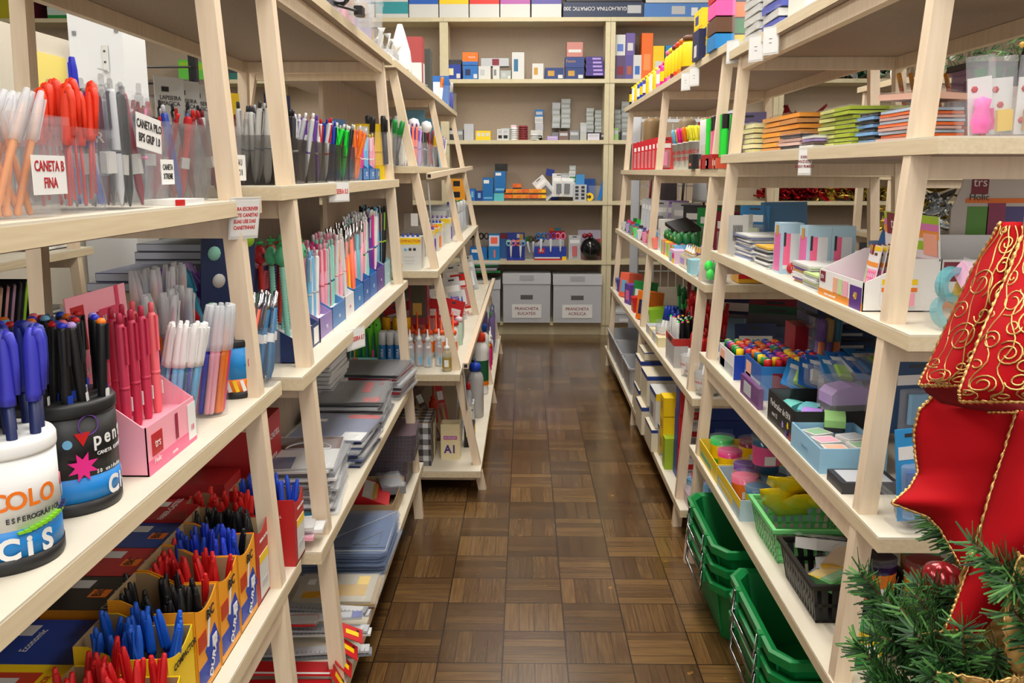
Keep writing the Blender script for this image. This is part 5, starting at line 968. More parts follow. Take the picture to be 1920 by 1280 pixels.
for i, (a, b_) in enumerate([(945, 961), (961, 978), (978, 992), (992, 1008), (1008, 1024)]):
    for j in range(3 if i in (1,) else 2):
        bk('small orange box in the low wall, column %s tier %s' % (N10[i], N10[j]), a+.3, b_-.3, 374-10*(j+1)+.4, z, (240, 150, 30) if (i+j) % 3 else (226, 100, 40), [('-y', .0, .0, 1, .25, (50, 44, 40)), ('-y', .5, .3, .95, .8, 'yellow' if i == 4 else 'orange')], zb=374-10*j, dep=.08)
for i, (x, zz, a) in enumerate([(1036, .30, .5), (1044, .24, -.5), (1030, .16, .2)]): o = carton('blue_box', 'loose blue box tipped in the back heap, %s' % ['highest', 'middle', 'lowest'][i], 'box', (SY(x, 350, 6.95).x, 6.95, .99+.0+.09*i), (.06, .05, .05), (26, 60, 160)); o.rotation_euler = (0, a, 0)
for i, (px_, ln) in enumerate([(1035, -.7), (1048, 0), (1062, .05)]): blister('white blister pack with a mauve header, %s of three' % ['tilted left', 'middle', 'right'][i], (SY(px_, 360, 6.80+.02*i).x, 6.82-.01*i, z+.03), .10, .17, 'offw', 0, -.15, None, 'dark', lean=ln)
tower(1052, 1066, 358, 324, 3, ['offw', 'offw', G1], 'white small carton behind the blister packs', .99); tower(1067, 1079, 352, 310, 4, ['offw', 'green', 'offw', G1], 'white and green carton of the slim tower', .99); bk('blue and white box right of the slim tower', 1080, 1096, 327, z, (60, 140, 200), [('-y', .1, .4, .9, .6, 'white')]); bk('blue soft pouch behind the white pack', 1096, 1116, 335, z, (30, 90, 180), Y=6.95)
bk('white pack with eight dark circles', 1075, 1100, 346, z, 'silver', [('-y', .15+.45*(q % 2), .1+.22*(q//2), .4+.45*(q % 2), .25+.22*(q//2), 'dark') for q in range(8)], dep=.03, Y=6.76)
for i, (px_, c) in enumerate([(1094, (40, 200, 50)), (1105, 'yellow')]): tag(MB().lathe([(.03, 0), (.03, .03)], c, Matrix.Rotation(H, 4, 'X'), 18).lathe([(.012, -.001), (.012, .031)], 'dark', Matrix.Rotation(H, 4, 'X'), 14).build('tape_dispenser', None, (SY(px_, 365, 6.8).x, 6.81, z+.03)), '%s round tape dispenser on the back shelf' % ['neon green', 'yellow'][i], 'tape dispenser')
bn = bin_('clear bin of tools beside the double upright', (SY(1116, 360, 6.84).x, 6.86, z), .10, .09, .11, CL, .9, .005); o = carton('blue_stapler', 'bright blue long tool leaning out of the clear bin', 'tool', (SY(1123, 370, 6.80).x, 6.80, z+.005), (.025, .02, .20), (20, 120, 200)); o.rotation_euler = (0, .25, 0)
bk('pale aqua slim box beside the upright', 1130, 1138, 343, z, (110, 180, 190))
z = .555
def scis(label, x, y, z0, c, s=1, lean=0):
    o = MB()
    for k_ in (-1, 1): o.tube([(k_*.016+.013*math.cos(a), 0, .035+.018*math.sin(a)) for a in [q*math.pi/6 for q in range(12)]], .0042, c if isinstance(c, str) or not isinstance(c[0], str) else c[k_ > 0], 6, closed=True)
    r = tag(o.build('scissors', None, (x, y, z0)), label, 'scissors'); r.scale = (s, s, s); r.rotation_euler = (0, lean, 0)
    MB().prism([(-.008, .02), (.008, .02), (.004, -.05), (0, -.06), (-.004, -.05)], .002, CHROME, Matrix(((1, 0, 0, 0), (0, 0, -1, 0), (0, 1, 0, 0), (0, 0, 0, 1)))).build('blades', r); return r
bk('blue box of black-handled scissors, beside the leg', 881, 913, 464, z, (20, 110, 190), [('-y', .1, .6, .5, .85, 'white')]); 
for i, px_ in enumerate((888, 898, 908)): scis('black scissors standing in the blue box, %s' % ['left', 'middle', 'right'][i], SY(px_, 455, 6.85).x, 6.80, .69, 'black', 1.2)
bk('white and blue box with a picture of coral scissors', 916, 937, 440, z, (30, 130, 200), [('-y', .05, .55, .95, .97, (225, 220, 235)), ('-y', .2, .65, .8, .9, 'coral'), ('-y', .45, .1, .6, .4, 'coral')]); bk('blue and wine blister behind the white and blue box', 938, 952, 438, z, (50, 100, 160), [('-y', 0, .8, 1, 1, 'wine')], Y=6.92)
bk('blue display box with two pairs of pastel scissors', 950, 984, 484, z, (30, 60, 160), [('-y', 0, 0, 1, .1, 'red')], [('-y', .3, .5, 'trs', .5, 'white')], Y=6.76); bk('blue header with a scissor picture above the pastel pairs', 951, 984, 436, z, (40, 60, 150), [('-y', .55, .8, .75, .95, 'offw'), ('-y', .7, .7, .9, .95, 'gold'), ('-y', 0, .64, 1, .7, 'white')], Y=6.90, dep=.02)
scis('mint and pink handled scissors in the blue display', SY(958, 460, 6.8).x, 6.82, .64, ('mint', 'pink'), 1.15); scis('orange and sky handled scissors in the blue display', SY(976, 460, 6.8).x, 6.82, .64, ('orange', 'sky'), 1.15)
for i, c in enumerate(['green', 'brown', 'dark']): scis('%s handled scissors between the two display boxes' % c, SY(990+10*i, 455, 6.95).x, 6.95, .66, c, 1.1, -.2+.2*i)
bin_('clear bin of spare scissors between the two display boxes', (SY(993, 470, 6.95).x+.03, 6.95, z), .16, .10, .12, FROST, .95)
bk('long blue and white display box with a red panel', 1002, 1062, 464, z, (30, 60, 170), [('-y', 0, 0, 1, .12, 'red'), ('-y', .0, .14, .8, .24, 'white'), ('-y', .12, .55, .32, .95, 'red'), ('-y', .87, .0, 1, .3, 'yellow')], [('-y', .22, .75, 'trs', .3, 'white')]); bk('white back card of the long scissors display', 1003, 1058, 447, z, 'offw', Y=6.95, dep=.02)
for i, c in enumerate([(30, 110, 190), 'purple', 'pink']): scis('%s handled scissors in the long display box' % ['blue', 'purple', 'pink'][i], SY(1014+18*i, 456, 6.86).x, 6.78, .69, c, 1.25)
bk('red hanging bag behind the long display', 1030, 1058, 433, z, 'red', Y=7.0, dep=.02); bk('rainbow header card behind the red bag', 1030, 1052, 427, z, (60, 140, 160), [('-y', .0, .9, .4, 1, 'orange')], Y=7.02, dep=.01)
blister('clear pack of red and yellow tools beside the long display', (SY(1078, 480, 6.82).x, 6.86, z), .09, .18, 'silver', 0, -.1, None, 'red')
o = bk('pale printed backing card of the black ball', 1084, 1128, 431, z, (190, 180, 200), [('-y', .0, .0, 1, .15, (230, 170, 180)), ('-y', .8, .1, 1, .7, (200, 60, 70))], dep=.01, Y=6.90, name='backing_card', cat='card')
x = SY(1107, 465, 6.83).x; bb = MB().lathe([(.001, 0)]+[(.078*math.sin(a*math.pi/12), .078-.078*math.cos(a*math.pi/12)) for a in range(1, 12)]+[(.001, .156)], M('black', .08), None, 28).tube([(-.015, 0, .152), (-.012, 0, .172), (.0, 0, .18), (.012, 0, .172), (.015, 0, .152)], .003, 'black', 6); bb = tag(bb.build('black_ball', None, (x, 6.81, z+.01)), 'big glossy black ball with a loop handle and a bow', 'ball')
MB().lathe([(.001, -.02), (.02, -.01), (.02, .01), (.001, .02)], 'wine', Matrix.Translation((-.045, -.02, .17)), 10).lathe([(.001, -.02), (.02, -.01), (.02, .01), (.001, .02)], 'wine', Matrix.Translation((-.01, -.03, .175)), 10).build('bow', bb)
z = .10
def storage(label, a, b_, t, txt, Y=6.70, rz=0):
    x0, x1 = SY(a, 560, Y).x, SY(b_, 560, Y).x; w_, h = x1-x0, SY(a, t, Y).z-z; d = (w_, .30, h)
    o = MB().box((0, 0, h*.4), (w_*.99, .30, h*.8), (190, 192, 196)).box((0, 0, h*.9), (w_*1.01, .31, h*.2), (206, 208, 212)); r = tag(o.build('storage_box', None, ((x0+x1)/2, Y+.15, z)), label, 'storage box')
    MB().cbox((0, -.1505, h*.53), (w_*.26, .002, h*.09), (92, 90, 90), .001).build('hand_hole', r); MB().box((0, -.157, h*.93), (w_*.3, .001, h*.1), (176, 178, 184)).build('tape_strip', r)
    c = MB().box((0, -.152, h*.24), (w_*.62, .002, h*.28), 'white').build('label_card', r)
    for i, s in enumerate(txt): writing(s, h*.085, 'wine', c, Matrix.Translation((0, -.1535, h*(.29-.1*i))) @ Matrix.Rotation(H, 4, 'X'), bold=.01)
storage('grey lidded storage box with a card lettered for hardboard clipboards', 943, 1032, 514, ['PRANCHETA', 'EUCATEX']); storage('grey lidded storage box with a card lettered for acrylic clipboards', 1037, 1128, 516, ['PRANCHETA', 'ACRÍLICA'])
storage('grey storage box partly behind the far left unit', 856, 938, 526, ['']); storage('small grey storage box right of the double upright', 1146, 1230, 584, ['TESOURA'])
for i in range(6): carton('booklet', 'green-grey flat booklet on the grey box behind the far left unit', 'booklet', (SY(910, 520, 6.8).x+R.uniform(-.01, .01), 6.8, .47+.012*i), (.20, .2, .010), ['green', 'grey', 'silver', 'dark', 'green', 'silver'][i], rz=R.uniform(-.1, .1), group='flat booklets on the grey box')
# ================================================================ right units
NUM = ['one', 'two', 'three', 'four', 'five', 'six', 'seven', 'eight', 'nine', 'ten', 'eleven', 'twelve', 'thirteen', 'fourteen', 'fifteen', 'sixteen']
def YR(px, X, py=400): return SX(px, py, X).y
def pads(label, pa, pb, ytop, z, X, dx, pal, n, dec=None, seed=0):
    y1, y0 = YR(pa, X, 250), YR(pb, X, 250); h = (SX((pa+pb)/2, ytop, X).z-z)/n
    for i in range(n):
        c = pal[i % len(pal)]; o = pack(label, (X+dx/2+R.uniform(-.004, .004), (y0+y1)/2+R.uniform(-.004, .004), z+i*h), dx, abs(y1-y0)*.95, h*.98, c if not isinstance(c, list) else c[0], R.uniform(-.04, .04), label+' stack', seed=seed+i, decs=[('-x', .5, .1, 1, .9, c[1]), ('-y', 0, .1, .6, .9, c[1])] if isinstance(c, list) else ())
z = 1.25; X = .612
pads('cream sticky note pack left of the orange ones', 1389, 1412, 232, z, X+.01, .10, [(226, 222, 160), (236, 232, 180)], 6)
pads('orange and peach sticky note pack', 1424, 1496, 216, z, X+.03, .12, [[(225, 160, 90), (255, 166, 50)], [(255, 166, 50), (214, 150, 84)]], 7, seed=20)
pads('low pink and dark note pack in front of the orange ones', 1460, 1500, 252, z, X-.012, .03, ['dark', (226, 190, 180), (200, 160, 150)], 4, seed=30); pads('low white and brown note pack at the shelf edge', 1502, 1528, 254, z, X-.012, .04, ['offw', (90, 70, 66), 'lilac'], 4, seed=34)
pads('lime green note pack in the tall right stack', 1530, 1596, 203, z, X+.01, .13, [[(214, 214, 130), (160, 180, 30)], [(150, 160, 60), (176, 196, 50)]], 9, seed=40)
pads('light blue and black note pack beside the green stack', 1602, 1638, 212, z, X-.004, .08, [(120, 170, 220), 'black'], 8, seed=50)
pads('pink and orange note pack near the post', 1642, 1706, 205, z, X-.004, .09, [(216, 170, 160), (240, 110, 40), (190, 210, 230)], 9, seed=60)
pack('loose clear wrapped pink sheets on top of the stacks near the post', (X+.05, YR(1685, X, 200), z+.064), .10, .16, .012, (226, 180, 160), .2, seed=70, rot=(.04, .03, .2))
b = bin_('tilted clear case of orange markers behind the green stack', (.90, 2.12, 1.34), .14, .07, .06, CL, 1, 0)
for i in range(5): pen('marker', ['orange', (226, 150, 40), 'dark'], (.85+.026*i, 2.12, 1.335), (0, -.25, 0), 'orange marker in the tilted clear case', 'orange markers in the case', .62)
carton('carton', 'silver box under the tilted marker case', 'box', (.90, 2.12, z), (.20, .14, .085), (170, 168, 174)); 
bin_('purple-tinted clear tub with a black rim behind the post', (.93, 1.93, z), .10, .10, .15, clear((150, 90, 150), 'purplebox', .5, .1), .95, .006)
for i in range(8): pen('marker', [(150, 60, 120), (190, 70, 150), 'purple'], (.90+.02*(i % 4), 1.90+.04*(i//4), z+.003), (0, 0, 0), 'purple marker in the purple-tinted tub', 'purple markers in the tub', .95)
carton('rim_lid', 'black lid on the purple-tinted tub', 'box', (.93, 1.93, z+.151), (.11, .11, .012), 'black')
bin_('small clear box of green tags left of the post', (.80, 1.62, z+.03), .05, .07, .10, CL, .95, 0)
for i in range(3): carton('green_tag', 'dark green tag sticking out of the small clear box, %s' % NUM[i], 'tag', (.79+.014*i, 1.62, z+.055), (.006, .03, .07), 'green', rot=(0, -.3+.2*i, 0))
carton('carton', 'orange box under the green tags', 'box', (.80, 1.62, z), (.08, .09, .028), 'rpen')
# heart packs at the end
bn = bin_('clear bin of heart printed note packs at the shelf end', (.735, 1.375, z), .21, .075, .052, CL, .9, .006)
for i in range(6):
    x = .66+.032*i; o = MB().box((0, 0, .04), (.034, .002, .08), 'white')
    for q in range(3): o.lathe([(.001, 0), (.005, 0), (.005, .0008), (.001, .0008)], 'red', Matrix.Translation((-.008+.008*(q % 2), -.0012, .02+.022*q)) @ Matrix.Rotation(H, 4, 'X'), 6)
    o.box((.004, -.006, .02), (.022, .008, .03), ['hot', 'yellow', 'gold', 'orange', 'lime', 'yellow'][i]); o.cbox((0, -.004, .055), (.038, .016, .11), WRAP, .004)
    tag(o.build('note_pack', None, (x, 1.37+.012*(i % 2), z+.004)), 'clear bag with a white heart card, %s from the post' % NUM[i], 'packet').rotation_euler = (.1, -.15+.06*i, 0)
tag(MB().lathe([(.001, 0), (.018, 0), (.024, .02), (.016, .04), (.02, .055), (.001, .06)], (250, 120, 190), Matrix.Diagonal((.6, .5, .85, 1)), 12).build('pink_note_block', None, (.650, 1.350, z+.004)), 'bright pink flower shaped block in the heart pack bin', 'note pad')
for i in range(5): pen('marker', ['dark', (90, 90, 96), 'gold'], (.80+.018*i, 1.56, z+.08), (0, .25, 0), 'dark grey brush pen above the heart packs', 'grey brush pens', 1.0)
carton('carton', 'pale box holding the grey brush pens', 'box', (.83, 1.56, z), (.12, .06, .085), (190, 170, 160))
for px_, y_, w_ in ((1507, 275, .03),): 
    p = SX(px_, 276, .578); price_tag('small white price tag with a yellow mark on the sticky note shelf edge', (.5825, p.y, 1.248), .034, .055, ['SORRIA', 'VOCÊ ESTÁ', 'SENDO FILMADO'], 'wine', -1.0, .008)
# Rc end red boxes seen under the sticky notes
for i in range(3): carton('pencil_tin', 'flat dark red box with white lettering, %s of the pile below the sticky notes' % ['lowest', 'middle', 'upper'][i], 'box', (.975, 3.02, 1.21+.0175*i), (.28, .18, .017), (190, 20, 30), [('-y', 0, 0, .35, 1, (60, 20, 24)), ('-y', .8, .3, .95, .6, 'offw'), ('-y', .42, .4, .6, .55, 'rosy')])
carton('pencil_tin', 'larger dark red box left of the red pile', 'box', (.70, 3.05, 1.21), (.22, .18, .045), (176, 20, 28), [('-y', .8, 0, 1, 1, 'dark')])
# shelf .965
z = .965; X = .585
def stackc(label, loc, d, n, pal, g, name='booklet', cat='booklet', jr=.06, j=.005):
    for i in range(n): carton(name, label, cat, (loc[0]+R.uniform(-j, j), loc[1]+R.uniform(-j, j), loc[2]+i*d[2]), (d[0], d[1], d[2]*.85), pal[i % len(pal)], rz=R.uniform(-jr, jr), group=g)
stackc('thin white booklet in the stack at the far end of the shelf', (.655, 2.52, z), (.12, .18, .0046), 15, ['white', (120, 130, 170), 'offw'], 'thin white booklets')
stackc('thin patterned booklet in the second stack', (.645, 2.30, z), (.11, .12, .0052), 9, ['offw', 'silver', 'white', 'dark'], 'patterned booklets')
stackc('yellow and purple booklet beside the display tray', (.655, 1.955, z), (.13, .14, .0055), 8, ['gold', 'purple', 'offw', 'offw'], 'yellow and purple booklets'); stackc('low white booklet pile next to the display tray', (.61, 1.86, z), (.06, .10, .0055), 6, ['offw', 'silver', (200, 220, 150)], 'low white booklets')
o = carton('booklet', 'gold edged booklet on top of the patterned ones', 'booklet', (.65, 2.30, z+.048), (.12, .13, .005), (230, 180, 60))
for i, (px_, x) in enumerate([(1476, .625), (1527, .665), (1572, .70)]):
    y = [2.14, 2.02, 2.02][i]; x = SY(px_+8, 480, y).x; d = (.052, .06, .118)
    o = carton('doll_box', 'pale blue box with a pink side window, %s of three' % ['first', 'second', 'third'][i], 'box', (x, y+.03, z), d, (176, 206, 222), [('-x', .08, .05, .92, .80, (226, 110, 170)), ('-y', .12, .1, .86, .80, (224, 224, 226)), ('-y', .12, .18, .42, .80, (250, 110, 150)), ('-y', .12, .55, .22, .82, 'dark'), ('-x', .3, .75, .6, .95, 'gold')])
    T, _, _ = faceT(d, '-y', .55, .12, .0016); MB().lathe([(.001, 0), (.013, 0), (.013, .001), (.001, .001)], (190, 30, 40), T, 16).build('round_seal', o); writing('12', .010, 'white', o, T @ Matrix.Translation((0, 0, .0015)))
def tris(label, loc, dx, dy, hf, hb, hd, rz, cards=True, extra=()):
    d = display(label, loc, dx, dy, hf, hb, 'white', rz, hd, 'white', front=[('-y', 0, 0, 1, .28, (226, 140, 40)), ('-y', .04, .55, .16, .95, 'wine'), ('-y', .74, 0, .98, .8, (84, 40, 130)), ('-y', .36, .30, .45, .85, 'peach'), ('-y', .48, .30, .57, .85, (200, 220, 160)), ('-y', .60, .3, .69, .85, 'rosy')], base=(250, 170, 210),
        back=[(0, .82, 1, 1, (160, 200, 40)), (0, .66, 1, .82, (214, 120, 180)), (0, .48, 1, .66, (236, 150, 50)), (.06, .45, .36, .98, 'wine'), (.55, .2, .75, .4, 'lime'), (.75, .1, .98, .6, 'peach')], texts=[('-y', .10, .76, 'trs', .014, 'white'), ('-y', .86, .45, '40', .018, 'yellow'), ('-y', .3, .13, 'adesivo reposicionavel', .007, 'white'), ('h', .21, .72, 'trs', .028, 'white'), ('h', .24, .25, 'Holic', .018, 'black')], tilt=.1)
    if cards:
        for i in range(12):
            c1 = ['pink', (160, 210, 120)][i % 2]; o = MB().box((0, 0, .05), (.045, .002, .10), 'white').box((0, -.0013, .095), (.045, .0006, .008), 'yellow').box((0, -.0013, .066), (.045, .0006, .008), (236, 150, 50)).box((-.014, -.0014, .092), (.010, .0008, .018), 'wine').box((.003, -.0014, .085), (.012, .0008, .005), 'brown')
            for q in range(5): o.box((-.018+.009*q, -.0013, .030), (.0035, .0006, .055), c1).box((0, -.0014, .008+.011*q), (.04, .0006, .0035), c1)
            a = Matrix.Rotation(rz, 4, 'Z') @ Vector(((-.055 if i % 2 else .0)+.035*(i % 2), -.015+.005*i, 0)); k = tag(o.build('sticky_tab_card', None, (loc[0]+a.x, loc[1]+a.y, loc[2]+.004), rz), '%s checked card standing in the display tray' % ['pink', 'green'][i % 2], 'card', '%s checked cards' % ['pink', 'green'][i % 2]); k.rotation_euler = (-.15, 0, rz)
    return d
tris('white and orange display tray of checked cards with a tall header', (.640, 1.672, z), .235, .13, .05, .09, .075, -H)
o = carton('printed_card_picture', 'pink striped card picture on the near side of the display tray', 'card', (.635, 1.5525, z+.008), (.06, .002, .048), 'white', [('-y', 0, .8, 1, 1, 'yellow'), ('-y', 0, .55, 1, .7, 'orange'), ('-y', .05, .05, .95, .5, 'rosy')]); 
tris('second display tray, half hidden behind the clear tape bin', (.835, 1.66, z), .23, .12, .085, .12, .0, 0, False)
o = MB().prism([(-.085, 0), (.085, 0), (.085, .09), (.07, .13), (.065, .16), (.055, .168), (-.055, .168), (-.065, .16), (-.07, .13), (-.085, .09)], .003, (206, 196, 188), Matrix(((1, 0, 0, 0), (0, 0, -1, 0), (0, 1, 0, 0), (0, 0, 0, 1))))
o.box((0, -.0035, .155), (.11, .0006, .014), (214, 110, 40)).box((-.035, -.0038, .138), (.032, .0006, .04), 'wine').box((-.035, -.0035, .06), (.04, .0006, .07), (90, 150, 50)).box((0, -.0035, .068), (.034, .0006, .08), (150, 50, 90)).box((.035, -.0035, .06), (.036, .0006, .07), (80, 70, 130)).box((.0, -.004, .106), (.12, .0006, .009), 'orange')
o = tag(o.build('die_cut_card', None, (.90, 1.78, z+.075)), 'die-cut grey display back with green, wine and violet bars', 'card'); writing('trs', .024, 'white', o, Matrix.Translation((-.035, -.0045, .14)) @ Matrix.Rotation(H, 4, 'X')); writing('Holic', .018, 'black', o, Matrix.Translation((-.035, -.0045, .112)) @ Matrix.Rotation(H, 4, 'X'))
def tapebin(label, loc, pal, lb, sz=(.13, .075, .055)):
    bin_(label, loc, *sz, CL, .9, .006)
    for i, c in enumerate(pal):
        o = MB().lathe([(.017, -.009), (.026, -.009), (.026, .009), (.017, .009), (.017, -.009)], c, None, 20, closed=False); o.sm = [False]*len(o.sm)
        o = tag(o.build('tape_roll', None, (loc[0]-.035+.03*(i % 3), loc[1]-.005*(i % 2), loc[2]+.028+.028*(i//3)+.014*(i % 2))), '%s, %s' % (lb, NUM[i]), 'tape roll'); o.rotation_euler = (1.2+.2*i, .5+.3*i, .2*i)
def tp(k, rgb): return clear(rgb, k, .55, .08)
tapebin('clear bin of glittery tape rolls beside the bow', (.675, 1.376, z), [tp('tq', (110, 190, 200)), tp('ty', (240, 200, 90)), tp('tpk', (240, 190, 220)), tp('tq2', (110, 190, 200)), tp('ty2', (250, 200, 60)), tp('tpk2', (236, 180, 210))], 'translucent coloured tape roll at the shelf end')
pack('pink tissue lining of the tape bin', (.70, 1.38, z+.06), .13, .05, .03, (244, 190, 220), .2, seed=91, rot=(.7, .2, .3))
o = blister('blue hook-topped hang card at the far end of the card shelf', (.66, 2.66, z), .085, .14, (30, 110, 160), -.5, 0, None, (200, 210, 170)); 
for i in range(3): carton('barcode_card', 'grey card with a black barcode standing at the far end, %s' % NUM[i], 'card', (.60+.07*i, 2.60+.06*i, z+.005), (.055, .003, .11), (180, 178, 172), [('-y', .25+.06*q, .35, .28+.06*q, .75, 'black') for q in range(8)], rz=-.2)
carton('blue_folder', 'blue folder leaning behind the booklets', 'folder', (.75, 2.66, z), (.14, .02, .15), (60, 110, 150), rot=(-.1, 0, .3))
bin_('blue trimmed clear tray of red and blue bags at the rear', (.93, 2.02, z), .28, .20, .08, clear((60, 140, 210), 'bluetray', .6, .2), .95, .006)
for i in range(5): pack('crumpled bag in the blue trimmed tray, %s from the left' % NUM[i], (.83+.05*i, 2.02, z+.05), .09, .12, .05, [(20, 110, 190), (30, 90, 170), 'silver', 'red', 'rose'][i], .4*i, seed=100+i, rot=(.2, .2, .4*i))
# shelf .65
z = .65
def ringtray(label, loc, dx, dy, h, c, n, m, seed, front='blue', txt=None):
    q = random.Random(seed); o = MB(); openbox(o, dx, dy, h, c, .002, 1, None, 0, .001); d = (dx, dy, h)
    decal(o, d, '-x', .04, .1, .96, .5, 'silver'); decal(o, d, '-x', .1, .15, .4, .85, 'peach'); decal(o, d, '-y', 0, 0, 1, 1, front)
    if txt: decal(o, d, '-y', .15, .35, .85, .8, 'wine', .0003)
    r = tag(o.build('marker_tray', None, loc), label, 'tray')
    if txt: T, _, _ = faceT(d, '-y', .5, .57, .002); writing(txt, .016, 'white', r, T)
    for i in range(n):
        for j in range(m):
            c1 = q.choice(['red', 'green', 'yellow', 'orange', 'teal', 'hot', 'purple', (190, 40, 60), 'blue'])
            k = MB().lathe([(.0085, 0), (.0085, h-.012), (.0105, h-.012), (.0105, h+.008), (.008, h+.010)], c1, None, 12).lathe([(.001, h+.0102), (.0055, h+.0102), (.0055, h+.0108), (.001, h+.0108)], q.choice(['cream', 'peach', c1]), None, 10)
            tag(k.build('jumbo_pen', None, (loc[0]+(i+.5-n/2)*dx*.92/n, loc[1]+(j+.5-m/2)*dy*.92/m, loc[2]+.003)), 'coloured round-topped pen in the %s' % label[:48], 'pen', 'pens of '+label[:40])
ringtray('far white and blue tray of round-topped school pens', (.645, 2.50, z), .17, .19, .068, 'white', 6, 6, 1); ringtray('near blue tray of round-topped school pens with a red panel', (.665, 2.265, z), .18, .17, .085, (30, 90, 170), 6, 5, 2, (40, 120, 190), 'pedagógicos')
ringtray('purple tray of round-topped pens at the rear', (.86, 2.20, z), .17, .20, .09, (70, 30, 90), 5, 6, 3, (90, 40, 110)); ringtray('magenta tray of round-topped pens at the rear', (.88, 1.98, z), .18, .17, .07, (170, 40, 110), 5, 5, 4, (170, 40, 110))
carton('purple_carton', 'purple printed carton under the near blue tray edge', 'box', (.553, 2.18, z), (.012, .18, .05), (110, 60, 120), [('-x', .2, .2, .6, .8, 'silver')])
bin_('clear angled bin of blue hanging packs', (.575, 2.08, z), .06, .14, .07, CL, .9, .002)
for i in range(7): blister('blue and white hanging pack lying over the blue tray, %s' % NUM[i], (.635+.035*i, 2.08-.02*(i % 2), z+.05+.006*i), .085, .13, (30, 100, 180) if i % 3 else (40, 130, 200), -.3+.1*i, -1.25, None, [(170, 220, 60), 'offw', (60, 140, 210)][i % 3], ('CIS', .012, 'blue'), lean=.35-.05*i)
o = MB(); openbox(o, .15, .205, .07, 'black', .002, 1, None, 0, .001); o = tag(o.build('punch_box', None, (.625, 1.915, z)), 'black open box with white handwriting holding craft punches', 'box')
T, _, _ = faceT((.15, .205, .07), '-x', .5, .68, .001); writing('Perfurador de EVA', .020, 'offw', o, T); T, _, _ = faceT((.15, .205, .07), '-x', .3, .36, .001); writing('com 12', .014, 'offw', o, T)
for u, v, c in ((.62, .3, 'lilac'), (.8, .4, 'yellow'), (.9, .15, 'red'), (.75, .12, 'purple')): T, _, _ = faceT((.15, .205, .07), '-x', u, v, .001); MB().prism([(.008*math.cos(a*.63)*(1 if a % 2 else .45), .008*math.sin(a*.63)*(1 if a % 2 else .45)) for a in range(10)], .0008, c, T).build('printed_shape', o)
def punch(label, loc, c, rz, s=1, dome=True):
    A = Matrix(((1, 0, 0, 0), (0, 0, -1, .025), (0, 1, 0, 0), (0, 0, 0, 1)))
    o = MB().prism([(-.04, .012), (.04, .012), (.04, .028), (.03, .04), (0, .046), (-.03, .040), (-.04, .03)], .05, c, A); r = tag(o.build('craft_punch', None, loc, rz), label, 'craft punch'); r.scale = (s,)*3
    MB().cbox((0, 0, .006), (.08, .05, .012), 'dark', .008).build('base', r)
    if dome: MB().cbox((0, 0, .03), (.092, .062, .055), WRAP, .012).build('clear_dome', r)
punch('lilac and black craft punch in a clear dome on the black box', (.665, 1.85, z+.068), (180, 150, 210), .15, 1.15)
for i, c in enumerate([(110, 200, 190), (110, 190, 200), (190, 220, 120), (170, 130, 210), (150, 200, 120)]): punch('%s craft punch inside the black box' % ['mint', 'aqua', 'lime', 'violet', 'pale green'][i], (.60+.03*(i % 3), 1.99-.045*i, z+.012+.006*i), c, .5+.2*i, .8, False)
for i in range(3): punch('dusky pink craft punch in a clear dome, %s behind the lilac one' % NUM[i], (.745+.07*i, 1.86+.03*(i % 2), z+.03+.02*i), (190, 130, 150), .3*i, 1.3)
o = MB(); openbox(o, .125, .185, .048, (150, 198, 226), .003, 1, None, 0, .001); o = tag(o.build('light_blue_box', None, (.6075, 1.722, z)), 'light blue open card box of small stamp trays', 'box'); T, _, _ = faceT((.125, .185, .048), '-x', .5, .5, .001); writing('CARIMBOS', .009, (120, 160, 190), o, T)
for i in range(5): carton('stamp_tray', 'small white tray with a coloured stamp pad, %s in the light blue box' % NUM[i], 'tray', (.585+.05*(i % 2), 1.665+.055*(i//2), z+.022+.006*(i % 2)), (.045, .045, .018), 'offw', [('+z', .1, .15, .9, .85, ['peach', (150, 190, 150), 'rosy', 'silver', (150, 190, 150)][i])], rz=.1*i)
carton('small_open_box', 'steel edged flat pad near the post', 'pad', (.60, 1.56, z+.0), (.10, .08, .02), 'dark', [('+z', .1, .1, .9, .9, 'silver')])
tapebin('clear bin of clear tape rolls at the end below the bow', (.645, 1.376, z), [tp('tc1', (150, 150, 150)), tp('tc1', (1, 1, 1)), tp('tc2', (170, 172, 175)), tp('tc2', (1, 1, 1)), tp('tc1', (1, 1, 1)), tp('tc2', (1, 1, 1))], 'grey clear tape roll below the bow', (.15, .078, .06))
o = blister('tall blue hanging card leaning in the end tape bin', (.600, 1.352, z+.02), .045, .15, (50, 150, 215), 0, .05, None, (40, 100, 180), lean=-.12)
for i in range(3): punch('dusky pink punch in clear wrap behind the end tape bin, %s' % NUM[i], (.72+.08*i, 1.50+.03*i, z+.02+.03*i), (196, 130, 146), .4*i, 1.4)
blister('dark blue blister pack hanging behind the post', (.70, 1.60, z+.09), .10, .13, (30, 70, 110), .2, 0, None, 'sky')
for i in range(8): pack('navy flat pack piled behind the pen trays, %s' % NUM[i], (.90, 2.55, z+.045*i*.75), .24, .16, .03, (34, 56, 100) if i < 6 else (180, 150, 60), .04*(i % 3), seed=600+i, decs=[('-y', .1, .3, .6, .6, 'silver')])
bin_('tall clear bin of purple and orange brushes behind the far pen tray', (.80, 2.42, z), .07, .07, .17, CL, .95, .004)
for i in range(6): pen('marker', ['purple' if i % 2 else 'orange', ['purple', 'gold', 'teal'][i % 3], 'white'], (.785+.02*(i % 3), 2.405+.025*(i//3), z+.004), (0, .05, 0), 'purple or orange brush pen in the tall clear bin', 'brush pens in the tall clear bin', 1.2)
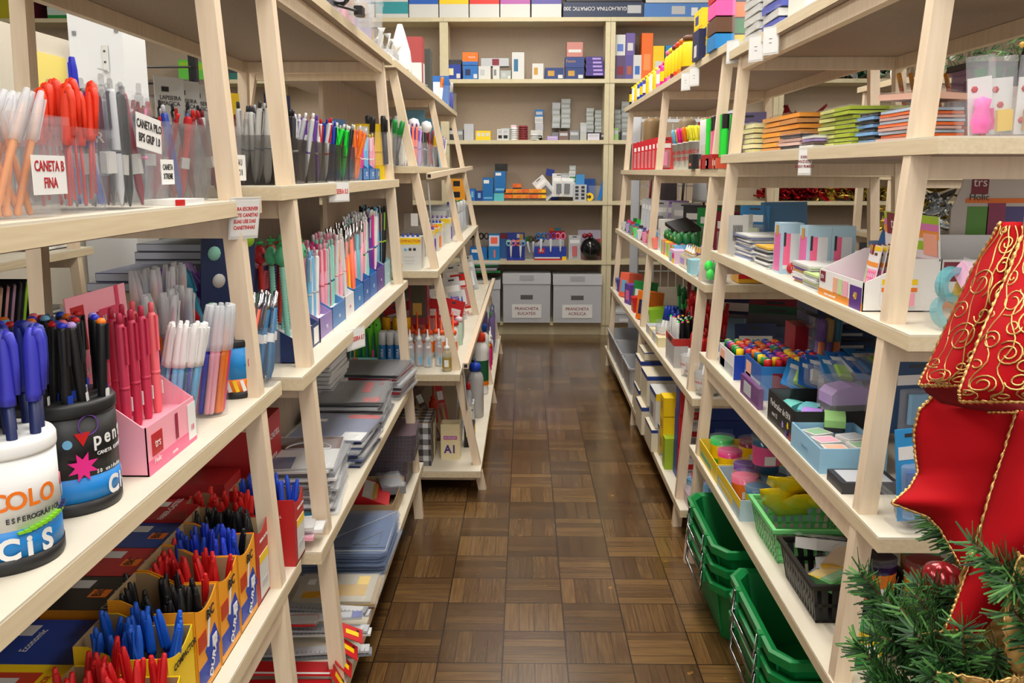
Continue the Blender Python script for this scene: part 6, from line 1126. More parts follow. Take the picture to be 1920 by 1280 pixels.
carton('handled_box', 'grey translucent box with a hand hole at the rear of the pen tray shelf', 'box', (1.0, 2.30, z), (.16, .12, .24), (150, 146, 142), [('-y', .25, .72, .75, .84, (90, 84, 80)), ('-y', .3, .73, .7, .82, (200, 196, 190))])
carton('red_tray', 'dark red rounded tray behind the pen trays', 'tray', (.80, 2.56, z), (.10, .10, .13), (150, 20, 34))
carton('picture_card', 'dark picture card with small prints standing behind the purple tray', 'card', (.93, 2.13, z), (.12, .01, .24), (50, 40, 44), [('-y', .2, .5, .8, .92, 'silver'), ('-y', .05, .0, .95, .3, (160, 80, 50))])
for i in range(4): carton('rear_box', 'dim carton at the rear under the sticky tab displays, %s' % NUM[i], 'box', (.98, 1.62+.17*i, z), (.16, .14, .12+.04*(i % 2)), [(70, 40, 70), (60, 60, 66), (90, 40, 60), 'navy'][i])
# shelf .35
z = .35; X0 = .53
for y0, y1, c, c2, lb in ((2.43, 2.68, (240, 210, 70), (120, 180, 120), 'yellow'), (2.15, 2.42, (170, 196, 206), (230, 200, 80), 'grey-blue and yellow')):
    o = MB(); openbox(o, .19, y1-y0, .055, c, .002, 1, None, 0, .001); d = (.19, y1-y0, .055); decal(o, d, '-x', .0, .6, 1, 1, 'yellow'); decal(o, d, '-x', .1, .2, .7, .5, c2)
    tag(o.build('tub_tray', None, (X0+.096, (y0+y1)/2, z)), '%s low card tray of slime tubs' % lb, 'tray')
cs = [((60, 210, 100), 'green'), ((230, 60, 130), 'pink'), ((110, 50, 150), 'purple'), ((200, 60, 90), 'dark pink'), ((240, 110, 140), 'rose'), ((70, 120, 150), 'grey-blue'), ((230, 120, 130), 'coral pink'), ((150, 60, 90), 'wine')]
for i, (x, y, k, dz) in enumerate([(.585, 2.62, 0, 0), (.582, 2.50, 1, 0), (.60, 2.38, 2, 0), (.665, 2.60, 7, 0), (.675, 2.46, 3, 0), (.572, 2.28, 4, 0), (.648, 2.28, 5, 0), (.588, 2.195, 5, -.0), (.690, 2.19, 6, 0)]):
    tub('%s slime tub with a frosted lid, %s of the tray tubs' % (cs[k][1], NUM[i]), (x, y, z+.003), .036, .072, clear(cs[k][0], 'slime%d' % k, .85, .2), ['yellow', 'yellow', 'orange'][i % 3])
tub('large blue and pink slime tub stacked above the others', (.628, 2.29, z+.086), .040, .09, clear((50, 100, 130), 'slimebig', .85, .15), (230, 90, 150))
tub('slime tub with a pale label in the middle of the shelf', (.73, 2.28, z+.003), .036, .08, clear((180, 110, 120), 'slimex', .85, .2), (200, 140, 60))
def basketbox(label, loc, dx, dy, h, c, name='plastic_basket', slots=(9, 4), bar=.5):
    o = MB(); t = .0025; oloops(o, [[(sx*(dx/2+e), sy*(dy/2+e), zz) for sx, sy in ((-1, -1), (1, -1), (1, 1), (-1, 1))] for e, zz in ((0, h-.008), (.005, h-.008), (.005, h), (-.004, h), (-.004, h-.008), (0, h-.008))], c, None, False)
    k = .86; o.box((0, 0, t/2), (dx*k, dy*k, t), c)
    def wall(P, n):   # P(u, v) -> point; vertical ribs and rails
        for i in range(n+1):
            u = i/n; w_ = (.5 if i in (0, n) else .5)*bar/n
            a = [P(max(0, u-w_), 0), P(min(1, u+w_), 0), P(min(1, u+w_), 1), P(max(0, u-w_), 1)]; o.add(a, [(0, 1, 2, 3)], c); 
        for j in range(slots[1]+1):
            v = j/slots[1]; e = .10/slots[1]*2 if 0 < j < slots[1] else .16; o.add([P(0, max(0, v-e/2)), P(1, max(0, v-e/2)), P(1, min(1, v+e/2)), P(0, min(1, v+e/2))], [(0, 1, 2, 3)], c)
    for s in (-1, 1):
        for off in (0, t):
            wall(lambda u, v: ((2*u-1)*(dx/2)*(k+(1-k)*v), s*((dy/2)*(k+(1-k)*v)-off), v*(h-.006)), slots[0]); wall(lambda u, v: (s*((dx/2)*(k+(1-k)*v)-off), (2*u-1)*(dy/2)*(k+(1-k)*v), v*(h-.006)), int(slots[0]*dy/dx)+1)
    return tag(o.build(name, None, loc), label, 'basket')
basketbox('light green perforated basket of yellow pouches', (.645, 2.0, z), .20, .22, .085, (120, 210, 130)); basketbox('black slotted basket at the near end of the tub shelf', (.640, 1.735, z), .19, .235, .085, 'black', slots=(9, 2), bar=.6)
for i in range(7):
    P = [[((u/5-.5)*.10*(1-.1*abs(v-3)), (v/6-.5)*.15, .016*math.sin(u/5*math.pi)*math.sin(v/6*math.pi)*(1+R.uniform(-.15, .15))) for v in range(7)] for u in range(6)]; P2 = [[(a[0], a[1], -a[2]) for a in r_] for r_ in P]
    o = MB().sheet(P, M((244, 214, 20), .25), .001).sheet(P2, M((244, 214, 20), .25), .001)
    r = tag(o.build('paint_pouch', None, (.60+.035*(i % 4), 2.02-.03*(i % 3)+.02*(i > 4), z+.10+.012*i)), 'glossy yellow paint pouch in the light green basket, %s' % ['front one with black lettering', 'second', 'third', 'fourth', 'fifth', 'sixth', 'seventh'][i], 'pouch'); r.rotation_euler = (-.75+.2*(i % 3), -.25+.25*(i % 3), -.45+.4*(i % 4))
    if i in (0, 3): T = Matrix.Translation((0, 0, .0185)) @ Matrix.Rotation(-.2, 4, 'Z'); writing('Holi\nColors' if i == 0 else 'Holi', .026, 'black' if i == 0 else 'red', r, T, bold=.02)
for i in range(6):
    o = pack(['white sachet with violet print on top of the black basket', 'white sachet under the printed one', 'pink and blue sponge stick pack in the black basket', 'green and yellow sponge stick pack in the black basket', 'clear bag of yellow pieces in the black basket', 'grey pack deep in the black basket'][i], (.62+.035*(i % 3), [1.80, 1.78, 1.69, 1.70, 1.73, 1.75][i], z+[.075, .05, .06, .05, .07, .02][i]), .09, .075, .028, ['offw', 'white', (230, 80, 120), (120, 200, 120), (220, 180, 40), 'grey'][i], .3+.5*i, seed=200+i, decs=[('+z', .3, .3, .7, .7, 'white'), ('+z', .35, .45, .65, .55, 'purple')] if i == 0 else [('+z', .5, 0, 1, 1, ['offw', 'silver', 'sky', 'yellow', 'gold', 'grey'][i])], rot=(-.3, .2, .3+.5*i))
tub('violet slime tub behind the post at the shelf end', (.610, 1.50, z+.10), .037, .095, clear((50, 30, 80), 'slv', .9, .15), 'orange'); tub('red slime tub with a yellow label at the shelf end', (.690, 1.475, z+.10), .041, .095, (200, 40, 36), (236, 190, 30))
tub('green slime tub under the violet one', (.600, 1.50, z), .037, .088, (40, 170, 80), 'yellow'); tub('dark slime tub under the red one', (.690, 1.475, z), .038, .088, 'wine', 'yellow')
for i in range(4): tub('dim slime tub at the rear of the shelf end, %s' % NUM[i], (.80+.10*(i % 2), 1.55+.2*(i//2), z), .04, .12, [(90, 60, 90), 'wine', 'green', 'teal'][i], 'gold')
# shopping baskets on the floor
GR = (10, 130, 62)
def shopping(label, loc, dz, handle=0):
    x0, y0 = loc; r = empty('shopping_basket', (x0, y0, 0), label, 'basket', None); o = MB(); h = .17; L, W = .40, .27; k = .80
    z0 = dz; zt = dz+h
    ring = lambda e, zz, f=1.0: [(sx*(W/2*f+e), sy*(L/2*f+e), zz) for sx, sy in ((-1, -.8), (-.8, -1), (.8, -1), (1, -.8), (1, .8), (.8, 1), (-.8, 1), (-1, .8))]
    oloops(o, [ring(0, z0, k), ring(0, zt-.02), ring(.016, zt-.02), ring(.018, zt), ring(.010, zt+.002), ring(-.003, zt-.004), ring(-.003, z0+.004, k)], GR)
    for s in (-1, 1):
        for i in range(14):
            u = -.42+.065*i; o.bar((s*W/2*k+s*.002, u*L*k, z0+.02), (s*(W/2-.006)+s*.004, u*L, zt-.03), .004, .004, (20, 150, 76))
    o.build('body', r)
    for s in ((-1, 1) if not handle else (handle,)):
        hx = s*(W/2+.022); m = MB().tube([(hx, -.10, zt-.004), (hx-s*.0, -.105, zt+.0), (hx+s*.006, -.10, zt-.055), (hx+s*.006, .10, zt-.055), (hx, .105, zt), (hx, .10, zt-.004)], .0036, CHROME, 8); m.build('handle', r)
        for q in (-.1, .1): MB().box((s*(W/2+.016), q, zt-.012), (.012, .02, .03), GR).build('handle_clip', r)
    return r
for i in range(3): shopping('green plastic shopping basket in the far nested stack, %s' % ['lowest', 'middle', 'top'][i], (.625, 2.36), .001+.05*i)
for i in range(3): shopping('green plastic shopping basket in the near nested stack, %s' % ['lowest', 'middle', 'top'][i], (.640, 1.86), .001+.045*i)
# far right unit: highlighters etc
z = 1.21
for i in range(7): 
    y = YR(1190+7*i, .62, 290); blister('red header bag at the end of the highlighter shelf, %s' % NUM[i], (.655, y, z), .10, .15, (200, 30, 40), -.5, 0, None, ['dark', 'silver', 'rose', 'wine', 'hot', 'offw', 'pink'][i])
carton('mug_box', 'red upright box between the red header bags and the marker cups', 'box', (.655, 3.95, z), (.07, .08, .13), 'red')
for i, (c, nm) in enumerate([('sky', 'pale blue and yellow'), ('hot', 'hot pink'), ('orange', 'orange'), ('lemon', 'yellow')]):
    y = 3.80-.125*i; cp = cup('white lettered cup of %s markers' % nm, (.64, y, z), .036, .044, .10, M('offw'), cat='cup', name='marker_cup'); curved(cp, 'MARCA', .019, 'red', .0425, 3.6, .062, adv=.8); curved(cp, 'TEXTO', .017, 'red', .0405, 3.6, .038, adv=.8)
    for q in range(9): a = q*2.4; pen('marker', [c, [c, 'yellow', 'orange', 'neon'][q % 4 if i in (0, 2) else 0], c], (.64+.022*math.cos(a), y+.022*math.sin(a), z+.012), (.15*math.sin(a), .15*math.cos(a), 0), '%s marker in a white lettered cup' % nm, '%s cup markers' % nm, 1.08)
bin_('clear tray of white and neon felt pens next to the yellow cup', (.64, 3.27, z), .08, .13, .06, CL, .95, .002)
for i in range(10): pen('felt', ['white', ['hot', 'sky', 'neon', 'yellow', 'orange'][i % 5], ['hot', 'sky', 'neon', 'yellow', 'orange'][i % 5]], (.62+.03*(i % 2), 3.22+.022*(i//2), z+.004), (0, 0, 0), 'white neon-ended felt pen in the clear tray', 'white neon-ended felt pens', 1.12)
for i, (c, c2, y, nm) in enumerate([('neon', 'neon', 3.15, 'neon green'), ('pink', 'black', 3.07, 'pink with black cap'), ((250, 70, 140), 'black', 3.035, 'hot pink with black cap'), ((30, 210, 60), (30, 210, 60), 2.93, 'bright green'), ('neon', 'black', 2.90, 'green with black cap')]):
    for q in range(2): o = pen('chisel', [c, c2, c], (.615+.03*q, y, z+.035), (0, 0, H), 'broad %s highlighter in the %s row' % (nm, ['front', 'back'][q]), None, 1.1)
    if i in (0, 2, 3, 4): carton('card_tray', 'coral card tray under the %s highlighters' % nm, 'tray', (.635, y, z), (.09, .045, .032), (220, 90, 60), [('-x', .1, .3, .3, .8, 'offw')])
carton('card_tray', 'black card tray with a grid of coloured dots by the white neon pens', 'tray', (.598, 3.30, z), (.03, .08, .05), 'black', [('-x', .15+.25*q, .2, .3+.25*q, .4, ['orange', 'silver', 'red'][q]) for q in range(3)])
for i in range(4): blister('rear red card pack on the highlighter shelf, %s' % NUM[i], (.80, 3.4+.2*i, z), .14, .2, 'red' if i % 2 else (120, 110, 160), -.6, 0, None, 'lilac')
z = .85; W = [('offw', 'wine'), ('lilac', 'hot'), ('green', 'red'), ('neon', 'teal'), ('white', 'dark'), ('pink', 'purple'), ('gold', 'red'), ('coral', 'sky')]
for i in range(8):
    y = 5.6-.19*i; bin_('small clear bin of coloured erasers at the far end, number %s' % NUM[i], (.63, y, z), .10, .16, .055, CL, .95, .003)
    for q in range(4): carton('eraser', 'small bright eraser in the far clear bins', 'eraser', (.60+.03*(q % 3), y-.05+.035*q, z+.004), (.022, .024, .05+.01*(q % 3)), W[(i+q) % 8][q % 2], rot=(0, .15*(q-1), 0), group='erasers in the far bins')
for i in range(5): blister('silver whistle-shaped pack at the far end of the eraser shelf, %s' % NUM[i], (.66, 5.0-.12*i, z+.05), .07, .16, 'silver', -.4, -.1, None, 'dark')
for i in range(4):
    y = 3.98-.10*i; carton('card_tray', 'rainbow striped card tray of avocado erasers, %s' % NUM[i], 'tray', (.64, y, z), (.09, .085, .06), ['orange', 'yellow', 'coral', 'sky'][i], [('-x', .25*q, .1, .25*q+.2, .95, ['neon', 'pink', 'sky', 'yellow'][(q+i) % 4]) for q in range(4)])
    for q in range(3): k = MB().lathe([(.001, 0), (.014, .006), (.018, .022), (.012, .04), (.001, .048)], (30, 110, 50), None, 12).lathe([(.001, -.0005), (.008, 0), (.001, .001)], (220, 230, 130), Matrix.Translation((-.0165, 0, .024)) @ Matrix.Rotation(-H, 4, 'Y'), 10); tag(k.build('avocado_eraser', None, (.615+.03*q, y, z+.062), 0), 'green avocado eraser on the rainbow trays', 'eraser', 'avocado erasers')
carton('carton', 'tall white cylinder pack lettered Z at the eraser shelf', 'box', (.64, 4.15, z), (.07, .08, .14), 'offw', [('-x', .1, .1, .9, .5, 'silver')], [('-y', .5, .4, 'Z', .04, 'purple'), ('-x', .5, .6, 'Z', .04, 'purple')])
k = tag(MB().box((0, 0, 0), (.10, .13, .015), 'black').build('black_case', None, (.66, 3.86, z+.125)), 'open black case resting over the avocado erasers', 'case'); k.rotation_euler = (.3, -.2, .3)
d = display('cream card display of little unicorn toppers', (.635, 3.37, z), .22, .10, .045, .07, (226, 214, 190), -H, front=[('-y', .1, .3, .5, .8, 'lilac'), ('-y', .75, .4, .95, .9, 'wine')], texts=[('-y', .85, .65, 'trs', .014, 'white')])
for i in range(14): k = MB().lathe([(.001, 0), (.009, .004), (.011, .014), (.006, .024), (.004, .03), (.0005, .04)], ['white', 'gold', 'lilac', 'rosy'][i % 4], None, 10).lathe([(.0105, .012), (.0115, .015), (.0105, .018)], ['gold', 'purple', 'pink', 'yellow'][i % 4], None, 10, closed=False); tag(k.build('unicorn_topper', None, (.605+.022*(i % 4), 3.29+.045*(i//4), z+.045)), 'tiny unicorn topper in the cream card display', 'topper', 'unicorn toppers')
carton('carton', 'iridescent pink and mint box at the eraser shelf edge', 'box', (.60, 3.60, z), (.05, .12, .05), (220, 190, 220), [('-x', .6, 0, 1, .4, 'yellow'), ('-x', .6, .4, 1, .8, 'hot'), ('-x', 0, .2, .5, .8, 'mint')]); carton('carton', 'small aqua box beside the cream display', 'box', (.592, 3.20, z), (.04, .07, .05), (150, 210, 220))
for i, y in enumerate((3.10, 2.99)):
    bin_('little clear bin of tiny coloured pens at the shelf edge, %s' % ['far', 'near'][i], (.605, y, z), .08, .085, .055, CL, .9, .003)
    for q in range(5): pen('marker', [['sky', 'hot', 'neon', 'blue', 'pink'][q], 'white', 'sky'], (.585+.01*q, y, z+.004), (.2*(q-2), .3, 0), 'tiny coloured pen in the %s little clear bin' % ['far', 'near'][i], 'tiny pens %d' % i, .6)
bin_('clear bin of neon green toys at the near end', (.615, 2.93, z), .09, .09, .06, CL, .9, .003)
for i in range(5): k = MB().lathe([(.001, 0), (.012, .005), (.015, .018), (.010, .03), (.001, .036)], ['neon', 'green', 'coral', 'neon', 'black'][i], None, 10); tag(k.build('toy_figure', None, (.59+.018*(i % 3), 2.91+.03*(i//3), z+.01+.025*(i % 2))), '%s little figure in the near clear bin' % ['neon green', 'dark green', 'coral', 'bright green', 'black'][i], 'toy')
pack('clear pack of yellow and red pieces behind the near clear bin', (.80, 2.96, z), .26, .12, .045, (214, 160, 30), 0, seed=300, decs=[('-y', 0, .4, .6, 1, 'red'), ('-y', .85, 0, 1, 1, 'wine')]); 
for i in range(6): blister('pale rear pack on the eraser shelf, number %s' % NUM[i], (.80, 3.2+.35*i, z), .16, .20, [(60, 60, 110), 'wine', 'green', 'dark', 'silver', 'lilac'][i], -.6, 0, None, ['red', 'silver', 'green', 'silver', 'wine', 'offw'][i])
z = .48
for i in range(10):
    y = 5.6-.14*i; carton('craft_pack', 'bright craft pack on the far low shelf, number %s' % NUM[i], 'packet', (.61+.03*(i % 2), y, z), (.09, .10, .08+.03*(i % 3)), [(60, 60, 140), 'offw', 'coral', 'teal', 'purple', 'green', 'red', 'navy', 'orange', 'lime'][i], [('-x', .2, .2, .8, .7, ['white', 'orange', 'sky', 'yellow', 'pink', 'white', 'gold', 'coral', 'navy', 'white'][i])], rot=(0, .1*(i % 3-1), .2*(i % 3)))
for i in range(4): carton('white_tin', 'low cream tin before the blue marker cup, %s' % NUM[i], 'box', (.60, 4.10-.10*i, z), (.09, .085, .04), 'cream' if i % 2 else 'silver')
def mcup(label, y, c, nm, x=.60, txt=True, h=.10):
    cp = cup(label, (x, y, z), .038, .046, h, CL, cat='cup', name='marker_cup'); m = MB().lathe([(.0405, .03), (.0445, .075)], 'white', None, 24, closed=False).build('paper_label', cp)
    if txt: curved(cp, 'QUADRO BRANCO', .011, 'red', .0425, 3.9, .06, adv=.8); curved(cp, 'RECARREGÁVEL', .011, 'red', .0418, 3.9, .045, adv=.8)
    for q in range(8): a = q*2.4; pen('marker', ['offw', c, c], (x+.022*math.cos(a), y+.022*math.sin(a), z+.006), (.15*math.sin(a), .15*math.cos(a), a), '%s whiteboard marker in its labelled cup' % nm, '%s cup whiteboard markers' % nm, 1.15)
mcup('labelled clear cup of blue and black markers farthest on the low shelf', 3.85, 'blue', 'far blue'); mcup('labelled clear cup of red markers, far one', 3.22, (214, 24, 24), 'far red'); mcup('labelled clear cup of red markers, near one by the post', 3.10, (220, 26, 26), 'near red'); mcup('labelled clear cup of bright blue markers at the shelf end', 2.935, (20, 80, 210), 'bright blue', .600)
o = MB(); openbox(o, .10, .20, .11, (190, 186, 184), .002, 1, None, 0, .001); d = (.10, .20, .11); decal(o, d, '-x', 0, .75, 1, 1, (200, 60, 40)); decal(o, d, '-y', 0, .75, 1, 1, (190, 40, 30)); decal(o, d, '-x', .3, .8, .7, .95, 'black', .0003); tag(o.build('pen_display_box', None, (.605, 3.45, z)), 'grey display box with a red top band full of black fine pens', 'box')
for i in range(24): pen('felt', ['black' if i % 4 else 'white', ['neon', 'hot', 'yellow', 'silver', 'white'][i % 5], 'red'], (.57+.023*(i % 4), 3.37+.03*(i//4), z+.03), (R.gauss(0, .03), R.gauss(0, .03), 0), 'fine pen in the red banded display box', 'fine pens in the red banded box', .95)
for i in range(30): pen('marker', [(200, 20, 24), (200, 20, 24), 'red'] if i < 22 else ['green', (20, 110, 50), 'green'], (.68+.028*(i % 3), 3.3+.032*i*.8, z+.08+.02*(i % 2)), (R.gauss(0, .2), R.gauss(0, .2), 0), '%s marker heaped behind the black fine pens' % ('red' if i < 22 else 'dark green'), '%s heaped markers' % ('red' if i < 22 else 'dark green'), 1.0)
carton('rear_tray', 'dark tray under the heaped red markers', 'tray', (.71, 3.70, z), (.12, .95, .075), 'dark')
for i in range(10): pen('marker', ['black', 'black' if i % 2 else (24, 60, 160), 'grey'], (.625+.03*(i % 2), 3.62+.02*i, z+.01), (R.gauss(0, .15), R.gauss(0, .15), 0), 'black or blue marker between the cups', 'black and blue markers between the cups', 1.1)
for i in range(7): blister('navy striped pack hanging behind the near post, %s' % NUM[i], (.78+.045*i, 3.02+.03*(i % 3), z), .14, .22-.015*i, (34, 50, 90) if i < 5 else 'red', 0, -.2, None, 'silver')
for i in range(8): blister('%s upright pack at the rear of the red marker shelf, %s' % (['dark', 'green', 'wine', 'navy'][i % 4], NUM[i]), (.86+.05*(i % 3), 3.1+.2*i, z), .2, .24, ['dark', (30, 80, 50), 'wine', 'navy'][i % 4], -.4, -.1, None, ['silver', 'red', 'offw', 'sky'][i % 4])
for i in range(3): carton('flat_case', 'flat dark case lying behind the red markers, %s' % NUM[i], 'case', (.93, 3.02, z+.03*i), (.30, .2, .028), ['dark', (60, 56, 56), 'wine'][i])
for i in range(5): carton('grey_sack', 'grey clear wrapped bundle behind the low cups, %s' % NUM[i], 'packet', (.68, 3.05+.08*i, z), (.06, .07, .12), (120, 112, 112), rot=(0, .1, .3*i))
# bottom shelf of the far right unit
z = .10
for i, (y, dy) in enumerate([(5.45, .42), (5.02, .40), (4.62, .34)]):
    o = MB(); openbox(o, .20, dy, .14, M((176, 178, 182), .4), .004, .9, None, .01, .01); tag(o.build('grey_plastic_bin', None, (.62, y, z)), 'grey empty plastic bin on the lowest shelf, %s' % ['farthest', 'middle', 'nearest'][i], 'bin')
def pilot(label, y, dy, z0, h, c, txt, tc, x=.605, dx=.16, dec=(), rz=0):
    return carton('marker_carton', label, 'box', (x, y, z0), (dx, dy, h), c, [('-y', 0, .86, 1, 1, (30, 60, 140) if c != (200, 30, 36) else c), ('-x', 0, .88, 1, 1, (30, 60, 140))]+list(dec), [('-y', .35, .72, txt, h*.13, tc)], rz)
BE = (226, 216, 190)
for i, (y, z0, h, x) in enumerate([(4.12, .10, .13, .60), (4.12, .235, .13, .605), (4.12, .37, .035, .62), (3.86, .10, .12, .58), (3.86, .225, .13, .60), (3.62, .10, .09, .59)]): 
    pilot('cream marker carton with a blue rim, %s' % ['far lowest', 'far middle', 'far thin one', 'second column lowest', 'second column upper', 'near low'][i], y, .20, z0, h, BE, 'PILOT', (30, 50, 110), x, .17, [('-y', .55, .1, .75, .5, 'dark')] if i != 1 else [('-y', .5, .15, .95, .4, 'silver')])
pilot('white marker carton with a yellow rim', 3.62, .18, .195, .14, 'offw', '', 'black', .61, .18, [('-y', 0, .8, 1, 1, 'yellow'), ('-x', .2, .2, .6, .6, 'grey')]); pilot('white and grey carton with a yellow base line', 3.50, .05, .10, .12, (200, 198, 196), '', 'black', .56, .06, [('-x', 0, 0, 1, .08, 'yellow')])
for i in range(3): carton('marker_carton', 'yellow marker carton, %s of the pile' % NUM[i], 'box', (.60, 3.40, z+.075*i+.04), (.15, .09, .072), 'yellow', [('-y', .3, .2, .9, .7, (60, 60, 30)), ('-x', .2, .3, .7, .8, (200, 160, 20))])
carton('lime_box', 'lime green open box under the yellow cartons', 'box', (.56, 3.33, z), (.07, .06, .12), (160, 190, 40)); carton('carton', 'plain carton under the yellow marker cartons', 'box', (.62, 3.41, z), (.11, .08, .038), 'dark')
for i, (y, n_) in enumerate([(3.24, 0), (3.235, 1), (3.22, 2)]):
    o = carton('marker_carton', 'red and white marker carton with a barcode, %s of the column' % ['lowest', 'middle', 'top'][i], 'box', (.600, y, z+.125*i), (.09, .085, .122), (200, 30, 36), [('-y', .18, .45, .82, .8, 'white'), ('-y', .18, .06, .82, .28, 'white'), ('-x', 0, 0, .92, 1, (24, 60, 150))]+[('-y', .22+.06*q, .08, .25+.06*q, .26, 'dark') for q in range(10)], [('-y', .5, .9, 'PILOT', .014, 'white'), ('-y', .5, .68, 'PILOT', .014, (24, 50, 110))])
for i in range(3): carton('marker_carton', 'deep blue marker carton behind the red column, %s' % ['lowest', 'middle', 'top'][i], 'box', (.735, 3.20, z+.12*i), (.16, .15, .118), (20, 52, 130), [('-y', .1, .6, .5, .75, (60, 90, 170)), ('-y', .75, .1, .95, .5, 'red' if i else (20, 52, 130))])
for i in range(3): pack('clear crumpled bag with pink straps on the lowest shelf end, %s' % NUM[i], (.60+.03*i, 2.97+.03*i, z+.02*i), .12, .14, .05, [(214, 190, 200), 'sky', 'hot'][i], .5*i, seed=400+i)
for i in range(3): carton('carton', 'kraft carton at the rear of the lowest right shelf, %s' % NUM[i], 'box', (.80, 3.5+.45*i, z), (.18, .35, .22), (150, 120, 84))
# top of the right units
z = 1.585; X = .66
for i in range(11):
    y = 5.60-.125*i; c = ['black', 'offw', 'yellow', 'blue', 'blue', (80, 60, 140), 'yellow', 'white', 'yellow', 'pink', 'hot'][i]
    bottle('paint bottle with a yellow cap on the right top shelf, number %s' % NUM[i], (.645, y, z), .03, .11, c, 'yellow' if i < 9 else 'hot', [(.2, .6, 'white' if i % 2 else 'yellow')], .004, capr=.02); bottle('rear yellow-capped paint bottle on the right top shelf, number %s' % NUM[i], (.725, y+.03, z), .03, .125, 'yellow', 'yellow', [(.2, .6, c)], .004, capr=.02)
for i in range(6): bottle('wide yellow paint jar with a %s base on the right top shelf' % ['pink', 'wine', 'maroon', 'red', 'orange', 'brown'][i], (.65, 4.20-.09*i, z), .038, .14, 'yellow', ['pink', 'yellow', (120, 30, 50), 'rpen', 'orange', 'brown'][i], [(0.02, .15, ['hot', 'pink', (120, 30, 50), 'rpen', 'orange', 'brown'][i])], .004, capr=.034)
for i in range(3):
    for j in range(3): carton('paint_box', 'yellow paint set box, column %s tier %s' % (NUM[i], NUM[j]), 'box', (.70+.03*(i == 0), 3.62-.16*i, z+.062*j), (.16, .145, .06), 'yellow', [('-y', .3, .35, .85, .85, 'white'), ('-x', .2, .2, .6, .7, (50, 60, 140))]) if not (i == 2 and j == 2) else None
carton('paint_box', 'small navy box in front of the yellow paint sets', 'box', (.612, 3.36, z), (.03, .12, .10), 'navy', [('-x', .3, .1, .7, .5, 'offw')])
for i in range(8): carton('foam_block', 'bright %s foam block near the front of the right top shelf' % ['sky blue', 'yellow', 'brown', 'green', 'pink', 'orange', 'red', 'royal blue'][i], 'block', (.63+.05*(i % 2), 3.10+.03*(i % 2), z+.05*(i//2)), (.06, .14, .045), [(20, 130, 200), 'yellow', 'brown', (20, 120, 50), (236, 90, 170), 'orange', 'red', (20, 60, 190)][i])
z = 1.545
for i in range(9):
    for j in range(2): pack('white and blue wrapped pack on the near right top shelf, column %s' % NUM[j], (.70, 2.58-.20*j, z+.022*i), .20, .17, .022, [(90, 100, 190) if j else 'offw', 'offw'][i % 2], R.uniform(-.05, .05), 'blue and white wrapped packs %d' % j, seed=500+i*3+j)
pack('white rolled pack on the near right top shelf', (.70, 2.16, z), .20, .14, .09, (236, 236, 224), 0, seed=540)
bin_('clear sleeve case hanging at the corner of the right top shelf', (.625, 2.76, z), .06, .05, .16, CL, .95)
for px_, y_, zt, lb, x in ((1288, 125, 1.565, 'white price card, farthest on the right top edge', .603), (1304, 118, 1.565, 'white price card, second farthest on the right top edge', .603), (1376, 82, 1.575, 'white price card at the end of the far right top edge', .603), (1421, 58, 1.54, 'white price card, first on the near right top edge', .587), (1449, 42, 1.54, 'white price card, second on the near right top edge', .587)):
    price_tag(lb, (x-.002, YR(px_, x, y_), zt), .05, .065, ['-----', '----'], 'dark', -1.0, .008)
# ================================================================ surroundings, left
lu = unit('shelving unit beyond the pens with leaning pink and striped notebooks', (2.05, 3.0), 1.95, 3.1, [.36, .68, .95, 1.24], lambda z: -1.44-.05*z, lambda z: -2.1+.05*z, group=None)
struct('wall_partition', MB().box((-2.12, 3.3, .90), (.02, 2.3, 1.79), M((206, 198, 182), .6)))
for i, (c, e) in enumerate([((190, 40, 90), 'silver'), ('dark', (190, 150, 130)), ('black', (200, 140, 150)), ('dark', (170, 130, 160)), ('black', 'dark'), ('dark', 'lime'), ('black', 'dark')]):
    o = MB().box((0, 0, .10), (.15, .014, .20), c).box((.0755, 0, .10), (.003, .012, .19), e); o = tag(o.build('notebook', None, (-1.60, 2.53+.035*i, .682)), 'leaning notebook with a %s, beyond the pen shelves' % ['pink cover', 'beige spiral', 'pink spiral', 'mauve spiral', 'black spine', 'lime edge', 'plain black cover'][i], 'notebook'); o.rotation_euler = (-.32, 0, 0)
for i in range(14): notebook('white edged notebook in the pile beyond the column side', (-1.62+R.uniform(-.01, .01), 2.98, (.952 if i < 8 else .682)+.0125*(i % 8)), .16, .18, .012, 'dark', R.uniform(-.05, .05), group='white edged notebooks')
tag(MB().box((0, 0, 0), (.003, .36, .30), (236, 216, 120)).build('yellow_sheet', None, (-2.106, 4.14, 1.56)), 'yellow sheet of paper taped on the beige partition', 'paper'); carton('paper_stack', 'grey and red paper stack beyond the pen bins', 'paper', (-1.64, 2.62, 1.24), (.20, .30, .02), 'silver', [('+x', 0, 0, 1, .5, 'red')])
z = 2.27
for i, (a, b_, c) in enumerate([(-14, 13, (190, 180, 20)), (14, 49, (170, 30, 34)), (50, 56, (90, 20, 40))]): bk('%s binder high on the back shelf at the photo left' % ['yellow', 'red', 'dark wine'][i], a, b_, -60, z, c, dep=.24)
bk('green and white box with a round picture high at the photo left', 84, 128, -30, z, (200, 215, 205), [('-y', 0, 0, 1, .12, 'green'), ('-y', 0, .35, .45, 1, (40, 100, 110))], dep=.24)
z = 1.85
for i, (a, b_, t, c, c2, lb) in enumerate([(333, 360, 112, (100, 200, 70), 'lime', 'lime green box left'), (364, 392, 116, (100, 200, 70), 'lime', 'lime green box right'), (426, 459, 126, (30, 110, 100), 'dark', 'teal tool case with a black lid'), (466, 486, 132, (210, 222, 214), 'silver', 'pale ribbed box left'), (488, 508, 134, (210, 222, 214), 'silver', 'pale ribbed box right'), (395, 420, 112, (20, 70, 50), 'green', 'dark green box')]): bk(lb+' of the goods seen between the posts', a, b_, t, z, c, [('-y', .1, .55, .9, .9, c2)], dep=.2)
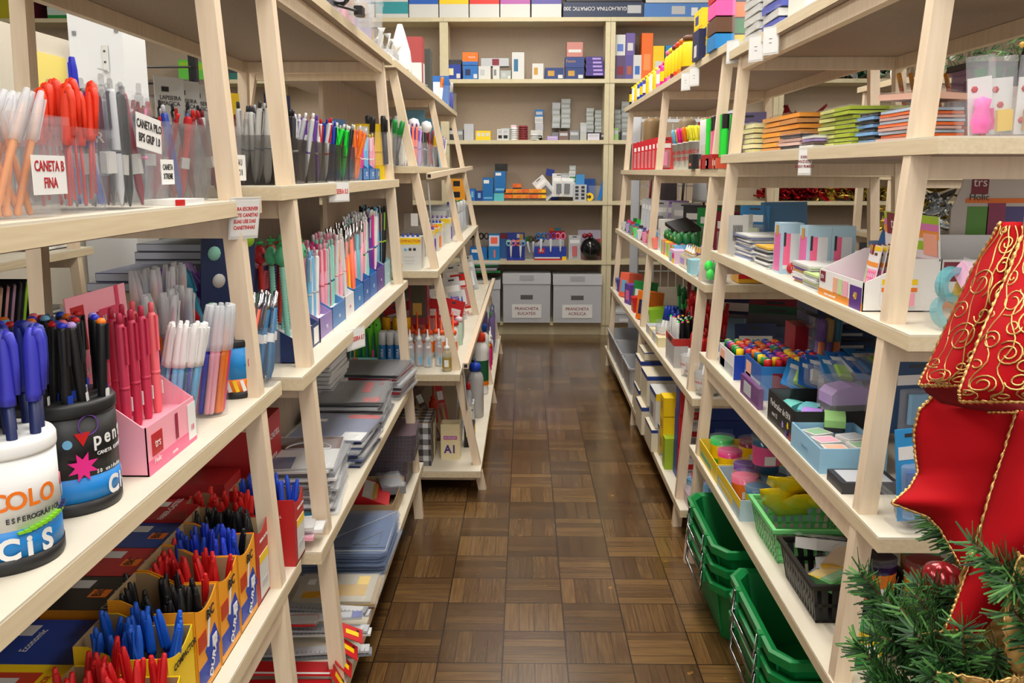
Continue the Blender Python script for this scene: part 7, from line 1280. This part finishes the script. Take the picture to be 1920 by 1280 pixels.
rk = empty('wire_rack', (-1.75, 4.55, 0), 'black metal rack with tilted trays behind the white column', 'rack')
for x, y in ((-.28, -.2), (.22, -.2), (-.28, .25), (.22, .25)): MB().box((x, y, .9), (.035, .035, 1.8), M((30, 30, 32), .4, .5)).build('post', rk)
for i, zz in enumerate((.45, .8, 1.1, 1.35, 1.6)):
    t = MB().box((-.03, .02, zz), (.50, .45, .012), M((60, 48, 40), .5), rx=.25).tube([(-.28, -.22, zz-.0), (.22, -.22, zz), (.22, -.24, zz+.07), (-.28, -.24, zz+.07)], .005, 'black', 6, closed=True); t.build('tray', rk)
for i in range(10): carton('carton', '%s packed box on the black metal rack, number %s' % (['grey', 'kraft', 'dark', 'white'][i % 4], NUM[i]), 'box', (-1.93+.18*(i % 3), 4.5, [.49, .84, 1.14, 1.39][i//3]), (.14, .2, .14), ['grey', 'card', 'dark', 'offw'][i % 4], rot=(.25, 0, 0))
# ================================================================ surroundings, right
wr = empty('wire_rack', (.98, 6.0, 0), 'white metal grid rack with hanging brush rolls at the far right', 'rack'); WM = M((214, 218, 226), .4)
for x in (-.27, .33): MB().box((x, 0, .82), (.05, .03, 1.64), WM).build('post', wr)
o = MB().box((.03, 0, 1.62), (.60, .03, .04), WM).box((.03, 0, 1.52), (.60, .02, .02), WM)
for i in range(13): o.box((-.24+.045*i, 0, 1.57), (.006, .006, .10), WM)
o.build('top_rail', wr); o = MB()
for i in range(12): o.box((-.24+.05*i, 0, .95), (.005, .005, 1.1), WM)
for i in range(10): o.box((.03, 0, .45+.11*i), (.56, .005, .005), WM)
o.build('grid', wr)
for i in range(5): tag(MB().lathe([(.055, 0), (.06, .02), (.055, .22), (.04, .24)], [(150, 120, 80), (90, 80, 90), (160, 140, 110), 'silver', (110, 90, 100)][i], None, 16).build('brush_roll', None, (.80+.11*i, 5.93, 1.29-.28*(i % 2))), 'tube of brushes hooked on the white grid rack, %s from the left' % NUM[i], 'brush tube')
for i in range(7): tag(MB().tube([(0, 0, 0), (.01, 0, .20)], .008, ['wine', 'brown', 'red', 'dark', 'silver', 'wine', 'red'][i], 6).build('hanging_brush', None, (.80+.07*i, 5.985, .95)), 'dark red handled brush hanging on the grid rack, %s' % NUM[i], 'brush')
def foil(label, loc, rx, ry, rz_, n, pal, seed, ls=.05, cat='foil garland', name='foil_bunch'):
    q = random.Random(seed); o = MB()
    for i in range(n):
        th, ph, r = q.uniform(0, 6.28), q.uniform(-.2, 1.5), q.uniform(.4, 1)
        p = Vector((rx*r*math.cos(th)*math.cos(ph), ry*r*math.sin(th)*math.cos(ph), rz_*(.12+.88*r*abs(math.sin(ph)))))
        T = Matrix.Translation(p) @ Euler((q.uniform(-1, 1), q.uniform(-1, 1), q.uniform(0, 6.28))).to_matrix().to_4x4(); s = ls*q.uniform(.7, 1.3)
        P = [[(s*u, s*.42*v*(1-abs(u)**1.6), s*.18*(abs(v)+u*u)) for v in (-1, 0, 1)] for u in (-1, -.5, 0, .5, .97)]
        o.sheet(P, pal[i % len(pal)], .0008, T)
    return tag(o.build(name, None, loc), label, cat)
def fm(n, rgb): return M(rgb, .25, .75)
SG, GO, RE, SI, GR2 = [fm(0, c) for c in ((150, 180, 160), (190, 160, 70), (170, 20, 30), (190, 196, 200), (60, 110, 80))]
for i, px_ in enumerate((1480, 1515, 1550, 1590, 1635)): foil('silvery green leaf bunch on the high back shelf, %s from the left' % NUM[i], (SY(px_, 140, 6.88).x, 6.88, 1.85), .11, .10, .13+.02*i, 60, [SG, SI, GR2] if i else [SI], 900+i)
for i, px_ in enumerate((1445, 1480, 1512, 1545, 1580, 1615, 1645)): foil('%s foil bunch on the low back shelf, %s from the left' % ('red' if i < 3 else 'gold and red' if i < 5 else 'gold', NUM[i]), (SY(px_, 370, 6.88).x, 6.88, .99), .11, .10, .12, 60, [RE, fm(0, (140, 20, 30)), RE] if i < 3 else [GO, RE, GO] if i < 5 else [GO, fm(0, (150, 130, 60))], 920+i)
for i, x in enumerate((.96, 1.08)): foil('dark red velvet poinsettia standing behind the note packs, %s' % ['left', 'right'][i], (x, 3.45, 1.21), .05, .05, .20, 26, [M((120, 14, 22), .8), M((150, 20, 28), .8)], 940+i, .06, 'flower', 'poinsettia')
for i in range(5): carton('carton', 'low dark bundle on the back shelf behind the card displays, %s' % NUM[i], 'box', (1.35+.35*i, 6.88, .555), (.28, .16, .12+.03*(i % 2)), [(70, 56, 50), 'grey', (90, 70, 60), 'dark', 'brown'][i])
ru = unit('shelving unit of Christmas foil and bags beyond the right aisle', (4.15, 4.55), 4.1, 4.6, [.40, .68, .92, 1.19, 1.60], lambda z: 1.62+.01*z, lambda z: 3.4, group=None)
for i in range(9):
    x = 1.72+.17*i; foil('%s foil bunch on the Christmas unit middle shelf, %s' % (['gold', 'silver', 'gold and silver'][i % 3], NUM[i]), (x, 4.28, .922), .09, .10, .20, 46, [[GO], [SI, SI, GO], [GO, SI]][i % 3], 950+i, .05)
    foil('%s ornament bunch on the Christmas unit upper shelf, %s' % (['green', 'wine and silver', 'olive'][i % 3], NUM[i]), (x, 4.28, 1.192), .09, .10, .12, 30, [[GR2], [RE, SI], [fm(0, (110, 120, 50)), GR2]][i % 3], 970+i, .04)
for i in range(8):
    carton('gold_box', 'gold and brown box piled on the Christmas unit lower shelf, %s' % NUM[i], 'box', (1.75+.20*(i % 4), 4.28, .68+.055*(i//4)), (.17, .2, .05), [(150, 100, 50), (180, 130, 70)][i % 2], [('-y', 0, .3, 1, .5, 'wine')])
for i in range(5): pack('clear bag of red ornaments on the Christmas unit lowest shelf, %s' % NUM[i], (1.8+.3*i, 4.28, .40), .24, .2, .12, ['wine', 'silver', 'red', 'grey', 'wine'][i], seed=700+i)
for i, (s, c) in enumerate([('N', 'green'), ('A', 'wine'), ('T', 'wine'), ('A', (30, 80, 50)), ('N', 'wine')]):
    o = MB().box((0, 0, .002), (.01, .002, .004), c).build('hanging_letter', None, (1.98+.085*i, 4.07, 1.05)); writing(s, .13, c, o, Matrix.Rotation(H, 4, 'X'), bold=.02); tag(o, '%s hanging decoration letter %s, %s in the row' % (['green', 'wine', 'wine', 'dark green', 'wine'][i], s, NUM[i]), 'letter')
def needles(o, a, b, n, ln, mats, q, curve=.0, w_=.0014):
    a, b = Vector(a), Vector(b); d = (b-a).normalized(); u = d.orthogonal().normalized(); v = d.cross(u)
    for i in range(n):
        t = (i+q.random())/n; p = a.lerp(b, t)+Vector((0, 0, -curve*t*(1-t))); th = q.uniform(0, 6.28); k = (u*math.cos(th)+v*math.sin(th)+d*q.uniform(.5, 1.1)).normalized(); l = ln*q.uniform(.7, 1.15)*(1 if t < .85 else .8)
        s = k.orthogonal().normalized()*w_; s2 = k.cross(s).normalized()*w_*.4; e = p+k*l
        o.add([p-s, p+s, p+s2, e-s*.5, e+s*.5, e+s2*.5], [(0, 1, 4, 3), (1, 2, 5, 4), (2, 0, 3, 5), (3, 4, 5)], mats[int(q.random()*len(mats))])
NG = [M((36, 80, 34), .55), M((56, 108, 44), .55), M((84, 134, 62), .55), M((26, 60, 28), .55)]
q = random.Random(5)
for i, x in enumerate((1.75, 2.0, 2.25, 2.5, 2.8)):   # small trees on the Christmas unit
    t = empty('small_tree', (x, 4.32, 1.60), 'small green Christmas tree on top of the far right unit, %s' % NUM[i], 'christmas tree'); hgt = .34+.05*(i % 3); MB().lathe([(.03, 0), (.03, .03), (.006, .04), (.004, hgt)], 'brown', None, 8).build('trunk', t)
    o = MB()
    for k in range(26): zz = .05+hgt*.9*k/26; r = .14*(1-k/30); a = k*2.4; needles(o, (0, 0, zz), (r*math.cos(a), r*math.sin(a), zz+.02), 22, .045, NG, q, w_=.004)
    o.build('foliage', t); o = MB()
    for k in range(7): o.lathe([(.001, -.014), (.012, -.008), (.014, 0), (.012, .008), (.001, .014)], ['red', 'offw', 'gold'][k % 3], Matrix.Translation((.10*math.cos(k*2), .10*math.sin(k*2)-.02, .08+.035*k)), 8)
    o.build('ornaments', t)
o = MB().lathe([(.001, 0), (.03, .01), (.035, .04), (.02, .065), (.026, .09), (.018, .11)], 'white', None, 12).lathe([(.032, .105), (.022, .106), (.022, .15), (.001, .151)], 'black', None, 12); tag(o.build('snowman', None, (1.66, 4.25, 1.60)), 'small white snowman with a black hat beside the little trees', 'figure')
# ================================================================ foreground tree with bow
TX, TY = .80, .93
tr = empty('christmas_tree', (TX, TY, 0), 'green Christmas tree with a red bow at the lower right corner', 'christmas tree')
def TL(p): return (p[0]-TX, p[1]-TY, p[2])
MB().lathe([(.10, 0), (.10, .03), (.02, .05), (.018, 1.0)], 'brown', None, 12).build('trunk', tr)
def branch(p0, p1, n, ln=.035, subs=5, cv=.02):
    o = MB(); a, b = Vector(TL(p0)), Vector(TL(p1)); o.tube([a, a.lerp(b, .5)+Vector((0, 0, -cv*.25)), b], .0022, 'brown', 5); needles(o, a, b, int(n*1.8), ln, NG, q, cv, .0017); d = (b-a)
    for i in range(subs):
        t = .25+.7*i/subs; p = a.lerp(b, t); sd = d.normalized().cross(Vector((0, 0, 1)))*(1 if i % 2 else -1); e = p+d.normalized()*.05+sd*.045*q.uniform(.3, .8)+Vector((0, 0, q.uniform(-.03, .05))); o.tube([p, e], .0015, 'brown', 4); needles(o, p, e, n//2, ln*.9, NG, q, 0, .0017)
    o.build('branch', tr)
Yt = .93
for (ax, ay, y0), (bx, by, y1), n, s in [((1900, 1250, .98), (1645, 1140, 1.02), 200, 7), ((1880, 1300, .95), (1690, 1200, .98), 190, 7), ((1900, 1200, 1.0), (1775, 1150, 1.04), 150, 5), ((1830, 1030, 1.10), (1760, 985, 1.13), 90, 2), ((1900, 1380, .93), (1645, 1270, .95), 180, 6), ((1990, 1120, .93), (1890, 1075, .90), 120, 4), ((1900, 1330, .95), (1760, 1230, .90), 170, 7), ((2000, 1000, 1.0), (1840, 1060, 1.08), 140, 5), ((1960, 1500, .95), (1700, 1420, .95), 120, 5), ((2100, 900, .95), (2000, 850, 1.0), 110, 4), ((2050, 1300, .9), (1930, 1180, .88), 110, 4)]:
    branch(SY(ax, ay, y0), SY(bx, by, y1), n, subs=s)
for i in range(14):
    a = i*.9; z0 = .25+.06*i; 
    if math.cos(a) > -.3: branch((TX, TY, z0), (TX+.28*math.cos(a)*(1-i*.03), TY+.28*math.sin(a)*(1-i*.03), z0+.03), 90, subs=3)
tag(MB().lathe([(.001, -.03), (.02, -.022), (.03, 0), (.02, .022), (.001, .03)], M((150, 20, 30), .15, .3), None, 14).build('bauble', None, SY(1765, 1095, 1.06)), 'glossy dark red bauble among the green needles', 'bauble')
# bow
bow = empty('ribbon_bow', SY(1900, 430, .98), 'large red velvet bow with gold wire edges and gold swirls', 'bow'); BO = bow.location.copy()
VEL = nodes('red_velvet'); mv, ntv, bv, Nv = VEL; bv.inputs['Base Color'].default_value = (*lin((176, 4, 18)), 1); bv.inputs['Roughness'].default_value = .85; bv.inputs['Specular IOR Level'].default_value = .2
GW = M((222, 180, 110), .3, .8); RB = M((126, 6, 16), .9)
def rowsurf(rows, nv=9, depth=None):
    """rows: (photo row y, left x, right x, distance left, distance right, bulge towards the viewer)"""
    P = []
    for (yy, xl, xr, dl, dr, bu_) in rows:
        P.append([tuple(SY(xl+(xr-xl)*v/(nv-1), yy, dl+(dr-dl)*v/(nv-1)-bu_*math.sin(math.pi*v/(nv-1)))-BO) for v in range(nv)])
    return P
def dens(P, k=3):
    out = []
    for i in range(len(P)-1):
        for s in range(k): out.append([tuple(Vector(a).lerp(Vector(b), s/k)) for a, b in zip(P[i], P[i+1])])
    return out+[P[-1]]
def at(P, u, v, off=-.0015):
    i = min(int(u*(len(P)-1)), len(P)-2); j = min(int(v*(len(P[0])-1)), len(P[0])-2); a, b = u*(len(P)-1)-i, v*(len(P[0])-1)-j
    p = (Vector(P[i][j])*(1-a)+Vector(P[i+1][j])*a)*(1-b)+(Vector(P[i][j+1])*(1-a)+Vector(P[i+1][j+1])*a)*b
    return p+Vector((-.4, -1, .1)).normalized()*abs(off)
def swirls(P, name, lst):
    o = MB()
    for q2 in range(5): pts = [at(P, .03+.94*k/24, .1+.2*q2+.05*math.sin(k*.9+q2*2), .0018) for k in range(25)]; o.tube(pts, .0010, GW, 5)
    for (u0, v0, r, turns, ph, sg, asp) in lst:
        pts = []
        for k in range(int(14*turns)+1):
            t = k/14; rr = r*(1-.72*t/turns); a = ph+sg*2*math.pi*t; u, v = u0+rr*math.sin(a)*asp, v0+rr*math.cos(a)
            if .01 < u < .99 and .02 < v < .98: pts.append(at(P, u, v, .0018))
            else:
                if len(pts) > 2: o.tube(pts, .0011, GW, 5)
                pts = []
        if len(pts) > 2: o.tube(pts, .0011, GW, 5)
    return o.build(name, bow)
def edge(P, side, name='gold_wire_edge'):
    pts = [P[i][0] for i in range(len(P))] if side == 'l' else [P[i][-1] for i in range(len(P))] if side == 'r' else list(P[-1])
    o = MB(); fine = []
    for a, b in zip(pts, pts[1:]): fine += [Vector(a).lerp(Vector(b), s/4) for s in range(4)]
    o.tube([p+Vector((R.uniform(-.0006, .0006), -.001, R.uniform(-.0006, .0006))) for p in fine+[Vector(pts[-1])]], [.0022+.0008*((i*7) % 3-1) for i in range(len(fine)+1)], GW, 6); return o.build(name, bow)
LA = dens(rowsurf([(416, 1876, 1916, 1.0, .98, .0), (450, 1856, 1926, 1.01, .98, .012), (500, 1826, 1915, 1.03, .98, .03), (560, 1798, 1900, 1.05, .98, .045), (620, 1770, 1880, 1.07, .99, .05), (680, 1742, 1860, 1.08, .995, .05), (712, 1726, 1845, 1.08, 1.0, .045), (722, 1724, 1835, 1.08, 1.0, .035)], 13))
MB().sheet(LA, mv, .0012).build('loop', bow); edge(LA, 'l'); edge(LA, 'b')
LB2 = dens(rowsurf([(440, 1915, 1990, .975, .96, .0), (500, 1895, 2010, .965, .94, .02), (560, 1868, 2020, .955, .93, .04), (620, 1842, 2030, .945, .92, .055), (680, 1818, 2035, .94, .92, .06), (730, 1799, 2035, .935, .92, .06), (752, 1800, 2030, .937, .925, .05)], 15))
MB().sheet(LB2, mv, .0012).build('loop', bow); edge(LB2, 'l'); edge(LB2, 'b')
sa = [(.07, .3, .12, 1.2, 2, 1, .3), (.28, .6, .16, 1.4, 0, -1, .3), (.5, .9, .1, 1.2, 2, 1, .3), (.72, .1, .12, 1.3, 1, 1, .3), (.93, .85, .14, 1.3, 0, 1, .3), (.48, .12, .14, 1.4, 4, 1, .3), (.68, .62, .1, 1.2, 2, -1, .3), (.16, .5, .22, 1.5, 0, 1, .28), (.36, .28, .24, 1.7, 1, -1, .30), (.40, .74, .22, 1.5, 2, 1, .30), (.60, .35, .24, 1.8, 3, 1, .30), (.62, .82, .18, 1.4, 0, -1, .3), (.82, .25, .22, 1.6, 2, -1, .3), (.86, .65, .24, 1.6, 4, 1, .28), (.25, .85, .15, 1.3, 1, 1, .3), (.5, .55, .14, 1.2, 3, -1, .3), (.74, .55, .14, 1.3, 5, 1, .3), (.95, .4, .12, 1, 2, 1, .3)]
swirls(LA, 'gold_swirls', sa)
swirls(LB2, 'gold_swirls', [(.28, .36, .09, 1.3, 3, -1, .5), (.48, .3, .09, 1.3, 0, 1, .5), (.68, .06, .08, 1.2, 2, 1, .5), (.68, .48, .09, 1.3, 0, 1, .5), (.88, .05, .08, 1.2, 4, 1, .5), (.9, .56, .09, 1.2, 0, -1, .5), (.06, .2, .08, 1.1, 0, 1, .5), (.15, .3, .13, 1.6, 0, 1, .55), (.22, .1, .08, 1.3, 2, -1, .55), (.35, .22, .15, 1.7, 2, -1, .5), (.45, .45, .13, 1.5, 1, 1, .5), (.55, .12, .10, 1.5, 3, 1, .55), (.62, .32, .14, 1.8, 4, 1, .5), (.8, .16, .13, 1.7, 1, -1, .5), (.78, .46, .12, 1.5, 3, -1, .5), (.93, .34, .10, 1.2, 2, 1, .5), (.12, .55, .12, 1.4, 1, 1, .5), (.6, .62, .12, 1.4, 4, -1, .5), (.42, .02, .08, 1, 1, 1, .5)])
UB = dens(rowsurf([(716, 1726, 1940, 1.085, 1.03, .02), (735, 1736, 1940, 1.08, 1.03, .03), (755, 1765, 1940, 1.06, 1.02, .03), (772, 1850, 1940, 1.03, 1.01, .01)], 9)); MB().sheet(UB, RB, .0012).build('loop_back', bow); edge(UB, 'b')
T1 = dens(rowsurf([(742, 1748, 1925, 1.075, 1.03, .0), (770, 1722, 1912, 1.08, 1.02, .012), (810, 1713, 1900, 1.085, 1.01, .02), (850, 1716, 1888, 1.085, 1.0, .022), (885, 1721, 1875, 1.08, 1.0, .02), (915, 1704, 1865, 1.075, .995, .02), (942, 1672, 1857, 1.07, .99, .02), (966, 1738, 1848, 1.05, .99, .018), (990, 1762, 1840, 1.04, .985, .014), (1030, 1786, 1828, 1.02, .98, .01), (1062, 1803, 1816, 1.0, .98, 0)], 11))
MB().sheet(T1, mv, .0012).build('tail', bow); edge(T1, 'l')
T2 = dens(rowsurf([(770, 1905, 1990, 1.01, .96, .0), (840, 1884, 2010, 1.0, .95, .02), (920, 1858, 2000, .985, .94, .03), (1000, 1834, 1985, .975, .94, .03), (1060, 1816, 1935, .97, .94, .02), (1110, 1798, 1900, .965, .94, .015), (1150, 1783, 1870, .96, .94, .008), (1184, 1768, 1842, .955, .945, .0), (1195, 1763, 1790, .955, .95, .0)], 11))
MB().sheet(T2, mv, .0012).build('tail', bow); edge(T2, 'l')
# gold leaves of the poinsettia
GL = M((206, 166, 96), .35, .35); fl = empty('gold_poinsettia', SY(1910, 1270, .93), 'large gold fabric poinsettia with glittery leaf edges under the bow', 'artificial flower'); FO = fl.location.copy()
def leaf(b, t, wd, nseed, bend=.02, twist=.0):
    qq = random.Random(nseed); a, c = Vector(b)-FO, Vector(t)-FO; d = c-a; L = d.length; d.normalize(); nrm = Vector((-.25, -1, .15)).normalized(); s = d.cross(nrm).normalized(); N_ = 26; P = []; eL, eR = [], []
    for i in range(N_):
        u = i/(N_-1); w2 = wd*math.sin(math.pi*min(1, u**.8*.98+.02))**.8*(1+.10*(i % 2)); row = []
        for v in (-1, -.66, -.33, 0, .33, .66, 1): row.append(tuple(a+d*(L*u)+s*(w2*v)+nrm*(bend*math.sin(math.pi*u)+.012*(1-abs(v))*-1+.003*math.sin(i*2.4+abs(v)*4)+twist*u*v)))
        P.append(row); eL.append(row[0]); eR.append(row[-1])
    MB().sheet(P, GL, .001).build('leaf', fl); MB().tube(eL, .0016, GW, 5).tube(eR, .0016, GW, 5).tube([r_[3] for r_ in P], .0018, GL, 5).build('glitter_edge', fl)
leaf(SY(1905, 1300, .93), SY(1822, 1038, .96), .034, 1, -.02); leaf(SY(1900, 1275, .92), SY(1716, 1195, .93), .026, 2, -.015); leaf(SY(1950, 1290, .90), SY(1915, 1040, .90), .03, 3); leaf(SY(1915, 1330, .90), SY(1745, 1262, .89), .022, 4); leaf(SY(1960, 1330, .88), SY(2080, 1200, .9), .03, 5); leaf(SY(1925, 1310, .90), SY(1830, 1300, .88), .03, 6)
o = MB()
for i in range(9): o.lathe([(.001, -.006), (.006, 0), (.001, .006)], GW, Matrix.Translation((.016*math.cos(i*2.4), -.025, .016*math.sin(i*2.4))), 8)
o.build('centre_beads', fl)
for i, (a, b_, y_) in enumerate([(1746, 1240, .93), (1885, 1160, .92), (1852, 1080, .94)]): pass
# ================================================================ labels: say which one by its place among its like
import re
def pxy(o):
    p = o.matrix_basis.to_translation(); v = p-Vector((0, 0, CH)); d = v.dot(fw); return (960+F*v.dot(rt)/max(d, .05), 640-F*v.dot(upv)/max(d, .05))
ORD = ['first', 'second', 'third', 'fourth', 'fifth', 'sixth', 'seventh', 'eighth', 'ninth', 'tenth', 'eleventh', 'twelfth', 'thirteenth', 'fourteenth', 'fifteenth', 'sixteenth', 'seventeenth', 'eighteenth', 'nineteenth', 'twentieth']
WN = 'one two three four five six seven eight nine ten eleven twelve thirteen fourteen fifteen sixteen'.split()
pat = re.compile(r'(, | )(number |tier |in rear bin )?(%s)( from the left edge| from the left| from the photo left edge)?( (?:of|in|behind|from) .*)?$' % '|'.join(WN)); fam = {}
for o in list(col.objects):
    if o.get('label') is None or o.get('group'): continue
    l = re.sub(r'column (\w+) tier (\w+)', lambda m: '%s up in the %s column' % (ORD[WN.index(m[2])], ORD[WN.index(m[1])]) if m[1] in WN and m[2] in WN else m[0], o['label'])
    o['label'] = l; m = pat.search(l)
    if m: fam.setdefault((l[:m.start()], m[5] or ''), []).append(o)
for (base, tl), os_ in fam.items():
    if len(os_) < 2: os_[0]['label'] = base+tl; continue
    P = {o.name: pxy(o) for o in os_}; xs = [p[0] for p in P.values()]; ys = [p[1] for p in P.values()]
    hor = max(xs)-min(xs) > .8*(max(ys)-min(ys)); os_.sort(key=lambda o: P[o.name][0 if hor else 1])
    for i, o in enumerate(os_): o['label'] = '%s, %s from the %s%s' % (base, ORD[i], 'left' if hor else 'top', tl if len((base+tl).split()) < 12 and not tl.startswith(' from') else '')
for o in col.objects:   # grouped pens of the rear bins
    if o.get('label'): o['label'] = re.sub(r'in rear bin (\w+)$', lambda m: 'in the %s rear bin' % ORD[WN.index(m[1])], o['label'])
